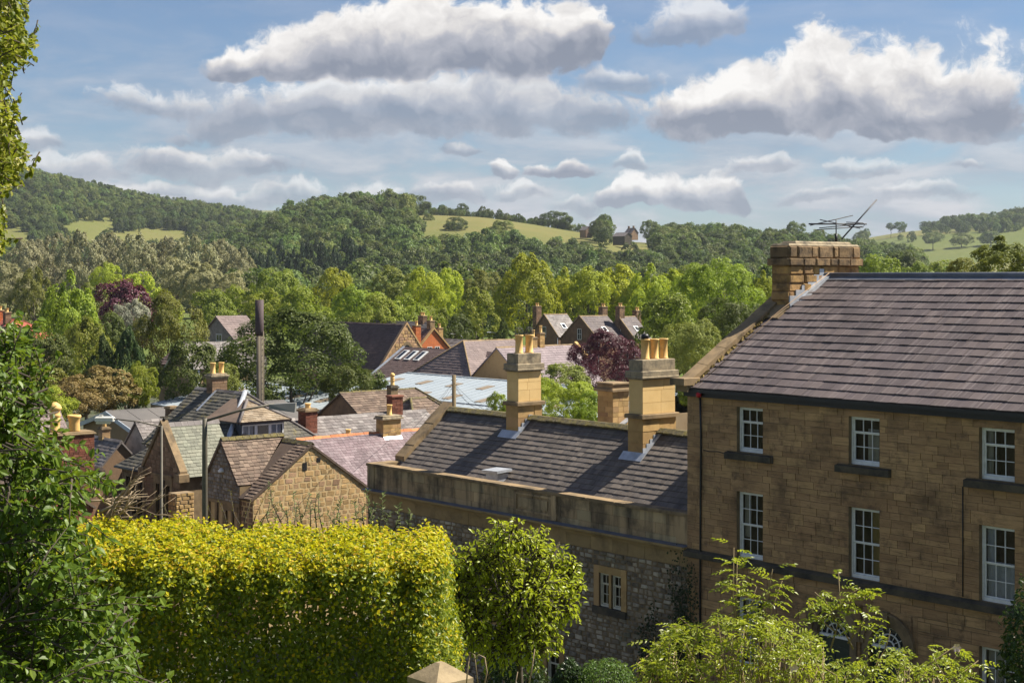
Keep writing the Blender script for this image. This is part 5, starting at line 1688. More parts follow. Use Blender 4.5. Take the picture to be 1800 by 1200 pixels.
# 2 school house: dark gable with coping, green slates, hipped wing on its left
def school():
    ub, vb = -33.77, -1.46
    R_ = empty('school_house', W(ub, vb, GR), ANG, 'old brown stone school with a steep coped gable and pale green slate roof', 'school')
    z = lambda q: q - GR
    ze, zr, hw = z(3.92), z(6.12), 1.86
    k = (zr - ze) / hw
    holes = [(-.62, -.22, z(1.0), z(3.2)), (-.12, .32, z(1.0), z(3.45)), (.42, .82, z(1.0), z(3.2))]
    fg = front(0, 0, 0)
    mb = MB()
    wall_face(mb, fg, -hw, hw, 0, ze, holes, .25)
    mb.add([fg(-hw, ze, -.012), fg(hw, ze, -.012), fg(0, zr, -.012)], [(0, 1, 2)])
    mb.add([(hw, 0, 0), (hw, 4.2, 0), (hw, 4.2, ze), (hw, 0, ze)], [(0, 1, 2, 3)])
    wall = mb.build('wall', MORTAR, R_)
    stone_wall(wall, 'stone', BROWNRUB, fg, [(-hw, z(.2)), (hw, z(.2)), (hw, ze), (0, zr - .03), (-hw, ze)], .24, .38, [(-.85, 1.05, z(.6), z(3.7))], joint=.02, proud=(0, .03), rub=.06, cham=.02, seed=71, limit=120)
    mb = MB()
    for (a, b) in ((-.85, -.62), (-.22, -.12), (.32, .42), (.82, 1.05)):
        fbox(mb, fg, a, b, z(.6), z(3.2), -.2, .03)
    fbox(mb, fg, -.85, -.12, z(3.2), z(3.45), -.2, .03); fbox(mb, fg, .32, 1.05, z(3.2), z(3.45), -.2, .03)
    fbox(mb, fg, -.85, 1.05, z(3.45), z(3.6), -.2, .03); fbox(mb, fg, -.95, 1.15, z(3.6), z(3.72), -.1, .12)
    mb.build('window_surround', CUTSTONE, R_)
    for h in holes:
        simple_window(R_, Fr(fg(0, 0, -.14), (1, 0, 0), (0, 0, 1)), h[0], h[1], h[2], h[3], (plain('brown_frame', (.06, .04, .03)), DARKGLASS), 1, 3)
    S2 = [(hw + .22, .1, ze - .22 * k + .05), (hw + .22, 3.1, ze - .22 * k + .05), (0, 3.1, zr + .05), (0, .1, zr + .05)]
    S3 = [(-hw - .1, 3.1, ze - .1 * k + .05), (-hw - .1, .1, ze - .1 * k + .05), (0, .1, zr + .05), (0, 3.1, zr + .05)]
    mb = MB(); mb.slab(S2, .09); mb.slab(S3, .09)
    roof = mb.build('roof', GREENSLATE, R_)
    n = Vector((zr - ze, 0, hw)).normalized() * .004
    slope_tiles(roof, 'slate', GREENSLATE, [Vector(p) + n for p in S2], .20, .28, .022, 72, 220, gap=.010, jit=.4)
    mb = MB()
    for s in (-1, 1):
        m_ = 5
        for i in range(m_):
            a, b = i / m_, (i + .99) / m_
            p = [(s * (hw + .14) * (1 - q), ze - .14 * k + (zr - ze + .14 * k) * q) for q in (a, b)]
            mb.add([(q[0], y, q[1] + h) for y in (-.10, .30) for q in p for h in (.0, .26)], [(0, 1, 3, 2), (4, 6, 7, 5), (1, 5, 7, 3), (0, 4, 5, 1), (2, 3, 7, 6), (0, 2, 6, 4)])
    mb.build('coping', CUTSTONE, R_)
    for s in (-1, 1):
        mb = MB(); mb.cbox(s * hw - .26, s * hw + .26, -.22, .34, ze - .42, ze - .02, .04); mb.build('kneeler', CUTSTONE, R_)
    mb = MB(); mb.tube([(0, .1, zr + .25), (0, .1, zr + .42)], .10, .04, 6); mb.box(-.03, .03, -.1, .3, zr + .36, zr + .44); mb.build('finial', BLACKSTONE, R_)
    mb = MB()
    for i in range(8):
        mb.slab([(.16, .3 + i * .36, zr - .09), (0, .3 + i * .36, zr + .12), (0, .65 + i * .36, zr + .12), (.16, .65 + i * .36, zr - .09)][::-1], .03)
    mb.build('ridge_tiles', FADED, roof, kind='stuff')
    # left wing
    w0, w1, wv, wz, wr = -5.4, -hw, .55, z(3.78), z(6.0)
    f3 = front(0, wv, 0)
    hl = [(-4.9, -4.4, z(1.2), z(3.1)), (-4.25, -3.75, z(1.2), z(3.1)), (-3.6, -3.1, z(1.2), z(3.1)), (-2.9, -2.45, z(1.2), z(3.1))]
    mb = MB(); wall_face(mb, f3, w0, w1, 0, wz, hl, .25); mb.add([(w0, wv, 0), (w0, 6, 0), (w0, 6, wz), (w0, wv, wz)], [(0, 1, 2, 3)]); w2 = mb.build('wing_wall', MORTAR, R_)
    stone_wall(w2, 'stone', BROWNRUB, f3, rect_poly(w0, w1, z(.2), wz), .24, .40, [(-5.1, -2.3, z(1.0), z(3.25))], joint=.02, proud=(0, .03), rub=.06, cham=.02, seed=73, limit=60)
    mb = MB()
    for a, b in ((-5.1, -4.9), (-4.4, -4.25), (-3.75, -3.6), (-3.1, -2.9), (-2.45, -2.3)):
        fbox(mb, f3, a, b, z(1.0), z(3.1), -.2, .03)
    fbox(mb, f3, -5.1, -2.3, z(3.1), z(3.25), -.2, .03)
    mb.build('wing_surround', CUTSTONE, R_)
    for h in hl:
        simple_window(R_, Fr(f3(0, 0, -.14), (1, 0, 0), (0, 0, 1)), h[0], h[1], h[2], h[3], (plain('brown_frame', (.06, .04, .03)), DARKGLASS), 1, 2)
    S4 = [(w0 - .25, wv - .28, wz - .2), (w1 - .0, wv - .28, wz - .2), (-.25, wv + 2.55, wr + .0), (-1.9, wv + 2.55, wr)]
    mb = MB(); mb.slab(S4, .09); mb.slab([(w0 - .25, 6, wz - .2), (w0 - .25, wv - .28, wz - .2), (-1.9, wv + 2.55, wr)], .09)
    r2 = mb.build('wing_roof', MOSSYSLATE, R_)
    n = (Vector(S4[1]) - Vector(S4[0])).cross(Vector(S4[2]) - Vector(S4[0])).normalized() * .004
    slope_tiles(r2, 'slate', MOSSYSLATE, [Vector(p) + n for p in S4], .22, .30, .026, 74, 150, gap=.012, jit=.6, sag=.01)
    mb = MB(); mb.tube([(-3.0, wv + .55, wz + .5), (-3.05, wv + .55, wz + 1.05)], .07, .07, 8); mb.build('vent_pipe', WHITE, R_)
    mb = MB(); mb.tube([(w0 - .2, wv - .32, wz - .24), (w1, wv - .32, wz - .24)], .06, .06, 6); mb.build('gutter', BLACK, R_)
    uc = on_v(303, 5.0)
    chim(R_, uc - ub, 5.0 - vb, z(ht(748, uc, 5.0)) - 2.5, z(ht(718, uc, 5.0)), .6, .6, BROWNRUB, CUTSTONE)
school()

# 3 house with a hipped mossy roof and a wide dormer
def dormer_house():
    v = 5.3
    ua, ub_, zr, ze = on_v(357, v), on_v(431, v), 7.12, 4.4
    R_ = empty('dormer_house', W(ub_, v, GR), ANG, 'house with a mossy hipped slate roof, wide white dormer and twin yellow pots', 'house')
    z = lambda q: q - GR
    hd = 3.2
    L = ua - ub_ - .6
    roof, S_ = gable_house(R_, L, hd, -hd, hd, 0, z(ze), z(zr), 'u', RENDER, MOSSYSLATE, over=.2, hip1=hd, tiles=(.24, .30), limit=180, thick=.026, seed=81, ridge=FADED, sides='fr')
    # left gable closes against the sky: verge slates
    # dormer in the hip end
    d0, d1 = on_u(424, ub_ + 2.55) - v, on_u(499, ub_ + 2.55) - v
    zt, zb = z(5.80), z(4.86)
    fx = right(2.55, 0, 0)
    mb = MB()
    mb.add([(0, d0, zt - 1.6), (2.55, d0, zb - .3), (2.55, d0, zt), (0, d0, zt)], [(0, 1, 2, 3)])
    mb.add([(0, d1, zt - 1.6), (2.55, d1, zb - .3), (2.55, d1, zt), (0, d1, zt)], [(3, 2, 1, 0)])
    fbox(mb, fx, d0, d1, zb - .4, zb, -.1, 0)
    mb.build('dormer_cheek', DULLLEAD, R_)
    ws = (d1 - d0 - .12) / 3
    for i in range(3):
        simple_window(R_, fx, d0 + .04 + i * (ws + .02), d0 + .04 + i * (ws + .02) + ws, zb, zt - .06, (WHITE, GLASS if i != 1 else DARKGLASS), 1 if i == 1 else 2, 1)
        if i != 1:
            mb = MB(); n = 10
            xa = d0 + .12 + i * (ws + .02)
            mb.add([fx(xa + (ws - .2) * q / n, zb + .08, -.04 + .02 * (q % 2)) for q in range(n + 1)] + [fx(xa + (ws - .2) * q / n, zt - .14, -.04 + .02 * (q % 2)) for q in range(n + 1)], [(q, q + 1, n + 2 + q, n + 1 + q) for q in range(n)])
            mb.build('curtain', NETC, R_)
    mb = MB(); mb.box(2.40, 2.80, d0 - .25, d1 + .25, zt, zt + .12); mb.box(.3, 2.80, d0 - .25, d0 - .05, zt, zt + .12); mb.build('dormer_fascia', plain('navy_paint', (.02, .035, .07), .4), R_)
    dm = (d0 + d1) / 2
    za = z(6.88)
    mb = MB()
    Sa = [(2.85, d0 - .3, zt + .1), (2.85, d1 + .3, zt + .1), (1.0, dm, za)]
    Sb = [(-.6, d0 - .3, zt + .1), (2.85, d0 - .3, zt + .1), (1.0, dm, za), (-.6, dm, za)]
    Sc = [(2.85, d1 + .3, zt + .1), (-.6, d1 + .3, zt + .1), (-.6, dm, za), (1.0, dm, za)]
    for s in (Sa, Sb, Sc): mb.slab(s, .07)
    dr = mb.build('dormer_roof', STONETILE, R_)
    n = (Vector(Sa[1]) - Vector(Sa[0])).cross(Vector(Sa[2]) - Vector(Sa[0])).normalized() * .004
    slope_tiles(dr, 'dormer_tile', M('pale_stone_tile', (.27, .21, .145), (.20, .15, .10), 2.0, rough=.85, var=.25, c3=(.33, .27, .2)), [Vector(p) + n for p in Sa], .17, .24, .03, 83, 60)
    for b in ((2.85, d0 - .3, zt + .12), (2.85, d1 + .3, zt + .12)):
        mb = MB(); mb.tube([(1.0, dm, za + .03), b], .08, .08, 6); mb.build('hip_ridge', FADED, dr)
    kk = (z(zr) - z(ze)) / hd
    mb = MB(); mb.tube([(hd + .2, -hd - .2, z(ze) - .2 * kk + .12), (0, 0, z(zr) + .14)], .13, .13, 8); mb.build('lead_hip', LEAD, R_)
    c = chim(R_, on_v(384, v + .3) - ub_, .2, z(6.2), z(7.78), .62, .95, BROWNRUB, LICHEN, pots=((0, -.26, .62, .15), (0, .28, .62, .15)), cap=((.05, .12), (.10, .10), (.0, .08)), limit=40)
    mb = MB(); uu = on_v(384, v + .3) - ub_; mb.slab([(uu + .32, -1.3, z(zr) - 1.0), (uu + .5, -1.3, z(zr) - 1.0), (uu + .5, -.1, z(zr) + .05), (uu + .32, -.1, z(zr) + .05)], .02); mb.build('lead_flashing', LEAD, R_)
dormer_house()

# 4 lilac slate roof with orange ridge, and the faded row behind it
def lilac_house():
    R_ = empty('lilac_roofed_house', W(-26.6, 4.0, GR), ANG, 'low house with a smooth lilac slate roof and orange ridge tiles beside the stone cottage', 'house')
    z = lambda q: q - GR
    roof, S_ = gable_house(R_, -6.6, 0.0, 0, 8.4, 0, z(3.1), z(5.32), 'v', BROWNRUB, LILAC, over=.15, tiles=(.20, .26), limit=240, thick=.014, seed=91, sides='r', ridge=ORTILE)
    v = on_u(681, -29.9) - 4.0
    c = chim(R_, -3.3 + .1, v, z(4.7), z(6.05), .62, 1.15, WARMSTONE, LICHEN, pots=((0, .05, .56, .14),), cap=((.10, .10), (.04, .10)), limit=40)
    mb = MB(); mb.slab([(-2.72, v - .55, z(5.1) - .1), (-2.72, v + .6, z(5.1) - .1), (-2.95, v + .6, z(5.24)), (-2.95, v - .55, z(5.24))], .03); mb.build('lead_apron', LEAD, R_)
lilac_house()
def faded_row():
    R_ = empty('faded_row_house', W(-33.0, 7.5, GR), ANG, 'row with weathered pale grey slates and a red brick chimney behind the lilac roof', 'house')
    z = lambda q: q - GR
    roof, S_ = gable_house(R_, -6.4, 0.0, -1.0, 9.2, 0, z(3.7), z(5.62), 'v', REDBRICK, FADED, over=.15, tiles=(.26, .34), limit=160, thick=.02, seed=95, sides='r', ridge=FADED)
    v = on_u(541, -35.4) - 7.5
    chim(R_, -2.4, v, z(4.2), z(6.15), .75, .75, REDBRICK, CUTSTONE, pots=((0, 0, .28, .16, 2),), cap=((.08, .12), (.0, .06)), brick=True, limit=0)
    v2 = on_u(694, -36.2) - 7.5
    chim(R_, -3.2, v2, z(4.9), z(6.55), .55, .75, REDBRICK, REDBRICK, cap=((.05, .10),), brick=True)
    v3 = on_u(612, -34.6) - 7.5
    pot(R_, (-1.6, v3, z(4.6)), .5, .14, POTM, name='vent_pot')
    chim(R_, on_v(303, 9) + 33.0 if False else -5.2, v2 + 1.3, z(4.9), z(6.9), .45, .5, CUTSTONE, BLACKSTONE, pots=((0, 0, .75, .13, 1),), limit=0)
faded_row()
# 5 brown mossy hipped roof
def brown_roof():
    R_, p = root_at('brown_roofed_house', 670, 108, 'long house with a mossy brown stone-tile hipped roof before the white shed')
    a, b = loc(p, 626, 106, 690), loc(p, 716, 110, 686)
    zr = a.z
    gable_house(R_, a.x - 4.4, a.x + 4.4, a.y - 1.2, b.y + 2.6, 0, zr - 2.6, zr, 'v', BROWNRUB, STONETILE, over=.2, hip1=2.6, tiles=(.26, .34), thick=.035, seed=101, sides='rf', ridge=MOSSRIDGE)
    R2, p2 = root_at('small_brown_house', 730, 97, 'small brown-tiled house with a corner hip right of the mossy roof')
    a, b = loc(p2, 688, 96, 704), loc(p2, 760, 98, 715)
    gable_house(R2, a.x - 3.4, a.x + 3.4, a.y - .5, a.y + 5.2, 0, a.z - 2.3, a.z, 'v', BROWNRUB, STONETILE, over=.15, hip0=2.0, hip1=2.4, tiles=(.26, .34), thick=.03, seed=103, sides='rf', ridge=MOSSRIDGE)
brown_roof()
# 6 white metal shed roof
def white_shed():
    R_, p = root_at('white_shed', 760, 132, 'big low shed with a pale blue-white sheet roof and tan rooflights', 'shed')
    a, b = loc(p, 716, 142, 655), loc(p, 930, 120, 671)
    zr = a.z
    def shed(v0, vm, v1, u0, u1, z0, z1, first):
        mb = MB()
        mb.slab([(u0, v0, z0), (u1, v0, z0), (u1, vm, z1), (u0, vm, z1)], .06)
        mb.slab([(u1, v1, z0), (u0, v1, z0), (u0, vm, z1), (u1, vm, z1)], .06)
        rf = mb.build('sheet_roof', SHEETW, R_)
        fr = Fr((u0, v0, z0), (1, 0, 0), Vector((0, vm - v0, z1 - z0)))
        L = math.hypot(vm - v0, z1 - z0)
        pc = Pieces(rf, 'rooflight', TANSHEET)
        x = 1.5 + first
        while x < u1 - u0 - 1.2:
            for (ya, yb) in ((.18, .36), (.60, .76)):
                pc.add(fr, rect_poly(x, x + .9, L * ya, L * yb), .0, .05, (x + .45, L * (ya + yb) / 2, .9, L * (yb - ya)))
            x += 4.2
        pc.build()
        mb = MB()
        x = 0
        while x < u1 - u0:
            fbox(mb, fr, x - .02, x + .02, 0, L, 0, .035)
            x += 1.05
        mb.build('seams', SHEETW, rf, kind='stuff')
        mb = MB(); mb.box(u0, u1, vm - .15, vm + .15, z1 - .02, z1 + .06); mb.build('ridge_cap', SHEETW, rf)
        mb = MB(); mb.box(u0, u1, v0 + .05, v0 + .2, 0, z0 - .02); mb.box(u0, u0 + .15, v0, v1, 0, z0 - .02); mb.box(u1 - .15, u1, v0, v1, 0, z0 - .02); mb.box(u0, u1, v1 - .2, v1 - .05, 0, z0 - .02); mb.build('wall', RENDER, R_)
    shed(a.y - 8.6, a.y, a.y + 8.6, a.x, a.x + 34, zr - 1.45, zr, 0)
    shed(a.y - 25.8, a.y - 17.2, a.y - 8.62, a.x - .5, a.x + 34, zr - 1.5, zr - .05, 2)
white_shed()
# 7-9 larger roofs beyond the shed
def skylight_house():
    R_, p = root_at('skylight_house', 740, 172, 'dark slate-roofed building with two rows of roof windows beside the chapel', 'building')
    a, b = loc(p, 712, 174, 611), loc(p, 792, 165, 613)
    roof, S_ = gable_house(R_, a.x, a.x + 15, a.y - 8.0, a.y + 8.0, 0, a.z - 5.2, a.z, 'u', BROWNRUB, DARKSLATE, over=.2, tiles=(.35, .45), seed=111, sides='f')
    q = [Vector(x) for x in S_['f']]
    fr = Fr(q[0], q[1] - q[0], q[3] - q[0])
    L = (q[3] - q[0]).length
    for (x, y) in ((.9, .76), (2.6, .76), (4.3, .76), (8.6, .50), (10.6, .50)):
        mb = MB(); fbox(mb, fr, x, x + 1.0, L * y, L * y + 1.7, .03, .12); w = mb.build('roof_window', WHITE, R_)
        mb = MB(); fbox(mb, fr, x + .1, x + .72, L * y + .12, L * y + 1.58, .12, .13); mb.build('pane', DARKGLASS, w)
    mb = MB(); fbox(mb, fr, -.1, .25, 0, L, .03, .14); mb.build('lead_verge', LEAD, R_)
skylight_house()
def pink_house():
    R_, p = root_at('pink_roofed_hall', 840, 160, 'hall with a large faded pink hipped slate roof', 'building')
    a, b = loc(p, 812, 163, 600), loc(p, 879, 168, 598)
    gable_house(R_, a.x - 7, a.x + 7, a.y - 4.0, b.y + 4.0, 0, a.z - 4.9, a.z, 'v', BROWNRUB, PINKTILE, over=.2, hip0=4.2, hip1=3.0, tiles=(.35, .45), seed=115, sides='rf', ridge=CUTSTONE)
    mb = MB()
    chim(R_, a.x + 5.5, b.y + 2.5, a.z - 4, a.z - 1.4, .8, .8, CUTSTONE, CUTSTONE)
pink_house()
def chapel():
    R_, p = root_at('chapel', 690, 192, 'tall dark-roofed chapel with a lit stone gable and arched window', 'chapel')
    a = loc(p, 715, 190, 570)
    z = a.z
    roof, S_ = gable_house(R_, a.x - 20, a.x - .25, a.y - 4.2, a.y + 4.2, 0, z - 5.6, z - .1, 'u', BROWNRUB, DARKSLATE, over=.0, tiles=(.35, .45), seed=121, sides='f')
    fr = right(a.x, a.y, 0)
    mb = MB(); fbox(mb, fr, -4.2, 4.2, 0, z - 5.6, -.3, 0); mb.slab([fr(-4.2, z - 5.6), fr(4.2, z - 5.6), fr(0, z)], .3)
    g_ = mb.build('gable_wall', RUBBLE, R_)
    stone_wall(g_, 'stone', RUBBLE, fr, [(-4.2, z - 6), (4.2, z - 6), (4.2, z - 5.6), (0, z - .05), (-4.2, z - 5.6)], .4, .6, (), joint=.05, proud=(0.01, .05), rub=.08, cham=.03, seed=122, limit=0)
    mb = MB()
    for s in (-1, 1):
        q = [fr(s * 4.4, z - 5.85), fr(0, z + .02)]
        mb.add([q[0] + Vector((dx, 0, dz)) for dx in (-.35, .08) for dz in (0, .3)] + [q[1] + Vector((dx, 0, dz)) for dx in (-.35, .08) for dz in (0, .3)], [(0, 1, 5, 4), (2, 6, 7, 3), (1, 3, 7, 5), (0, 4, 6, 2)])
    mb.build('coping', RUBBLE, R_)
    mb = MB()
    pts = [(-.55, z - 4.4), (.55, z - 4.4)] + [(.55 * math.cos(t), z - 3.3 + .8 * math.sin(t)) for t in [PI * i / 10 for i in range(11)]]
    mb.add([fr(x, y, .06) for x, y in pts], [tuple(range(len(pts)))])
    mb.build('arched_window', DARKGLASS, R_)
    mb = MB()
    for i in range(10):
        t0, t1 = PI * i / 10, PI * (i + 1) / 10
        mb.add([fr(r * math.cos(t), z - 3.3 + r * 1.4 * math.sin(t), .09) for (r, t) in ((.56, t0), (.85, t0), (.85, t1), (.56, t1))], [(0, 1, 2, 3)])
    mb.build('window_arch', CUTSTONE, R_)
chapel()
def brick_gable():
    R_, p = root_at('orange_brick_house', 762, 216, 'house with a bright orange brick gable and twin windows beside the chapel')
    a = loc(p, 762, 216, 579)
    z = a.z
    gable_house(R_, a.x - 16, a.x, a.y - 3.0, a.y + 3.0, 0, z - 2.9, z, 'u', ORANGE, DARKSLATE, over=.12, tiles=(.35, .45), seed=131, sides='f')
    fr = right(a.x, a.y, 0)
    mb = MB()
    for s in (-1, 1):
        q = [fr(s * 3.2, z - 3.05), fr(0, z + .05)]
        mb.add([q[0] + Vector((dx, 0, dz)) for dx in (-.2, .2) for dz in (0, .25)] + [q[1] + Vector((dx, 0, dz)) for dx in (-.2, .2) for dz in (0, .25)], [(0, 1, 5, 4), (2, 6, 7, 3), (1, 3, 7, 5), (0, 4, 6, 2)])
    mb.build('bargeboard', WARMSTONE, R_)
    for x in (-1.1, .25):
        simple_window(R_, fr, x, x + .85, z - 3.6, z - 2.4, (WHITE, DARKGLASS), 2, 2)
    chim(R_, a.x - .8, a.y - 2.4, z - 2.6, z + .5, .9, .9, ORANGE, CUTSTONE, pots=((0, 0, .6, .2),))
    chim(R_, a.x - 1.0, a.y + .3, z - 1, z + 1.1, .8, .8, CUTSTONE, CUTSTONE, pots=((0, 0, .6, .2),))
    R2, p2 = root_at('long_slate_house', 735, 232, 'long house with a plain slate ridge behind the chapel and brick gable')
    a = loc(p2, 690, 235, 565); b = loc(p2, 742, 228, 566)
    gable_house(R2, a.x - 6, b.x + 1, a.y - 3.5, a.y + 3.5, 0, a.z - 3.4, a.z, 'u', BROWNRUB, FADED, over=.15, tiles=(.4, .5), seed=135, sides='f')
    chim(R2, b.x - 1, a.y, a.z - .5, a.z + .9, 1.2, .8, BROWNRUB, CUTSTONE, pots=((-.25, 0, .5, .18), (.25, 0, .5, .18)))
    R3, p3 = root_at('low_stone_house', 806, 225, 'low stone house with a pale chimney right of the orange gable')
    a = loc(p3, 800, 226, 597)
    gable_house(R3, a.x - 5, a.x + 4, a.y - 3.2, a.y + 3.2, 0, a.z - 2.6, a.z, 'u', BROWNRUB, FADED, over=.15, tiles=(.4, .5), seed=137, sides='f')
    chim(R3, a.x - 2.5, a.y - 1, a.z - 1.2, a.z + 1.6, .8, .8, WARMSTONE, CUTSTONE, pots=((0, 0, .6, .2),))
brick_gable()
def terrace():
    defs = [(957, 246, 553, 3.3, 3.4, 'left house of the dark stone terrace, its gable chimney tallest', 991, ((-2.9, -2.7, 1.2),)),
            (1019, 238, 556, 4.4, 3.6, 'middle house of the dark stone terrace with a white attic window', 1062, ((-.9, 3.0, 1.3), (2.4, 3.5, 1.4))),
            (1088, 240, 557, 3.6, 3.4, 'right house of the dark stone terrace with a skylight in its roof', 1110, ((-1.4, 2.5, .8),))]
    for i, (px, Y, py, hw, rise, lab, pxe, chs) in enumerate(defs):
        R_, p = root_at('terrace_house', px, Y, lab)
        R_['group'] = 'dark stone terrace beyond the copper beech'
        a = loc(p, px, Y, py)
        z = a.z
        D_ = (pxe - px) / 9.0 + 1
        roof, S_ = gable_house(R_, -hw, hw, 0, D_, 0, z - rise, z, 'v', BROWNRUB, PURPLE if i else FADED, over=.15, tiles=(.4, .5), seed=141 + i, sides='rf', ridge=CUTSTONE)
        fr = front(0, -.01, 0)
        for (x, y0, y1) in ((-.5, z - 3.6, z - 1.9), (-2.4, z - 7.2, z - 5.4), (1.2, z - 7.2, z - 5.4)):
            if abs(x) + .9 < hw or y1 < z - rise:
                simple_window(R_, fr, x, x + .9, y0, y1, (WHITE, DARKGLASS), 2, 2)
        mb = MB()
        for s in (-1, 1):
            mb.tube([(s * (hw + .1), -.1, z - rise - .1), (0, -.1, z + .1)], .14, .14, 4)
        mb.build('gable_coping', CUTSTONE, R_)
        for (x, y, h) in chs:
            chim(R_, x, max(.5, y + 2.9) if i else 1.0, z - rise, z + h, .95, 1.1, BROWNRUB, CUTSTONE, pots=((-.2, 0, .5, .17), (.22, 0, .5, .17)))
        q = [Vector(x) for x in S_['r']]
        f2 = Fr(q[0], q[1] - q[0], q[3] - q[0])
        L = (q[3] - q[0]).length
        mb = MB(); fbox(mb, f2, D_ * .45, D_ * .45 + .9, L * .35, L * .35 + 1.1, .02, .12); w = mb.build('roof_window', WHITE, R_)
        mb = MB(); fbox(mb, f2, D_ * .45 + .12, D_ * .45 + .78, L * .35 + .14, L * .35 + .96, .12, .13); mb.build('pane', DARKGLASS, w)
        mb = MB(); mb.tube([(hw - .1, -.06, 0), (hw - .1, -.06, z - rise)], .06, .06, 6); mb.build('downpipe', WHITE, R_)
terrace()
def purple_back():
    R_, p = root_at('purple_roofed_house', 950, 150, 'purple slate roof with small chimneys behind the left tall chimney stack')
    a, b = loc(p, 888, 148, 611), loc(p, 1000, 154, 605)
    gable_house(R_, a.x - 5.5, a.x + 5.5, a.y - 1, b.y, 0, a.z - 4.2, a.z, 'v', WARMSTONE, M('mauve_slate', (.225, .175, .185), (.18, .14, .15), .8, rough=.6, var=.12, stain=((.32, .27, .27), .4, .6, .8, .5)), over=.15, tiles=(.35, .45), seed=151, sides='r', ridge=CUTSTONE)
    mb = MB(); mb.slab([(a.x + .1, b.y + .2, a.z + .2), (a.x + 1.9, b.y + .2, a.z - 1.2), (a.x + 1.9, b.y + .55, a.z - 1.2), (a.x + .1, b.y + .55, a.z + .2)][::-1], .2); mb.build('verge', WARMSTONE, R_)
    for px, h in ((943, 1.0), (966, 1.5)):
        q = loc(p, px, 150, 600)
        chim(R_, a.x, q.y, a.z - .8, a.z + h * .8, .55, .6, WARMSTONE, CUTSTONE, pots=((0, 0, .7, .15),))
purple_back()
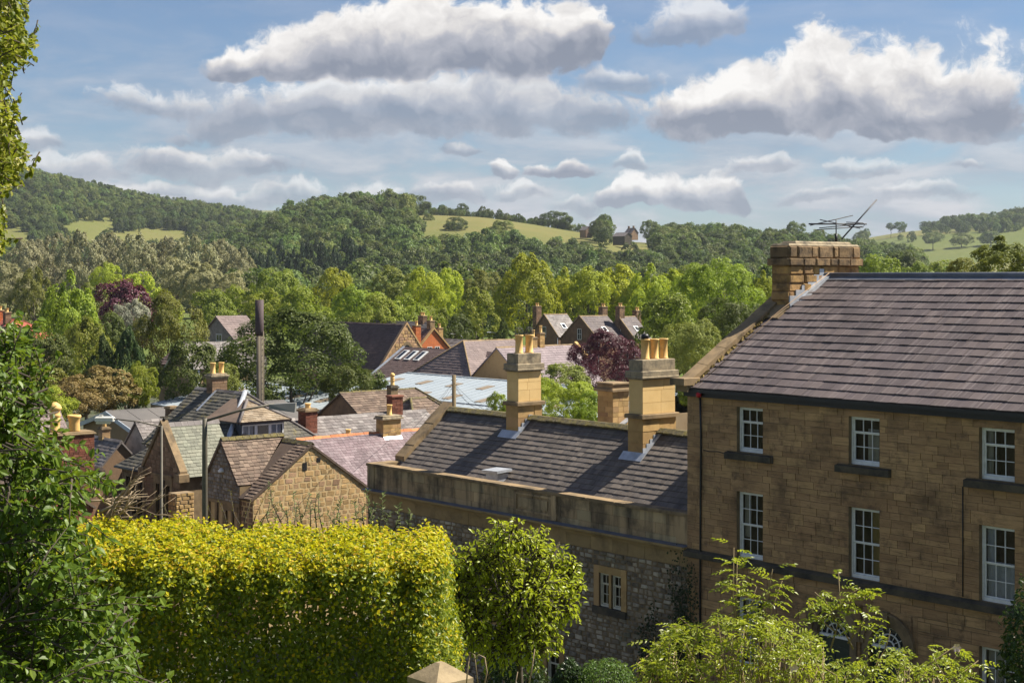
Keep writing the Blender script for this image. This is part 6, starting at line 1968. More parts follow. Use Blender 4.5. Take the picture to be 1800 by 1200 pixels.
# 11-13 houses on the left
def left_houses():
    R_, p = root_at('red_roofed_house', 30, 205, 'house with a bright red hipped tile roof at the far left')
    a = loc(p, 28, 205, 562)
    gable_house(R_, a.x - 7.5, a.x + 5.5, a.y - 5, a.y + 5, 0, a.z - 3.0, a.z, 'u', RENDER, REDTILE, over=.25, hip0=4, hip1=4, tiles=(.4, .45), seed=161, sides='fr', ridge=REDTILE)
    chim(R_, a.x - 4.2, a.y - .4, a.z - .8, a.z + 1.1, .9, .8, ORANGE, CUTSTONE, pots=((0, 0, .5, .2),))
    chim(R_, a.x - 1.0, a.y - .8, a.z - 1.2, a.z + .9, .9, .8, BROWNRUB, CUTSTONE, pots=((0, 0, .5, .2),))
    R_, p = root_at('tan_gabled_house', 40, 165, 'house with a brown roof and pale tan gable before the red roof')
    a = loc(p, 38, 165, 577)
    gable_house(R_, a.x - 12, a.x, a.y - 3.2, a.y + 3.2, 0, a.z - 2.6, a.z, 'u', M('pink_render', (.46, .30, .19), (.40, .26, .17), 1.0, rough=.9), STONETILE, over=.18, tiles=(.35, .42), seed=165, sides='f')
    simple_window(R_, front(0, a.y - 3.2, 0), a.x - 3.2, a.x - 1.8, a.z - 4.4, a.z - 3.1, (CREAM, DARKGLASS), 2, 1)
    R_, p = root_at('grey_gabled_house', 395, 172, 'grey stone house with a pink roof and one white window left of the dark sycamore')
    a = loc(p, 382, 172, 557)
    gable_house(R_, a.x - 4.6, a.x + 4.6, a.y, a.y + 3.6, 0, a.z - 2.9, a.z, 'v', GREYRUB, PINKTILE, over=.2, tiles=(.35, .45), seed=171, sides='r')
    simple_window(R_, front(0, a.y - .01, 0), a.x - .2, a.x + 1.0, a.z - 3.4, a.z - 1.9, (WHITE, DARKGLASS), 2, 2)
    R_, p = root_at('grey_bungalow', 350, 142, 'low house with dull purple roofs and white bargeboards among the trees', 'bungalow')
    a = loc(p, 372, 142, 603)
    gable_house(R_, a.x - 2.4, a.x + 2.4, a.y - 3, a.y + 2.5, 0, a.z - 2.0, a.z, 'v', RENDER, FADED, over=.3, tiles=(.35, .45), seed=175, sides='rf', ridge=FADED)
    b = loc(p, 318, 146, 604)
    gable_house(R_, b.x - .5, a.x - 1.2, a.y - 2.2, a.y + 3.2, 0, a.z - 2.0, a.z - .1, 'u', RENDER, DARKSLATE, over=.2, tiles=(.35, .45), seed=176, sides='f', name='side_roof')
    mb = MB()
    for s in (-1, 1):
        mb.tube([(a.x, a.y - 3.32, a.z + .08), (a.x + s * 2.7, a.y - 3.32, a.z - 2.2)], .10, .10, 4)
    mb.build('bargeboard', WHITE, R_)
    mb = MB(); mb.box(a.x + 2.42, a.x + 2.6, a.y - 3.0, a.y - 2.7, 0, a.z - 2.1); mb.build('corner_post', WHITE, R_)
    # 14 long felt-roofed building
    R_, p = root_at('felt_roofed_hall', 193, 100, 'long low hall with a grey felt roof and white bargeboards', 'hall')
    a = loc(p, 193, 100, 724)
    roof, S_ = gable_house(R_, a.x - 3.9, a.x + 3.9, a.y, a.y + 13, 0, a.z - 1.0, a.z, 'v', RENDER, FELT, over=.3, seed=181)
    mb = MB()
    for i in range(1, 9):
        q = [Vector(x) for x in S_['r']]
        f2 = Fr(q[0], q[1] - q[0], q[3] - q[0])
        L = (q[3] - q[0]).length
        fbox(mb, f2, i * 1.5 - .03, i * 1.5 + .03, 0, L, 0, .02)
    mb.build('roll_joints', FELT, roof, kind='stuff')
    mb = MB()
    for s in (-1, 1):
        mb.slab([(a.x, a.y - .32, a.z - .22), (a.x + s * 4.2, a.y - .32, a.z - 1.3), (a.x + s * 4.2, a.y - .32, a.z - 1.02), (a.x, a.y - .32, a.z + .08)][::s], .04)
    mb.build('bargeboard', plain('pale_blue_paint', (.50, .56, .64), .5), R_)
    # 15 small roofs between
    for i, (px, Y, py, hw, dep, rise, ax, mat, lab, side) in enumerate((
            (240, 90, 742, 2.3, 3.4, 2.2, 'v', FADED, 'small outhouse with a blue-grey slate roof before the felt-roofed hall', 'rf'),
            (186, 90, 772, 1.9, 3.0, 1.6, 'u', FADED, 'low building with a patchy grey slate roof left of the school', 'f'),
            (160, 76, 822, 1.3, 1.7, 1.2, 'u', STONETILE, 'lean brown-tiled outbuilding beside the school wing', 'f'),
            (62, 68, 722, 1.3, 1.0, 1.3, 'v', PINKTILE, 'small pink-roofed building behind the brick chimney at the left', 'rf'))):
        R_, p = root_at('outhouse', px, Y, lab, 'outhouse')
        a = loc(p, px, Y, py)
        if ax == 'v':
            gable_house(R_, a.x - hw, a.x + hw, a.y, a.y + dep, 0, a.z - rise, a.z, 'v', GREYRUB, mat, over=.12, tiles=(.22, .3), limit=60, thick=.02, seed=190 + i, sides=side)
        else:
            gable_house(R_, a.x - hw, a.x + hw, a.y - dep / 2, a.y + dep / 2, 0, a.z - rise, a.z, 'u', BROWNRUB, mat, over=.12, tiles=(.22, .3), limit=60, thick=.02, seed=190 + i, sides=side)
            if i == 1:
                chim(R_, a.x - .4, a.y + .1, a.z - .5, a.z + .55, .5, .5, RUBBLE, CUTSTONE, pots=((0, 0, .35, .13, 2),))
    # 16 brick house at the left, mostly behind the near tree
    R_, p = root_at('red_brick_house', 118, 60, 'red brick house with a wide stack and two big yellow pots behind the near tree')
    a = loc(p, 118, 60, 758)
    gable_house(R_, a.x - 5.0, a.x + .3, a.y - 3.4, a.y + .95, 0, a.z - 3.0, a.z - 1.5, 'u', REDBRICK, STONETILE, over=.1, tiles=(.22, .3), limit=60, seed=201, sides='f')
    c = chim(R_, a.x, a.y, a.z - 2.4, a.z - .12, .8, 1.9, REDBRICK, CUTSTONE, cap=((.06, .06), (.0, .06)), brick=True, limit=160)
    pot(c, (a.x - .1, a.y - .45, a.z - .02), 1.18, .21, POTM, style=1)
    pot(c, (a.x + .1, a.y + .25, a.z - .02), .66, .23, POTM, style=2)
left_houses()
def pier_wall():
    R_, p = root_at('stone_pier', 328, 63, 'square brown stone pier between the two lamp posts', 'pier')
    t = PX(328, 63, 866).z - GR
    fr = right(.0, -.5, 0)
    mb = MB(); mb.box(-.6, 0, -.5, .35, 0, t); w = mb.build('core', MORTAR, R_)
    stone_wall(w, 'stone', WARMSTONE, right(.004, -.5, 0), rect_poly(0, .85, 3.2, t), .17, .3, (), joint=.025, proud=(0, .03), rub=.08, cham=.02, seed=205, limit=120)
    stone_wall(w, 'stone', WARMSTONE, front(-.6, -.504, 0), rect_poly(0, .6, 3.2, t), .17, .3, (), joint=.025, proud=(0, .03), rub=.08, cham=.02, seed=206, limit=60)
pier_wall()
def rear_range():
    R_ = empty('rear_stone_house', W(-9, 12, GR), ANG, 'stone house with small tiles and a mossy chimney behind the low range', 'house')
    z = lambda q: q - GR
    gable_house(R_, -1, 9.5, -2.5, 3.5, 0, z(5.0), z(7.2), 'u', WARMSTONE, STONETILE, over=.15, tiles=(.16, .2), seed=211, sides='f', limit=0, ridge=MOSSRIDGE)
    v = 9.6
    u = on_v(1078, v) + 9
    c = chim(R_, u, v - 12, z(5.2), z(8.45), .95, 1.0, WARMSTONE, CUTSTONE, cap=((.12, .12), (.02, .18), (.07, .08)), limit=60)
    mb = MB(); mb.slab([(u + .3, v - 12 - 1.0, z(6.6)), (u + .75, v - 12 - 1.0, z(6.6)), (u + .75, v - 12 + .6, z(7.4)), (u + .3, v - 12 + .6, z(7.4))], .05); mb.build('lead_flashing', LEAD, R_)
rear_range()
# 19-21 flue, lamps, poles
def flue():
    b = PX(456, 97, z=GR)
    R_ = empty('flue_chimney', b, 0, 'tall slim flue with a thicker dark top section rising above the dormer house', 'flue')
    zt = PX(456, 97, 527).z - GR
    zm = PX(456, 97, 582).z - GR
    mb = MB(); mb.tube([(0, 0, 0), (0, 0, zm)], .21, .19, 14); mb.build('shaft', STEEL, R_)
    mb = MB(); mb.lathe((0, 0, zm - .3), [(.20, 0), (.27, .3), (.27, zt - zm + .3), (.22, zt - zm + .3), (.22, zt - zm)], 18); mb.build('top_section', RUST, R_)
    mb = MB()
    for i in range(int(zm / .35)):
        mb.tube([(.24, -.1, i * .35 + .2), (.24, .1, i * .35 + .2)], .012, .012, 4)
    mb.tube([(.26, -.1, 0), (.26, -.1, zm)], .02, .02, 4); mb.tube([(.26, .1, 0), (.26, .1, zm)], .02, .02, 4)
    mb.build('ladder', STEEL, R_)
flue()
def street_lamps():
    LAMPM = M('lamp_post_paint', (.13, .115, .085), (.10, .088, .066), 2.0, rough=.6)
    b = PX(360, 42, z=GR)
    R_ = empty('street_lamp', b, 0, 'taller brown street lamp with a long arm reaching right over the dormer', 'street lamp')
    zt = PX(360, 42, 735).z - GR
    s = 42 / F
    mb = MB(); mb.tube([(0, 0, 0), (0, 0, zt - .6), (0, 0, zt)], .085, .065, 10); mb.build('post', LAMPM, R_)
    mb = MB(); mb.tube([(0, 0, zt - .08), (60 * s, .1, zt + 13 * s), (120 * s, .2, zt + 24 * s)], .035, .03, 8); mb.build('arm', LAMPM, R_)
    mb = MB()
    x, z = 112 * s, zt + 20 * s
    mb.add([(x, .1, z + .06), (x + .72, .15, z + .10), (x + .72, .35, z + .10), (x, .3, z + .06), (x, .08, z - .06), (x + .70, .08, z - .16), (x + .70, .42, z - .16), (x, .32, z - .06)], [(0, 1, 2, 3), (7, 6, 5, 4), (0, 4, 5, 1), (1, 5, 6, 2), (2, 6, 7, 3), (3, 7, 4, 0)])
    mb.build('lamp_head', plain('lamp_grey', (.20, .195, .18), .5), R_)
    b = PX(284, 46, z=GR)
    R_ = empty('street_lamp', b, 0, 'thinner street lamp with a pale head on an arm reaching left', 'street lamp')
    zt = PX(284, 46, 748).z - GR
    s = 46 / F
    mb = MB(); mb.tube([(0, 0, 0), (0, 0, zt)], .05, .035, 8); mb.build('post', LAMPM, R_)
    mb = MB(); mb.tube([(0, 0, zt - .03), (-40 * s, 0, zt + 7 * s), (-84 * s, 0, zt + 12 * s)], .022, .02, 6); mb.build('arm', LAMPM, R_)
    mb = MB(); x, z = -116 * s, zt + 9 * s
    mb.cbox(x, x + 32 * s, -.11, .11, z - .02, z + .12, .03); mb.box(x + .1, x + .22, -.02, .02, z + .12, z + .18)
    mb.build('lamp_head', plain('pale_plastic', (.66, .64, .58), .5), R_)
    mb = MB(); mb.cbox(x + .03, x + 26 * s, -.09, .09, z - .09, z - .022, .02); mb.build('lens', plain('cream_lens', (.72, .66, .5), .3), R_)
    for i, (px, Y, py, lab, s_) in enumerate(((876, 255, 584, 'tiny curved street lamp before the limes left of the tall chimney', -1), (813, 235, 587, 'tiny street lamp behind the orange brick house', -1))):
        b = PX(px, Y, z=GR)
        R_ = empty('street_lamp', b, 0, lab, 'street lamp')
        zt = PX(px, Y, py).z - GR
        mb = MB(); mb.tube([(0, 0, 0), (0, 0, zt - .5), (s_ * .4, 0, zt - .1), (s_ * 1.2, 0, zt)], .09, .05, 6); mb.build('post', plain('lamp_steel', (.3, .31, .3), .5), R_)
        mb = MB(); mb.cbox(s_ * 1.9 if s_ < 0 else 1.2, -1.2 if s_ < 0 else 1.9, -.12, .12, zt - .06, zt + .08, .03); mb.build('lamp_head', WHITE, R_)
street_lamps()
def telegraph():
    Y = 96
    b = PX(798, Y, z=GR)
    R_ = empty('telegraph_pole', b, 0, 'wooden telegraph pole in front of the white shed roof', 'telegraph pole')
    zt = PX(798, Y, 659).z - GR
    mb = MB(); mb.tube([(0, 0, 0), (0, 0, zt)], .16, .125, 10); mb.build('post', M('pole_wood', (.20, .15, .08), (.14, .105, .06), 2.0, st=(4, 4, .4), rough=.9), R_)
    mb = MB()
    for i in range(4):
        mb.tube([(-.2, 0, zt - .3 - i * .3), (.2, 0, zt - .3 - i * .3)], .02, .02, 5)
    mb.build('steps', BLACK, R_)
    wire = plain('black_wire', (.02, .02, .022), .5)
    for k, (px, Yw, py) in enumerate(((620, 70, 765), (672, 84, 742), (890, 66, 700), (960, 80, 730), (700, 90, 735), (868, 90, 690))):
        e = PX(px, Yw, py)
        s = b + Vector((0, 0, zt - .35 - .05 * k))
        n = 12
        pts = [s.lerp(e, i / n) - Vector((0, 0, 1.0 * (1 - (2 * i / n - 1) ** 2))) - b for i in range(n + 1)]
        mb = MB(); mb.tube(pts, .010, .010, 4); mb.build('wire', wire, R_)
telegraph()
# farm on the ridge, beyond the woods
def farm():
    for i, (px, Y, py, L, hw, rise, lab, mat, cat) in enumerate((
            (1094, 1010, 409, 11, 3.4, 2.0, 'long low barn with a pale roof on the far hillside meadow', FADED, 'barn'),
            (1110, 1060, 401, 6.5, 3.2, 3.0, 'farmhouse with a chimney above the barn on the far hillside', PURPLE, 'farmhouse'),
            (1030, 1080, 398, 6, 3, 2.2, 'small stone barn on the ridge left of the farm', FADED, 'barn'))):
        X = (px - 900) / F * Y
        zb = E - (py - HZ) * Y / F - 5.2
        R_ = empty('farmhouse' if i == 1 else 'barn', (X, Y, zb), ANG, lab, cat)
        gable_house(R_, -L / 2, L / 2, -hw, hw, -3, 5.0 - rise, 5.2, 'u', BROWNRUB if i else BLACKSTONE, mat, over=.4, seed=220 + i)
        if i == 1:
            chim(R_, 2, 0, 4, 6.6, 1.0, 1.0, BROWNRUB, CUTSTONE)
            chim(R_, -2.5, 0, 4, 6.5, 1.0, 1.0, BROWNRUB, CUTSTONE)
farm()
# ------------------------------------------------------------------ trees between the town and the hills
G_LIME = 'yellow-green limes of the riverside avenue'
TREES = [
    # kind, material, column, top row, width px, distance, label, name, lowest row
    ('poplar', 'poplar', 42, 424, 84, 575, 'first pale poplar at the left end of the grey-green grove', 'poplar_tree', None),
    ('poplar', 'poplar', 92, 414, 84, 590, 'pale poplar left of the tallest pair in the grey-green grove', 'poplar_tree', None),
    ('poplar', 'poplar', 140, 410, 88, 570, 'tall pale poplar in the left half of the grey-green grove', 'poplar_tree', None),
    ('poplar', 'poplar', 192, 412, 84, 595, 'pale poplar above the silver willow in the grey-green grove', 'poplar_tree', None),
    ('poplar', 'poplar', 240, 414, 88, 575, 'pale poplar straight above the left purple tree', 'poplar_tree', None),
    ('poplar', 'poplar', 292, 420, 90, 590, 'pale poplar just right of the grove middle', 'poplar_tree', None),
    ('poplar', 'poplar', 340, 418, 92, 570, 'broad pale poplar right of the grove middle', 'poplar_tree', None),
    ('poplar', 'poplar', 388, 424, 84, 585, 'second pale poplar from the right end of the grove', 'poplar_tree', None),
    ('poplar', 'poplar', 424, 440, 70, 575, 'last and lowest pale poplar at the right end of the grove', 'poplar_tree', None),
    ('dome', 'willow', 12, 462, 90, 420, 'silver-grey willow at the left edge below the grove', 'willow_tree', None),
    ('poplar', 'olive', 62, 475, 76, 330, 'loose olive birch left of the bright green lime', 'birch_tree', None),
    ('dome', 'willow', 312, 456, 86, 440, 'pale round willow left of its twin below the grove', 'willow_tree', None),
    ('dome', 'willow', 358, 462, 74, 430, 'pale round willow right of its twin below the grove', 'willow_tree', None),
    ('dome', 'willow', 412, 480, 84, 400, 'loose grey willow left of the flue top', 'willow_tree', None),
    ('broad', 'lime', 188, 464, 52, 380, 'small yellow-green tree above the left purple tree', 'tree', None),
    ('broad', 'fresh', 250, 484, 110, 300, 'fresh green tree behind the left purple tree', 'tree', None),
    ('broad', 'olive', 168, 500, 70, 330, 'dull olive tree between the lime and the left purple tree', 'tree', None),
    ('lime', 'fresh', 118, 482, 108, 190, 'tall bright green tree with a pointed top above the red roof', 'tree', 650),
    ('lime', 'green', 152, 560, 90, 170, 'mid green lower tree right of the bright pointed tree', 'tree', 690),
    ('broad', 'purple', 210, 496, 108, 235, 'round purple beech among the green trees at the left', 'copper_beech', None),
    ('broad', 'silver', 228, 530, 60, 228, 'small silver-leaved tree under the left purple beech', 'tree', None),
    ('broad', 'dark', 190, 552, 60, 180, 'dark holly-like tree under the left purple beech', 'tree', None),
    ('broad', 'green', 370, 512, 80, 285, 'mid green round tree left of the flue', 'tree', None),
    ('broad', 'fresh', 424, 506, 76, 300, 'light green round tree touching the flue', 'tree', None),
    ('big', 'olive', 296, 516, 130, 150, 'big olive-green tree with spreading side branches left of the bungalow', 'tree', 700),
    ('broad', 'dark', 330, 600, 110, 128, 'dark green lower tree in front of the bungalow', 'tree', 715),
    ('cone', 'needle', 226, 575, 70, 140, 'feathery conifer between brown bush and olive tree', 'conifer_tree', 700),
    ('cone', 'needle', 180, 590, 60, 150, 'narrow conifer behind the brown bush', 'conifer_tree', 690),
    ('broad', 'dark', 78, 590, 110, 150, 'dark hedge tree right of the red roof', 'tree', 700),
    ('broad', 'olive', 60, 640, 110, 110, 'dull green bush tree below the tan gabled house', 'tree', 730),
    ('dome', 'brown', 176, 646, 118, 112, 'dry brown straggling bush behind the felt-roofed hall', 'bush', 735),
    ('dome', 'brown', 128, 662, 90, 108, 'dry brown bush with green shoots left of the larger one', 'bush', 735),
    ('broad', 'fresh', 248, 640, 56, 114, 'small bright green shrub right of the brown bush', 'shrub', 712),
    ('broad', 'fresh', 96, 680, 70, 100, 'yellow-green shrub left of the brown bushes', 'shrub', 740),
    ('big', 'dark', 516, 548, 262, 118, 'huge dark sycamore standing beside the tall flue', 'sycamore_tree', 735),
    ('broad', 'dark', 610, 640, 80, 112, 'dark skirt tree at the right foot of the huge sycamore', 'tree', 712),
    ('broad', 'olive', 395, 640, 60, 108, 'dull green shrub behind the twin yellow pots', 'shrub', 705),
    ('broad', 'green', 486, 476, 84, 300, 'round mid green tree just right of the flue top', 'tree', None),
    ('broad', 'fresh', 462, 512, 76, 265, 'light green tree behind the flue', 'tree', None),
    ('broad', 'fresh', 536, 508, 92, 260, 'light green tree above the left half of the sycamore', 'tree', None),
    ('lime', 'lime', 588, 474, 84, 320, 'olive-gold lime above the sycamore', 'lime_tree', None),
    ('broad', 'fresh', 632, 506, 84, 250, 'light green tree above the right half of the sycamore', 'tree', None),
    ('broad', 'green', 655, 520, 80, 235, 'mid green tree behind the chapel roof, left end', 'tree', None),
    ('dome', 'olive', 696, 472, 100, 330, 'wide olive dome-shaped tree behind the chapel', 'tree', None),
    ('broad', 'green', 700, 524, 96, 240, 'mid green tree behind the chapel roof, right end', 'tree', None),
    ('lime', 'lime', 748, 472, 72, 310, 'gold-green lime behind the orange brick house', 'lime_tree', None),
    ('lime', 'lime', 788, 474, 68, 316, 'gold-green lime right of the orange brick house', 'lime_tree', None),
    ('broad', 'green', 752, 535, 70, 245, 'mid green tree right behind the orange brick house', 'tree', None),
    ('dome', 'olive', 848, 476, 72, 390, 'grey-olive tree in the gap of the lime avenue', 'tree', None),
    ('lime', 'green', 838, 508, 80, 262, 'mid green tree in the gap left of the tallest lime', 'tree', None),
    ('cone', 'dark', 884, 560, 40, 255, 'dark clipped conifer left of the terrace', 'conifer_tree', None),
    ('broad', 'dark', 800, 555, 60, 235, 'dark tree between brick house and conifer', 'tree', None),
    ('lime', 'lime', 926, 449, 104, 282, 'tallest yellow lime, left end of the avenue behind the terrace', 'lime_tree', None),
    ('lime', 'lime', 984, 474, 84, 296, 'yellow lime right beside the tallest one', 'lime_tree', None),
    ('lime', 'lime', 1036, 472, 88, 290, 'yellow lime above the middle of the terrace', 'lime_tree', None),
    ('lime', 'lime', 1086, 468, 92, 296, 'yellow lime above the right end of the terrace', 'lime_tree', None),
    ('lime', 'lime', 1136, 468, 92, 290, 'yellow lime third from the right end of the avenue', 'lime_tree', None),
    ('lime', 'lime', 1180, 476, 80, 300, 'yellow lime second from the right end of the avenue', 'lime_tree', None),
    ('broad', 'green', 1216, 470, 80, 310, 'mid green tree closing the avenue on the right', 'tree', None),
    ('big', 'fresh', 1262, 462, 150, 205, 'big light green maple left of the big chimney', 'maple_tree', None),
    ('broad', 'green', 1190, 520, 130, 190, 'mid green tree behind the right chimney pots', 'tree', None),
    ('big', 'dark', 1290, 530, 130, 165, 'dark green tree under the light maple', 'tree', None),
    ('lime', 'lime', 1348, 478, 60, 260, 'yellow-green lime touching the big chimney', 'lime_tree', None),
    ('big', 'olive', 1214, 566, 108, 140, 'loose olive birch left of the roof verge', 'birch_tree', 680),
    ('big', 'purple', 1064, 582, 124, 122, 'deep purple copper beech between the two tall chimney stacks', 'copper_beech', 690),
    ('big', 'fresh', 985, 668, 130, 84, 'fresh green fruit tree just right of the left tall chimney', 'fruit_tree', 760),
    ('broad', 'fresh', 1040, 690, 70, 80, 'fresh green shrub left of the small mossy chimney', 'shrub', 760),
    ('broad', 'olive', 985, 640, 90, 110, 'pale olive shrub behind the fruit tree', 'shrub', 700),
    ('broad', 'fresh', 876, 690, 34, 78, 'small green shrub at the left of the tall chimney', 'shrub', 735),
    ('broad', 'green', 1220, 660, 50, 100, 'dark green sapling behind the stone kneeler', 'sapling', 720),
    ('broad', 'fresh', 1544, 452, 96, 300, 'green tree just right of the big chimney', 'tree', None),
    ('broad', 'green', 1600, 466, 90, 340, 'mid green tree above the roof ridge, second from the chimney', 'tree', None),
    ('broad', 'green', 1660, 462, 90, 360, 'mid green tree above the roof ridge, third from the chimney', 'tree', None),
    ('broad', 'dark', 1585, 444, 70, 520, 'dark round tree behind the second tree from the chimney', 'tree', None),
    ('lime', 'olive', 1772, 418, 130, 90, 'sparse yellowish tree at the right edge above the slate roof', 'tree', 500),
    ('broad', 'olive', 1700, 455, 70, 110, 'low olive tree left of the sparse yellowish one', 'tree', 500),
    # single trees on the far fields
    ('broad', 'wood', 752, 376, 20, 1130, 'lone dark round tree in the hay field on the knoll', 'tree', 398),
    ('broad', 'wood', 722, 342, 62, 1190, 'dark spreading tree on the shoulder of the knoll', 'tree', 386),
    ('broad', 'wood', 812, 358, 22, 1290, 'small tree on the skyline right of the knoll', 'tree', 378),
    ('broad', 'wood', 778, 360, 14, 1290, 'tiny tree on the skyline beside the knoll shoulder', 'tree', 376),
    ('broad', 'wood', 1398, 390, 36, 1220, 'round dark tree on the skyline left of the aerial', 'tree', 422),
    ('broad', 'wood', 800, 382, 40, 1060, 'dark tree at the lower edge of the hay field', 'tree', 412),
    ('broad', 'wood', 884, 388, 44, 1040, 'dark tree cutting into the hay field from below', 'tree', 420),
    ('broad', 'wood', 980, 372, 52, 1230, 'broad tree clump left of the small stone barn', 'tree', 402),
    ('broad', 'wood', 1052, 388, 34, 1060, 'round tree between stone barn and pale-roofed barn', 'tree', 416),
    ('broad', 'wood', 1140, 388, 34, 1150, 'round tree right of the farmhouse', 'tree', 420),
    ('broad', 'wood', 1176, 396, 30, 1150, 'round tree further right of the farmhouse on the ridge', 'tree', 424),
    ('broad', 'wood', 1566, 392, 16, 2300, 'tiny tree at the top of the far right field', 'tree', 404),
    ('broad', 'wood', 1582, 390, 22, 2300, 'tiny rounder tree beside another on the far right field', 'tree', 404),
    ('broad', 'wood', 1640, 408, 34, 2000, 'tree group in the far right field, left', 'tree', 428),
    ('broad', 'wood', 1690, 410, 40, 2000, 'tree group in the far right field, middle', 'tree', 432),
    ('broad', 'wood', 1742, 408, 40, 2000, 'tree group in the far right field, right', 'tree', 430),
]
for (kind, mt, cx, yt, wp, Y, lab, nm, yb) in TREES:
    tree(kind, mt, cx, yt, wp, Y, lab, nm, nm.replace('_', ' ').replace('lime tree', 'tree'), G_LIME if nm == 'lime_tree' else None, ybot=yb)

# ------------------------------------------------------------------ near planting
def foliage(parent, pos, along, nrm, L, Wd, tmpl, mat, limit=0, name='foliage', leafname='leaf', rest_kind='stuff'):
    """leaf blades under a plant: the ones that show largest as objects of their own, the rest as one mass"""
    pos = np.asarray(pos); n = len(pos)
    base = np.array(parent.location)
    Yv = np.maximum(pos[:, 1], .5)
    px, py = 900 + F * pos[:, 0] / Yv, HZ - F * (pos[:, 2] - E) / Yv
    vis = (px > 0) & (px < 1800) & (py > 0) & (py < 1200)
    face = np.abs((unit(nrm) * unit(np.array([0, 0, E]) - pos)).sum(-1))
    sc = np.where(vis, L * face / Yv - .6 * (Yv - Yv.min()) / Yv.max() * L.mean() / Yv.mean(), -9)
    order = np.argsort(-sc)
    big, rest = order[:limit], order[limit:]
    if limit:
        me = leaves(leafname, np.zeros((1, 3)), np.array([[1., 0, 0]]), np.array([[0., 0, 1]]), np.array([1.]), np.array([1.]), tmpl)
        for i in big:
            a = Vector(along[i]).normalized()
            b = Vector(nrm[i]).cross(a).normalized()
            c = a.cross(b)
            o = obj(leafname, me, mat, parent)
            m = Matrix((a * L[i], b * Wd[i], c * L[i])).transposed().to_4x4()
            m.translation = Vector(pos[i]) - parent.location
            o.matrix_local = m
    me = leaves(name, pos[rest] - base, along[rest], nrm[rest], L[rest], Wd[rest], tmpl)
    return obj(name, me, mat, parent, kind=rest_kind)
def up_noise(rng, n, k):
    return rng.normal(size=(n, 3)) * k

def hedge():
    rng = np.random.default_rng(201)
    r = empty('hedge', (-3.2, 20.9, 6.3), 0, 'large clipped hedge with yellow-green leaves in front of the cottages', 'hedge')
    x0, x1, y0, y1, z1, z0 = -6.5, -.86, 19.7, 22.4, 9.92, 6.3
    P, N = [], []
    def surf(n, kind):
        a, b = rng.uniform(size=n), rng.uniform(size=n)
        if kind == 'top':
            p = np.stack([x0 + a * (x1 - x0), y0 + b * (y1 - y0), np.full(n, z1)], -1); nn = np.tile([0, 0, 1.], (n, 1))
        elif kind == 'front':
            p = np.stack([x0 + a * (x1 - x0), np.full(n, y0), z0 + b * (z1 - z0)], -1); nn = np.tile([0, -1., 0], (n, 1))
        else:
            p = np.stack([np.full(n, x1), y0 + a * (y1 - y0), z0 + b * (z1 - z0)], -1); nn = np.tile([1., 0, 0], (n, 1))
        return p, nn
    for kind, n in (('top', 42000), ('front', 62000), ('side', 16000)):
        p, nn = surf(n, kind); P.append(p); N.append(nn)
    P, N = np.concatenate(P), np.concatenate(N)
    # round the long edges, then bulge in soft lumps
    rad = .45
    c = np.clip(P, [x0 + rad, y0 + rad, z0 - 5], [x1 - rad, y1 - rad, z1 - rad])
    d = P - c
    ln = np.linalg.norm(d, axis=-1, keepdims=True)
    dirn = np.where(ln > 1e-6, d / np.maximum(ln, 1e-6), N)
    P = c + dirn * rad
    N = dirn
    lump = .07 * np.sin(P[:, 0] * 1.9 + P[:, 2] * 1.1) * np.cos(P[:, 2] * 2.3 + P[:, 0] * .7) + .05 * np.sin(P[:, 0] * 5.1 + 1 + P[:, 2] * 3.7) + .05 * np.sin(P[:, 0] * 11 + P[:, 1] * 9)
    lump += .06 * np.sin(P[:, 0] * .9 + 1.2) * N[:, 2]
    depth = np.abs(rng.normal(size=len(P))) * .13
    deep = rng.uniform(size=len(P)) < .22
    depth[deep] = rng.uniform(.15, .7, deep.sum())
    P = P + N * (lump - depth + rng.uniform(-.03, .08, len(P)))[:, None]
    # ragged shoots standing out of the top
    k = rng.uniform(size=len(P)) < .09
    P[k] += N[k] * rng.uniform(.02, .20, (k.sum(), 1)) ** 1.3
    n = len(P)
    nr = unit(N * .9 + np.array([.15, -.15, .5]) + up_noise(rng, n, .55))
    al = np.cross(nr, up_noise(rng, n, 1)); al[:, 2] -= .25
    L = rng.uniform(.046, .080, n)
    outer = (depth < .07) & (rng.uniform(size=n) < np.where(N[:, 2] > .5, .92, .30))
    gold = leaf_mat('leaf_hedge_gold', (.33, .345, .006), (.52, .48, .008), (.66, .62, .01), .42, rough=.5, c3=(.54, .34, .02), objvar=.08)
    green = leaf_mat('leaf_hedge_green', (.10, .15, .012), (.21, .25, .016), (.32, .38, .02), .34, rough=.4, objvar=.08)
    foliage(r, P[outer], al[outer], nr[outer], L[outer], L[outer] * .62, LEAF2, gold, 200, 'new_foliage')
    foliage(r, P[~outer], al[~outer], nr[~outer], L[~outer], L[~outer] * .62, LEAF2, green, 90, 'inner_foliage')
    mb = MB()
    rr = random.Random(3)
    for i in range(46):
        x = rr.uniform(x0 + .3, x1 - .3); y = rr.uniform(y0 + .4, y1 - .3)
        mb.tube([(x + 3.2, y - 20.9, 0), (x + 3.2 + rr.uniform(-.2, .2), y - 20.9, 1.8), (x + 3.2 + rr.uniform(-.4, .4), y - 20.9 + rr.uniform(-.3, .3), 3.55)], .03, .008, 5)
    mb.build('stems', BARK, r, kind='stuff')
hedge()

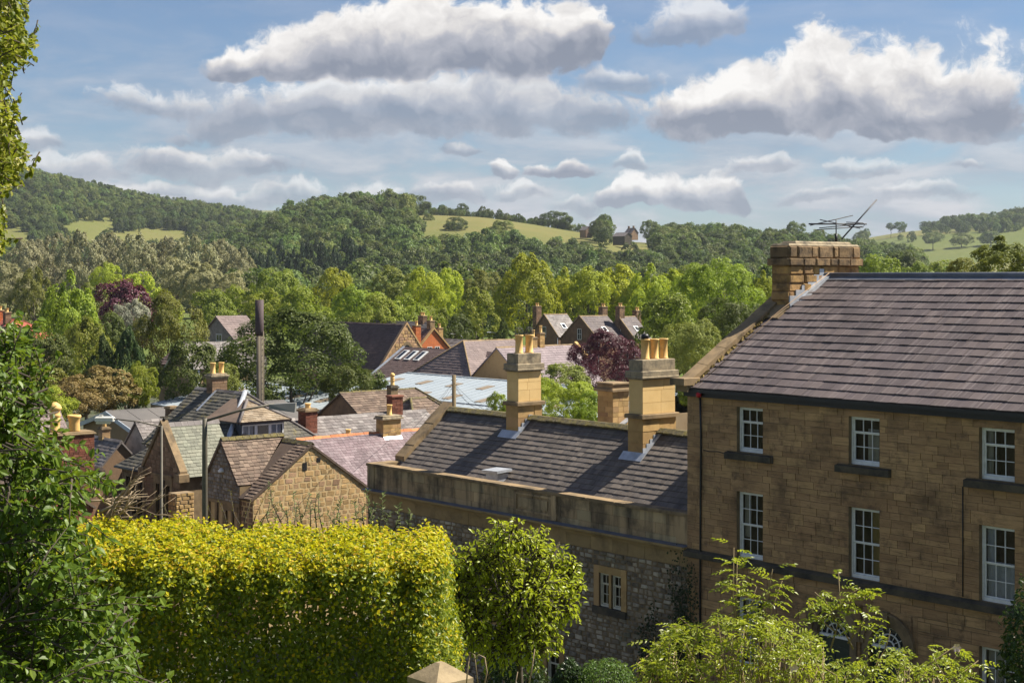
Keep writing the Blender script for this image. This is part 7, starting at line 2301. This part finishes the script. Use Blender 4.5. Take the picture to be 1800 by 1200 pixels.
def twig_plant(name, label, cat, root, twigs, leaf, mat, seed, branch_r=.012, limit=0, droop=.3, tmpl=LEAF6, bark=BARK, spread=.9, cluster=1.0, up=.25, aspect=.40):
    """plant given as twigs (list of point lists); leaves alternate along the outer part of every twig"""
    rng = np.random.default_rng(seed)
    r = empty(name, root, 0, label, cat)
    mb = MB()
    P, A, Nn = [], [], []
    for tw in twigs:
        pts = np.array(tw)
        mb.tube([Vector(p) - Vector(root) for p in pts], branch_r, branch_r * .3, 5)
        seg = np.linalg.norm(np.diff(pts, axis=0), axis=1)
        tot = seg.sum()
        n = max(4, int(tot / leaf * 1.7 * cluster))
        for i in range(n):
            t = 1 - (i / n) * spread * rng.uniform(.9, 1.05)
            t = min(max(t, 0), 1) * tot
            acc = 0
            for a, b, s in zip(pts[:-1], pts[1:], seg):
                if acc + s >= t - 1e-9:
                    p = a + (b - a) * ((t - acc) / max(s, 1e-6)); d = (b - a) / max(s, 1e-6); break
                acc += s
            side = unit(np.cross(d, rng.normal(size=3)))
            al = unit(d * .7 + side * .9 + np.array([0, 0, -droop]) * rng.uniform(.3, 1.4))
            P.append(p); A.append(al)
            Nn.append(unit(np.array([.1, -.25, up * 3 + .35]) + rng.normal(size=3) * .45))
    P, A, Nn = np.array(P), np.array(A), np.array(Nn)
    L = leaf * rng.uniform(.65, 1.25, len(P))
    mb.build('branches', bark, r, kind='stuff')
    foliage(r, P, A, Nn, L, L * aspect * 1.15, tmpl, mat, limit)
    return r
def env_twigs(rng, n, ylo, yhi, xmax, xmin, Yr, lean=(-.35, 0, -.22), length=.5, weight=None, bias=1.0):
    """twigs whose tips fill the outline xmin(y)..xmax(y) given in photo rows"""
    out = []
    while len(out) < n:
        py = rng.uniform(ylo, yhi)
        xa, xb = np.interp(py, [p[0] for p in xmin], [p[1] for p in xmin]), np.interp(py, [p[0] for p in xmax], [p[1] for p in xmax])
        if xb - xa < 1 or rng.uniform() > (xb - xa) / 420 * 3: continue
        px = xa + (xb - xa) * rng.uniform() ** bias
        Y = rng.uniform(*Yr)
        tip = np.array(PX(px, Y, py))
        st = tip + (np.array(lean) / .42 * .55 + unit(rng.normal(size=3)) * .75) * length * rng.uniform(.6, 1.2)
        mid = (tip + st) / 2 + np.array([0, 0, .06 * length])
        out.append([st, mid, tip])
    return out
def cluster_twigs(rng, n_c, per, ylo, yhi, xmax, xmin, Yr, sig, length):
    """twigs gathered in leafy clumps inside an outline"""
    cs = env_twigs(rng, n_c, ylo, yhi, xmax, xmin, Yr, bias=.75)
    out = []
    for c in cs:
        t0 = np.array(c[2])
        d0 = unit(rng.normal(size=3) + np.array([.5, -.2, .3]))
        for q in range(per):
            tip = t0 + rng.normal(size=3) * sig + d0 * rng.uniform(0, sig)
            st = t0 - d0 * length * .5 + rng.normal(size=3) * sig * .4
            out.append([st, (st + tip) / 2 + np.array([0, 0, .03]), tip])
    return out
def left_tree():
    rng = np.random.default_rng(301)
    xmax = [(400, 5), (440, 10), (470, 4), (560, 14), (590, 50), (610, 70), (640, 84), (680, 52), (720, 56), (760, 78), (800, 92), (840, 122), (880, 132), (910, 122), (960, 116), (1000, 172), (1060, 205), (1100, 232), (1150, 245), (1200, 258), (1260, 265)]
    xmin = [(400, -140), (1260, -140)]
    tw = cluster_twigs(rng, 105, 9, 575, 1250, xmax, xmin, (9.6, 12.4), .13, .5) + env_twigs(rng, 260, 600, 1250, xmax, xmin, (10.4, 12.8), bias=.9)
    tw += env_twigs(rng, 160, 900, 1250, [(900, 160), (1000, 175), (1100, 232), (1250, 262)], [(900, -40), (1250, -60)], (9.4, 10.6), bias=.8)
    m = leaf_mat('leaf_near_tree', (.065, .115, .012), (.145, .205, .020), (.30, .40, .02), .32, rough=.45, spec=.28, objvar=.15)
    r = twig_plant('broadleaf_tree', 'dark glossy-leaved tree filling the left edge beside the hedge', 'tree', (-5.2, 11.2, 8.6), tw, .066, m, 302, limit=290, droop=.3, aspect=.52, cluster=1.7, branch_r=.008)
    mb = MB()
    mb.tube([(0, 0, -.6), (.05, 0, 1.2), (-.05, .1, 2.8), (.0, 0, 4.6)], .16, .06, 9)
    rr = random.Random(5)
    for i in range(16):
        z = rr.uniform(0, 4.2)
        mb.tube([(0, 0, z), (.5, rr.uniform(-.4, .4), z + .3), (1.1, rr.uniform(-.8, .8), z + rr.uniform(.2, .8))], .04, .012, 6)
    mb.build('trunk', BARK, r)
left_tree()
def overhang():
    rng = np.random.default_rng(311)
    xmax = [(-60, 30), (0, 34), (25, 50), (60, 60), (100, 62), (115, 45), (125, 24), (140, 14), (165, 18), (185, 33), (205, 35), (225, 30), (245, 38), (258, 50), (300, 56), (320, 46), (335, 25), (345, 4), (346, -40), (380, -40), (384, 8), (400, 12), (420, 12), (445, 8), (455, -30)]
    tw = env_twigs(rng, 1250, -60, 455, xmax, [(-60, -190), (455, -190)], (12.6, 15.4), lean=(-.3, .05, .12), length=.34, bias=.6)
    m = leaf_mat('leaf_lime_near', (.105, .145, .012), (.215, .235, .018), (.36, .40, .03), .40, rough=.45, c3=(.46, .42, .10), objvar=.1)
    r = twig_plant('lime_tree', 'lime tree whose yellow-green branch ends hang into the top left corner', 'tree', (-7.4, 14.2, 6.0), tw, .056, m, 312, limit=200, droop=.5, aspect=.72, cluster=2.0, branch_r=.007)
    mb = MB()
    mb.tube([(0, 0, 0), (.05, 0, 5), (.1, .1, 12)], .3, .12, 10)
    rr = random.Random(6)
    for i in range(14):
        z = rr.uniform(5, 10.5)
        mb.tube([(0, 0, z), (1.2, rr.uniform(-.4, .4), z + .3), (2.5, rr.uniform(-.6, .6), z - .2)], .06, .015, 6)
    mb.build('trunk', BARK, r)
overhang()
def small_tree():
    rng = np.random.default_rng(321)
    tw = []
    c = PX(912, 24.2, 1035)
    for (lx, ly, lr, n) in ((880, 962, 58, 120), (932, 975, 62, 130), (984, 1004, 40, 70), (848, 1022, 66, 140), (920, 1042, 84, 200), (986, 1062, 42, 80), (866, 1085, 66, 150), (946, 1092, 58, 120), (832, 1104, 46, 100), (806, 1050, 40, 80), (810, 1092, 38, 70), (880, 1132, 52, 110), (936, 1128, 46, 90), (838, 985, 44, 80), (790, 1010, 38, 70), (786, 1062, 38, 70), (1000, 1000, 30, 50), (812, 1006, 42, 80), (898, 936, 34, 50), (1006, 1030, 26, 40), (830, 1075, 50, 90)):
        lc = np.array(PX(lx, 24.2 + rng.uniform(-.5, .5), ly))
        lr = lr / F * 24.2
        for i in range(n):
            d = unit(rng.normal(size=3))
            tip = lc + d * lr * rng.uniform(.55, 1.12) * np.array([1, .9, .92])
            inner = lc + (tip - lc) * .4 + np.array([0, 0, -.08])
            tw.append([inner, (inner + tip) / 2 + np.array([0, 0, .04]), tip + np.array([0, 0, -.04])])
    for (px, py, h) in ((880, 915, .45), (872, 940, .4), (938, 945, .35), (845, 960, .3), (970, 965, .3)):
        tip = np.array(PX(px, 24.0, py))
        for q in range(4):
            tw.append([tip + np.array([rng.uniform(-.05, .05), 0, -h]), tip + np.array([rng.uniform(-.08, .08), 0, -h / 2]), tip + rng.normal(size=3) * .05])
    m = leaf_mat('leaf_small_tree', (.25, .32, .014), (.40, .45, .022), (.58, .66, .03), .42, rough=.38, objvar=.1, spec=.4)
    r = twig_plant('small_tree', 'small fresh green tree standing right of the yellow hedge', 'tree', (c.x, c.y, 5.0), tw, .088, m, 322, limit=200, droop=.5, aspect=.42)
    mb = MB()
    mb.tube([(0, 0, -.3), (.05, 0, 1.5), (0, .05, 2.6), (0, 0, c.z - 5.0 + .3)], .07, .03, 8)
    q = random.Random(8)
    for i in range(12):
        a = q.uniform(0, 6.28)
        mb.tube([(0, 0, 2.2 + q.random()), (.3 * math.cos(a), .3 * math.sin(a), 3.0 + q.random() * .5), (.65 * math.cos(a), .6 * math.sin(a), 3.4 + q.random())], .025, .008, 5)
    mb.build('trunk', BARK, r)
small_tree()
def pinnate(rng, P, A, N, L, base, d, ln, nl, leaf):
    """a feathered leaf: rachis from base along d with paired leaflets"""
    side = unit(np.cross(d, np.array([0, 0, 1.0]) + rng.normal(size=3) * .3))
    upv = np.cross(side, d)
    for i in range(nl):
        t = .25 + .75 * (i + .5) / nl
        p = base + d * ln * t + np.array([0, 0, -.25 * ln * t * t])
        for s in (-1, 1):
            P.append(p); A.append(unit(side * s + d * .55 + np.array([0, 0, -.2]) + rng.normal(size=3) * .12)); N.append(unit(upv + rng.normal(size=3) * .3)); L.append(leaf * rng.uniform(.75, 1.2) * (1 - .35 * abs(t - .6)))
    P.append(base + d * ln + np.array([0, 0, -.25 * ln])); A.append(unit(d + np.array([0, 0, -.4]))); N.append(unit(upv + rng.normal(size=3) * .2)); L.append(leaf)
def rose_bush(name, label, Y, top, xlo, xhi, n_mass, shoots, mat, seed, leaf=.062, limit=250, ybot=1230, flowers=()):
    rng = np.random.default_rng(seed)
    b = PX((xlo + xhi) / 2, Y, 1300)
    r = empty(name, b, 0, label, 'shrub')
    P, A, N, L = [], [], [], []
    mb = MB()
    tx, ty = [p[0] for p in top], [p[1] for p in top]
    k = 0
    while k < n_mass:
        px = rng.uniform(xlo, xhi)
        yt = np.interp(px, tx, ty)
        py = yt + (ybot - yt) * rng.uniform() ** 1.25
        if rng.uniform() > (ybot - yt) / 150: continue
        k += 1
        p = np.array(PX(px, Y + rng.uniform(-.7, .7), py))
        a = rng.uniform(0, 6.28)
        d = unit(np.array([math.cos(a), math.sin(a) * .8 - .25, rng.uniform(-.5, .9)]))
        pinnate(rng, P, A, N, L, p - d * .1, d, rng.uniform(.13, .22), 3, leaf)
        if k % 5 == 0:
            root = np.array(PX(px + rng.uniform(-60, 60), Y, min(1300, py + rng.uniform(90, 220))))
            mb.tube([Vector(root) - b, Vector((root + p) / 2 + rng.normal(size=3) * .08) - b, Vector(p) - b], .010, .004, 5)
    for (x0_, y0_, x1_, y1_, nl, spread) in shoots:
        p0, p1 = np.array(PX(x0_, Y, y0_)), np.array(PX(x1_, Y + rng.uniform(-.2, .2), y1_))
        mid = (p0 + p1) / 2 + rng.normal(size=3) * .05
        mb.tube([Vector(p0) - b, Vector(mid) - b, Vector(p1) - b], .011, .005, 5)
        for i in range(nl):
            t = 1 - (i / max(1, nl)) * .75
            p = p0 + (p1 - p0) * t + rng.normal(size=3) * .02
            a = rng.uniform(0, 6.28)
            d = unit(np.array([math.cos(a) * spread, math.sin(a) * spread * .7, rng.uniform(-.35, .75)]))
            pinnate(rng, P, A, N, L, p, d, rng.uniform(.16, .26), 4, leaf * 1.05)
    P, A, N, L = map(np.array, (P, A, N, L))
    mb.build('stems', M(name + '_stem', (.30, .22, .12), (.18, .14, .07), 8, rough=.8), r, kind='stuff')
    foliage(r, P, A, N, L, L * .46, LEAF6, mat, limit, leafname='leaflet')
    for (px, py) in flowers:
        p = PX(px, Y - .6, py) - b
        m = MB()
        for i in range(6):
            a = i * 1.05
            e = Vector((math.cos(a), -.35, math.sin(a))) * .035
            m.add([p, p + e + Vector((-math.sin(a), 0, math.cos(a))) * .018, p + e * 1.5 + Vector((0, -.01, 0)), p + e - Vector((-math.sin(a), 0, math.cos(a))) * .018], [(0, 1, 2, 3)])
        m.build('flower', plain('pale_pink_petal', (.75, .55, .52), .6), r)
    return r
lm = leaf_mat('leaf_rose', (.165, .225, .012), (.30, .335, .024), (.54, .60, .04), .40, rough=.4, objvar=.12, spec=.4)
rose_bush('elder_shrub', 'tall light green shrub with feathered leaves before the stone house, left of its neighbour', 16.5,
          [(1120, 1175), (1160, 1110), (1200, 1092), (1235, 1100), (1262, 1075), (1300, 1090), (1340, 1080), (1380, 1080), (1420, 1105), (1460, 1130)], 1125, 1450, 700,
          [(1300, 1150, 1290, 962, 22, 1.0), (1295, 1120, 1296, 985, 14, 1.0), (1345, 1120, 1358, 1000, 14, 1.0), (1330, 1130, 1375, 1020, 12, 1.0), (1310, 1120, 1330, 1030, 10, 1), (1210, 1140, 1195, 1085, 8, 1), (1140, 1200, 1150, 1120, 6, 1), (1165, 1180, 1140, 1170, 6, 1)], lm, 401, flowers=((1395, 1172),))
rose_bush('rose_bush', 'arching light green rose bush under the arched doorways at the lower right', 17.5,
          [(1400, 1130), (1440, 1150), (1500, 1162), (1545, 1146), (1580, 1142), (1620, 1156), (1660, 1146), (1700, 1172), (1730, 1200)], 1395, 1730, 360,
          [(1460, 1140, 1474, 1006, 12, 1.1), (1470, 1090, 1432, 1040, 12, 1.0), (1475, 1070, 1512, 1032, 10, 1), (1490, 1080, 1542, 1046, 10, .9), (1470, 1110, 1420, 1056, 9, 1), (1490, 1130, 1528, 1074, 9, 1), (1500, 1140, 1460, 1080, 8, 1), (1540, 1170, 1565, 1108, 8, 1), (1640, 1190, 1690, 1140, 8, 1), (1600, 1200, 1680, 1134, 9, 1), (1660, 1200, 1720, 1160, 8, 1)], lm, 402, flowers=((1681, 1137),))
def sprig(name, label, cat, Y, stems, leaf, mat, seed, aspect=.28, bark=None, cluster=1.2, droop=.1):
    rng = np.random.default_rng(seed)
    tw = []
    for (x0_, y0_, x1_, y1_) in stems:
        a, b = np.array(PX(x0_, Y, y0_)), np.array(PX(x1_, Y + rng.uniform(-.3, .3), y1_))
        tw.append([a, (a + b) / 2 + rng.normal(size=3) * .04, b])
    return twig_plant(name, label, cat, tuple(PX(stems[0][0], Y, stems[0][1])), tw, leaf, mat, seed + 1, branch_r=.011, limit=60, droop=droop, aspect=aspect, bark=bark or BARK, cluster=cluster, spread=.85)
bm = leaf_mat('leaf_buddleia', (.14, .17, .06), (.24, .27, .12), (.30, .36, .12), .32, rough=.6, objvar=.1)
rb = random.Random(9)
sprig('buddleia_bush', 'spiky grey-green bush standing over the right half of the hedge against the parapet', 'bush', 23.6,
      [(650, 930, 645, 862), (665, 930, 672, 868), (690, 935, 700, 888), (716, 940, 722, 898), (630, 930, 622, 880), (655, 930, 660, 885), (610, 930, 600, 878), (640, 930, 636, 890), (680, 935, 684, 900)], .075, bm, 501, cluster=2.4)
sprig('willowherb_clump', 'upright green stems standing over the middle of the hedge before the rubble gable', 'plant', 23.8,
      [(480 + i * 11, 935, 476 + i * 11 + rb.uniform(-8, 8), rb.uniform(862, 905)) for i in range(12)] + [(500, 930, 474, 850), (520, 930, 545, 868)], .065, bm, 503, cluster=1.6)
om = leaf_mat('leaf_sparse', (.15, .15, .03), (.24, .21, .04), (.36, .32, .05), .35, objvar=.1)
sprig('straggly_bush', 'thin straggly bush with sparse yellowish leaves behind the hedge at the taller lamp', 'bush', 24.5,
      [(430, 935, 404, 862), (425, 930, 440, 880), (440, 935, 470, 862), (450, 930, 492, 880), (400, 930, 384, 878), (455, 930, 470, 900), (390, 935, 366, 890), (470, 935, 510, 893), (300, 930, 286, 882), (290, 930, 306, 900)], .04, om, 505, cluster=.7)
def dead_branches():
    b = PX(205, 22, 930)
    r = empty('dead_branches', b, 0, 'pile of bare pale dead branches behind the left end of the hedge', 'branches')
    dm = M('dead_wood', (.34, .26, .17), (.22, .165, .11), 6, rough=.9)
    rr = random.Random(12)
    def br(x0_, y0_, x1_, y1_, r0):
        a, c = PX(x0_, 22 + rr.uniform(-.3, .3), y0_), PX(x1_, 22 + rr.uniform(-.6, .6), y1_)
        pts = [a.lerp(c, t) + Vector((rr.uniform(-.05, .05), 0, rr.uniform(-.05, .05))) * (1 if 0 < t < 1 else 0) - b for t in (0, .25, .5, .75, 1)]
        m = MB(); m.tube(pts, r0, r0 * .3, 6)
        for k in (1, 2, 3):
            for s in (0, 1):
                e = pts[k] + Vector((rr.uniform(.02, .35), rr.uniform(-.2, .2), rr.uniform(-.05, .3)))
                m.tube([pts[k], (pts[k] + e) / 2 + Vector((0, 0, .03)), e], r0 * .45, r0 * .15, 5)
        m.build('branch', dm, r)
    for q in ((165, 860, 235, 915, .03), (175, 900, 250, 845, .028), (160, 880, 262, 872, .018), (185, 925, 230, 838, .02), (200, 890, 300, 905, .014), (150, 840, 215, 915, .03), (170, 915, 240, 880, .024), (215, 915, 235, 820, .012), (180, 930, 210, 868, .026), (225, 920, 290, 868, .010)):
        br(*q)
dead_branches()
def gate_pier():
    b = PX(774, 18.6, z=6.2)
    r = empty('gate_pier', b, ANG, 'square stone gate pier with a low pyramid cap at the bottom of the hedge', 'gate pier')
    t = PX(774, 18.6, 1192).z - b.z
    m = MB(); m.box(-.23, .23, -.23, .23, -.5, t - .02); m.build('shaft', WARMSTONE, r)
    m = MB()
    s = .285
    m.add([(-s, -s, t - .05), (s, -s, t - .05), (s, s, t - .05), (-s, s, t - .05), (-s, -s, t + .02), (s, -s, t + .02), (s, s, t + .02), (-s, s, t + .02), (-.04, -.04, t + .20), (.04, -.04, t + .20), (.04, .04, t + .20), (-.04, .04, t + .20)],
          [(0, 3, 2, 1), (8, 9, 10, 11)] + [(a, (a + 1) % 4, 4 + (a + 1) % 4, 4 + a) for a in range(4)] + [(4 + a, 4 + (a + 1) % 4, 8 + (a + 1) % 4, 8 + a) for a in range(4)])
    m.build('cap', M('pier_cap_stone', (.33, .255, .155), (.24, .185, .11), 5, rough=.95, bump=.008, stain=((.13, .10, .07), 6, .5, .7, .6)), r)
gate_pier()
def bare_stems():
    b = PX(850, 18.2, 1230)
    r = empty('bare_stems', b, 0, 'few bare arching stems right of the gate pier', 'stems')
    sm = M('pale_stem', (.36, .27, .18), (.24, .17, .11), 6, rough=.8)
    for pts in (((818, 1230), (822, 1175), (826, 1145), (834, 1150), (842, 1215)), ((846, 1230), (856, 1180), (852, 1155), (842, 1150), (832, 1160)), ((900, 1230), (906, 1200), (910, 1180)), ((925, 1225), (934, 1180), (940, 1140))):
        m = MB(); m.tube([PX(x, 18.2, y) - b for x, y in pts], .010, .006, 5); m.build('stem', sm, r)
bare_stems()
def low_shrubs():
    gm = leaf_mat('leaf_box', (.06, .11, .018), (.11, .17, .024), (.18, .26, .03), .3, rough=.45, objvar=.15)
    dm2 = leaf_mat('leaf_laurel', (.022, .042, .012), (.05, .08, .018), (.08, .13, .02), .22, rough=.35, objvar=.15)
    for i, (px, py, wp, hp, Y, mt, lf, lab) in enumerate(((1062, 1196, 110, 36, 30, gm, .06, 'low bright green shrub at the foot of the rubble wall'), (1000, 1205, 60, 44, 30, dm2, .07, 'low dull shrub left of the bright one at the wall foot'), (905, 1200, 110, 90, 29, dm2, .09, 'dark leafy shrub under the small fresh green tree'), (1812, 1185, 100, 160, 17, dm2, .07, 'dark evergreen bush cut by the right edge'))):
        rng = np.random.default_rng(600 + i)
        c = np.array(PX(px, Y, py))
        n = 3200
        d = unit(rng.normal(size=(n, 3)))
        rr_ = (wp / 2 / F * Y, wp / 2 / F * Y, hp / F * Y)
        lump = 1 + .12 * np.sin(d[:, :1] * 7 + i) * np.cos(d[:, 2:] * 6)
        p = c + d * np.array(rr_) * lump * rng.uniform(.75, 1.03, (n, 1))
        nr = unit(d + np.array([0, 0, .3]) + rng.normal(size=(n, 3)) * .5)
        al = np.cross(nr, rng.normal(size=(n, 3)))
        r = empty('shrub', (c[0], c[1], c[2] - rr_[2]), 0, lab, 'shrub')
        L = lf * rng.uniform(.7, 1.3, n)
        foliage(r, p, al, nr, L, L * .5, LEAF2, mt, 40)
        mb = MB()
        for k in range(6):
            mb.tube([(0, 0, -.6), (rr_[0] * .4 * math.cos(k), rr_[0] * .4 * math.sin(k), rr_[2] * 1.2)], .03, .01, 5)
        mb.build('stems', BARK, r, kind='stuff')
low_shrubs()
def creeper():
    rng = np.random.default_rng(701)
    b = W(-1.0, -.05, GR)
    r = empty('wall_creeper', b, 0, 'dark creeper climbing the corner between rubble wall and tall house', 'creeper')
    P, N = [], []
    mb = MB()
    for k in range(34):
        u = rng.uniform(-2.3, -.05)
        z = GR
        zt = rng.uniform(1.5, 4.6) if u > -1.2 else rng.uniform(0, 2.2)
        pts = []
        uu = u
        while z < zt:
            pts.append(W(uu, -.02, z) - b)
            for q in range(9 if u > -1.2 else 6):
                P.append(np.array(W(uu + rng.normal() * .14, -.05 - abs(rng.normal()) * .09, z + rng.normal() * .15)))
            z += .25
            uu = min(.4, uu + rng.uniform(-.1, .13))
        if len(pts) > 2:
            mb.tube(pts, .018, .006, 5)
    P = np.array(P); n = len(P)
    nr = unit(np.array([-.757, -.654, .35]) + rng.normal(size=(n, 3)) * .4)
    al = np.cross(nr, rng.normal(size=(n, 3))); al[:, 2] -= .6
    L = rng.uniform(.07, .12, n)
    mb.build('stems', BARK, r, kind='stuff')
    foliage(r, P, al, nr, L, L * .8, LEAF2, leaf_mat('leaf_creeper', (.018, .03, .010), (.04, .055, .016), (.06, .09, .02), .2, rough=.5), 0)
creeper()
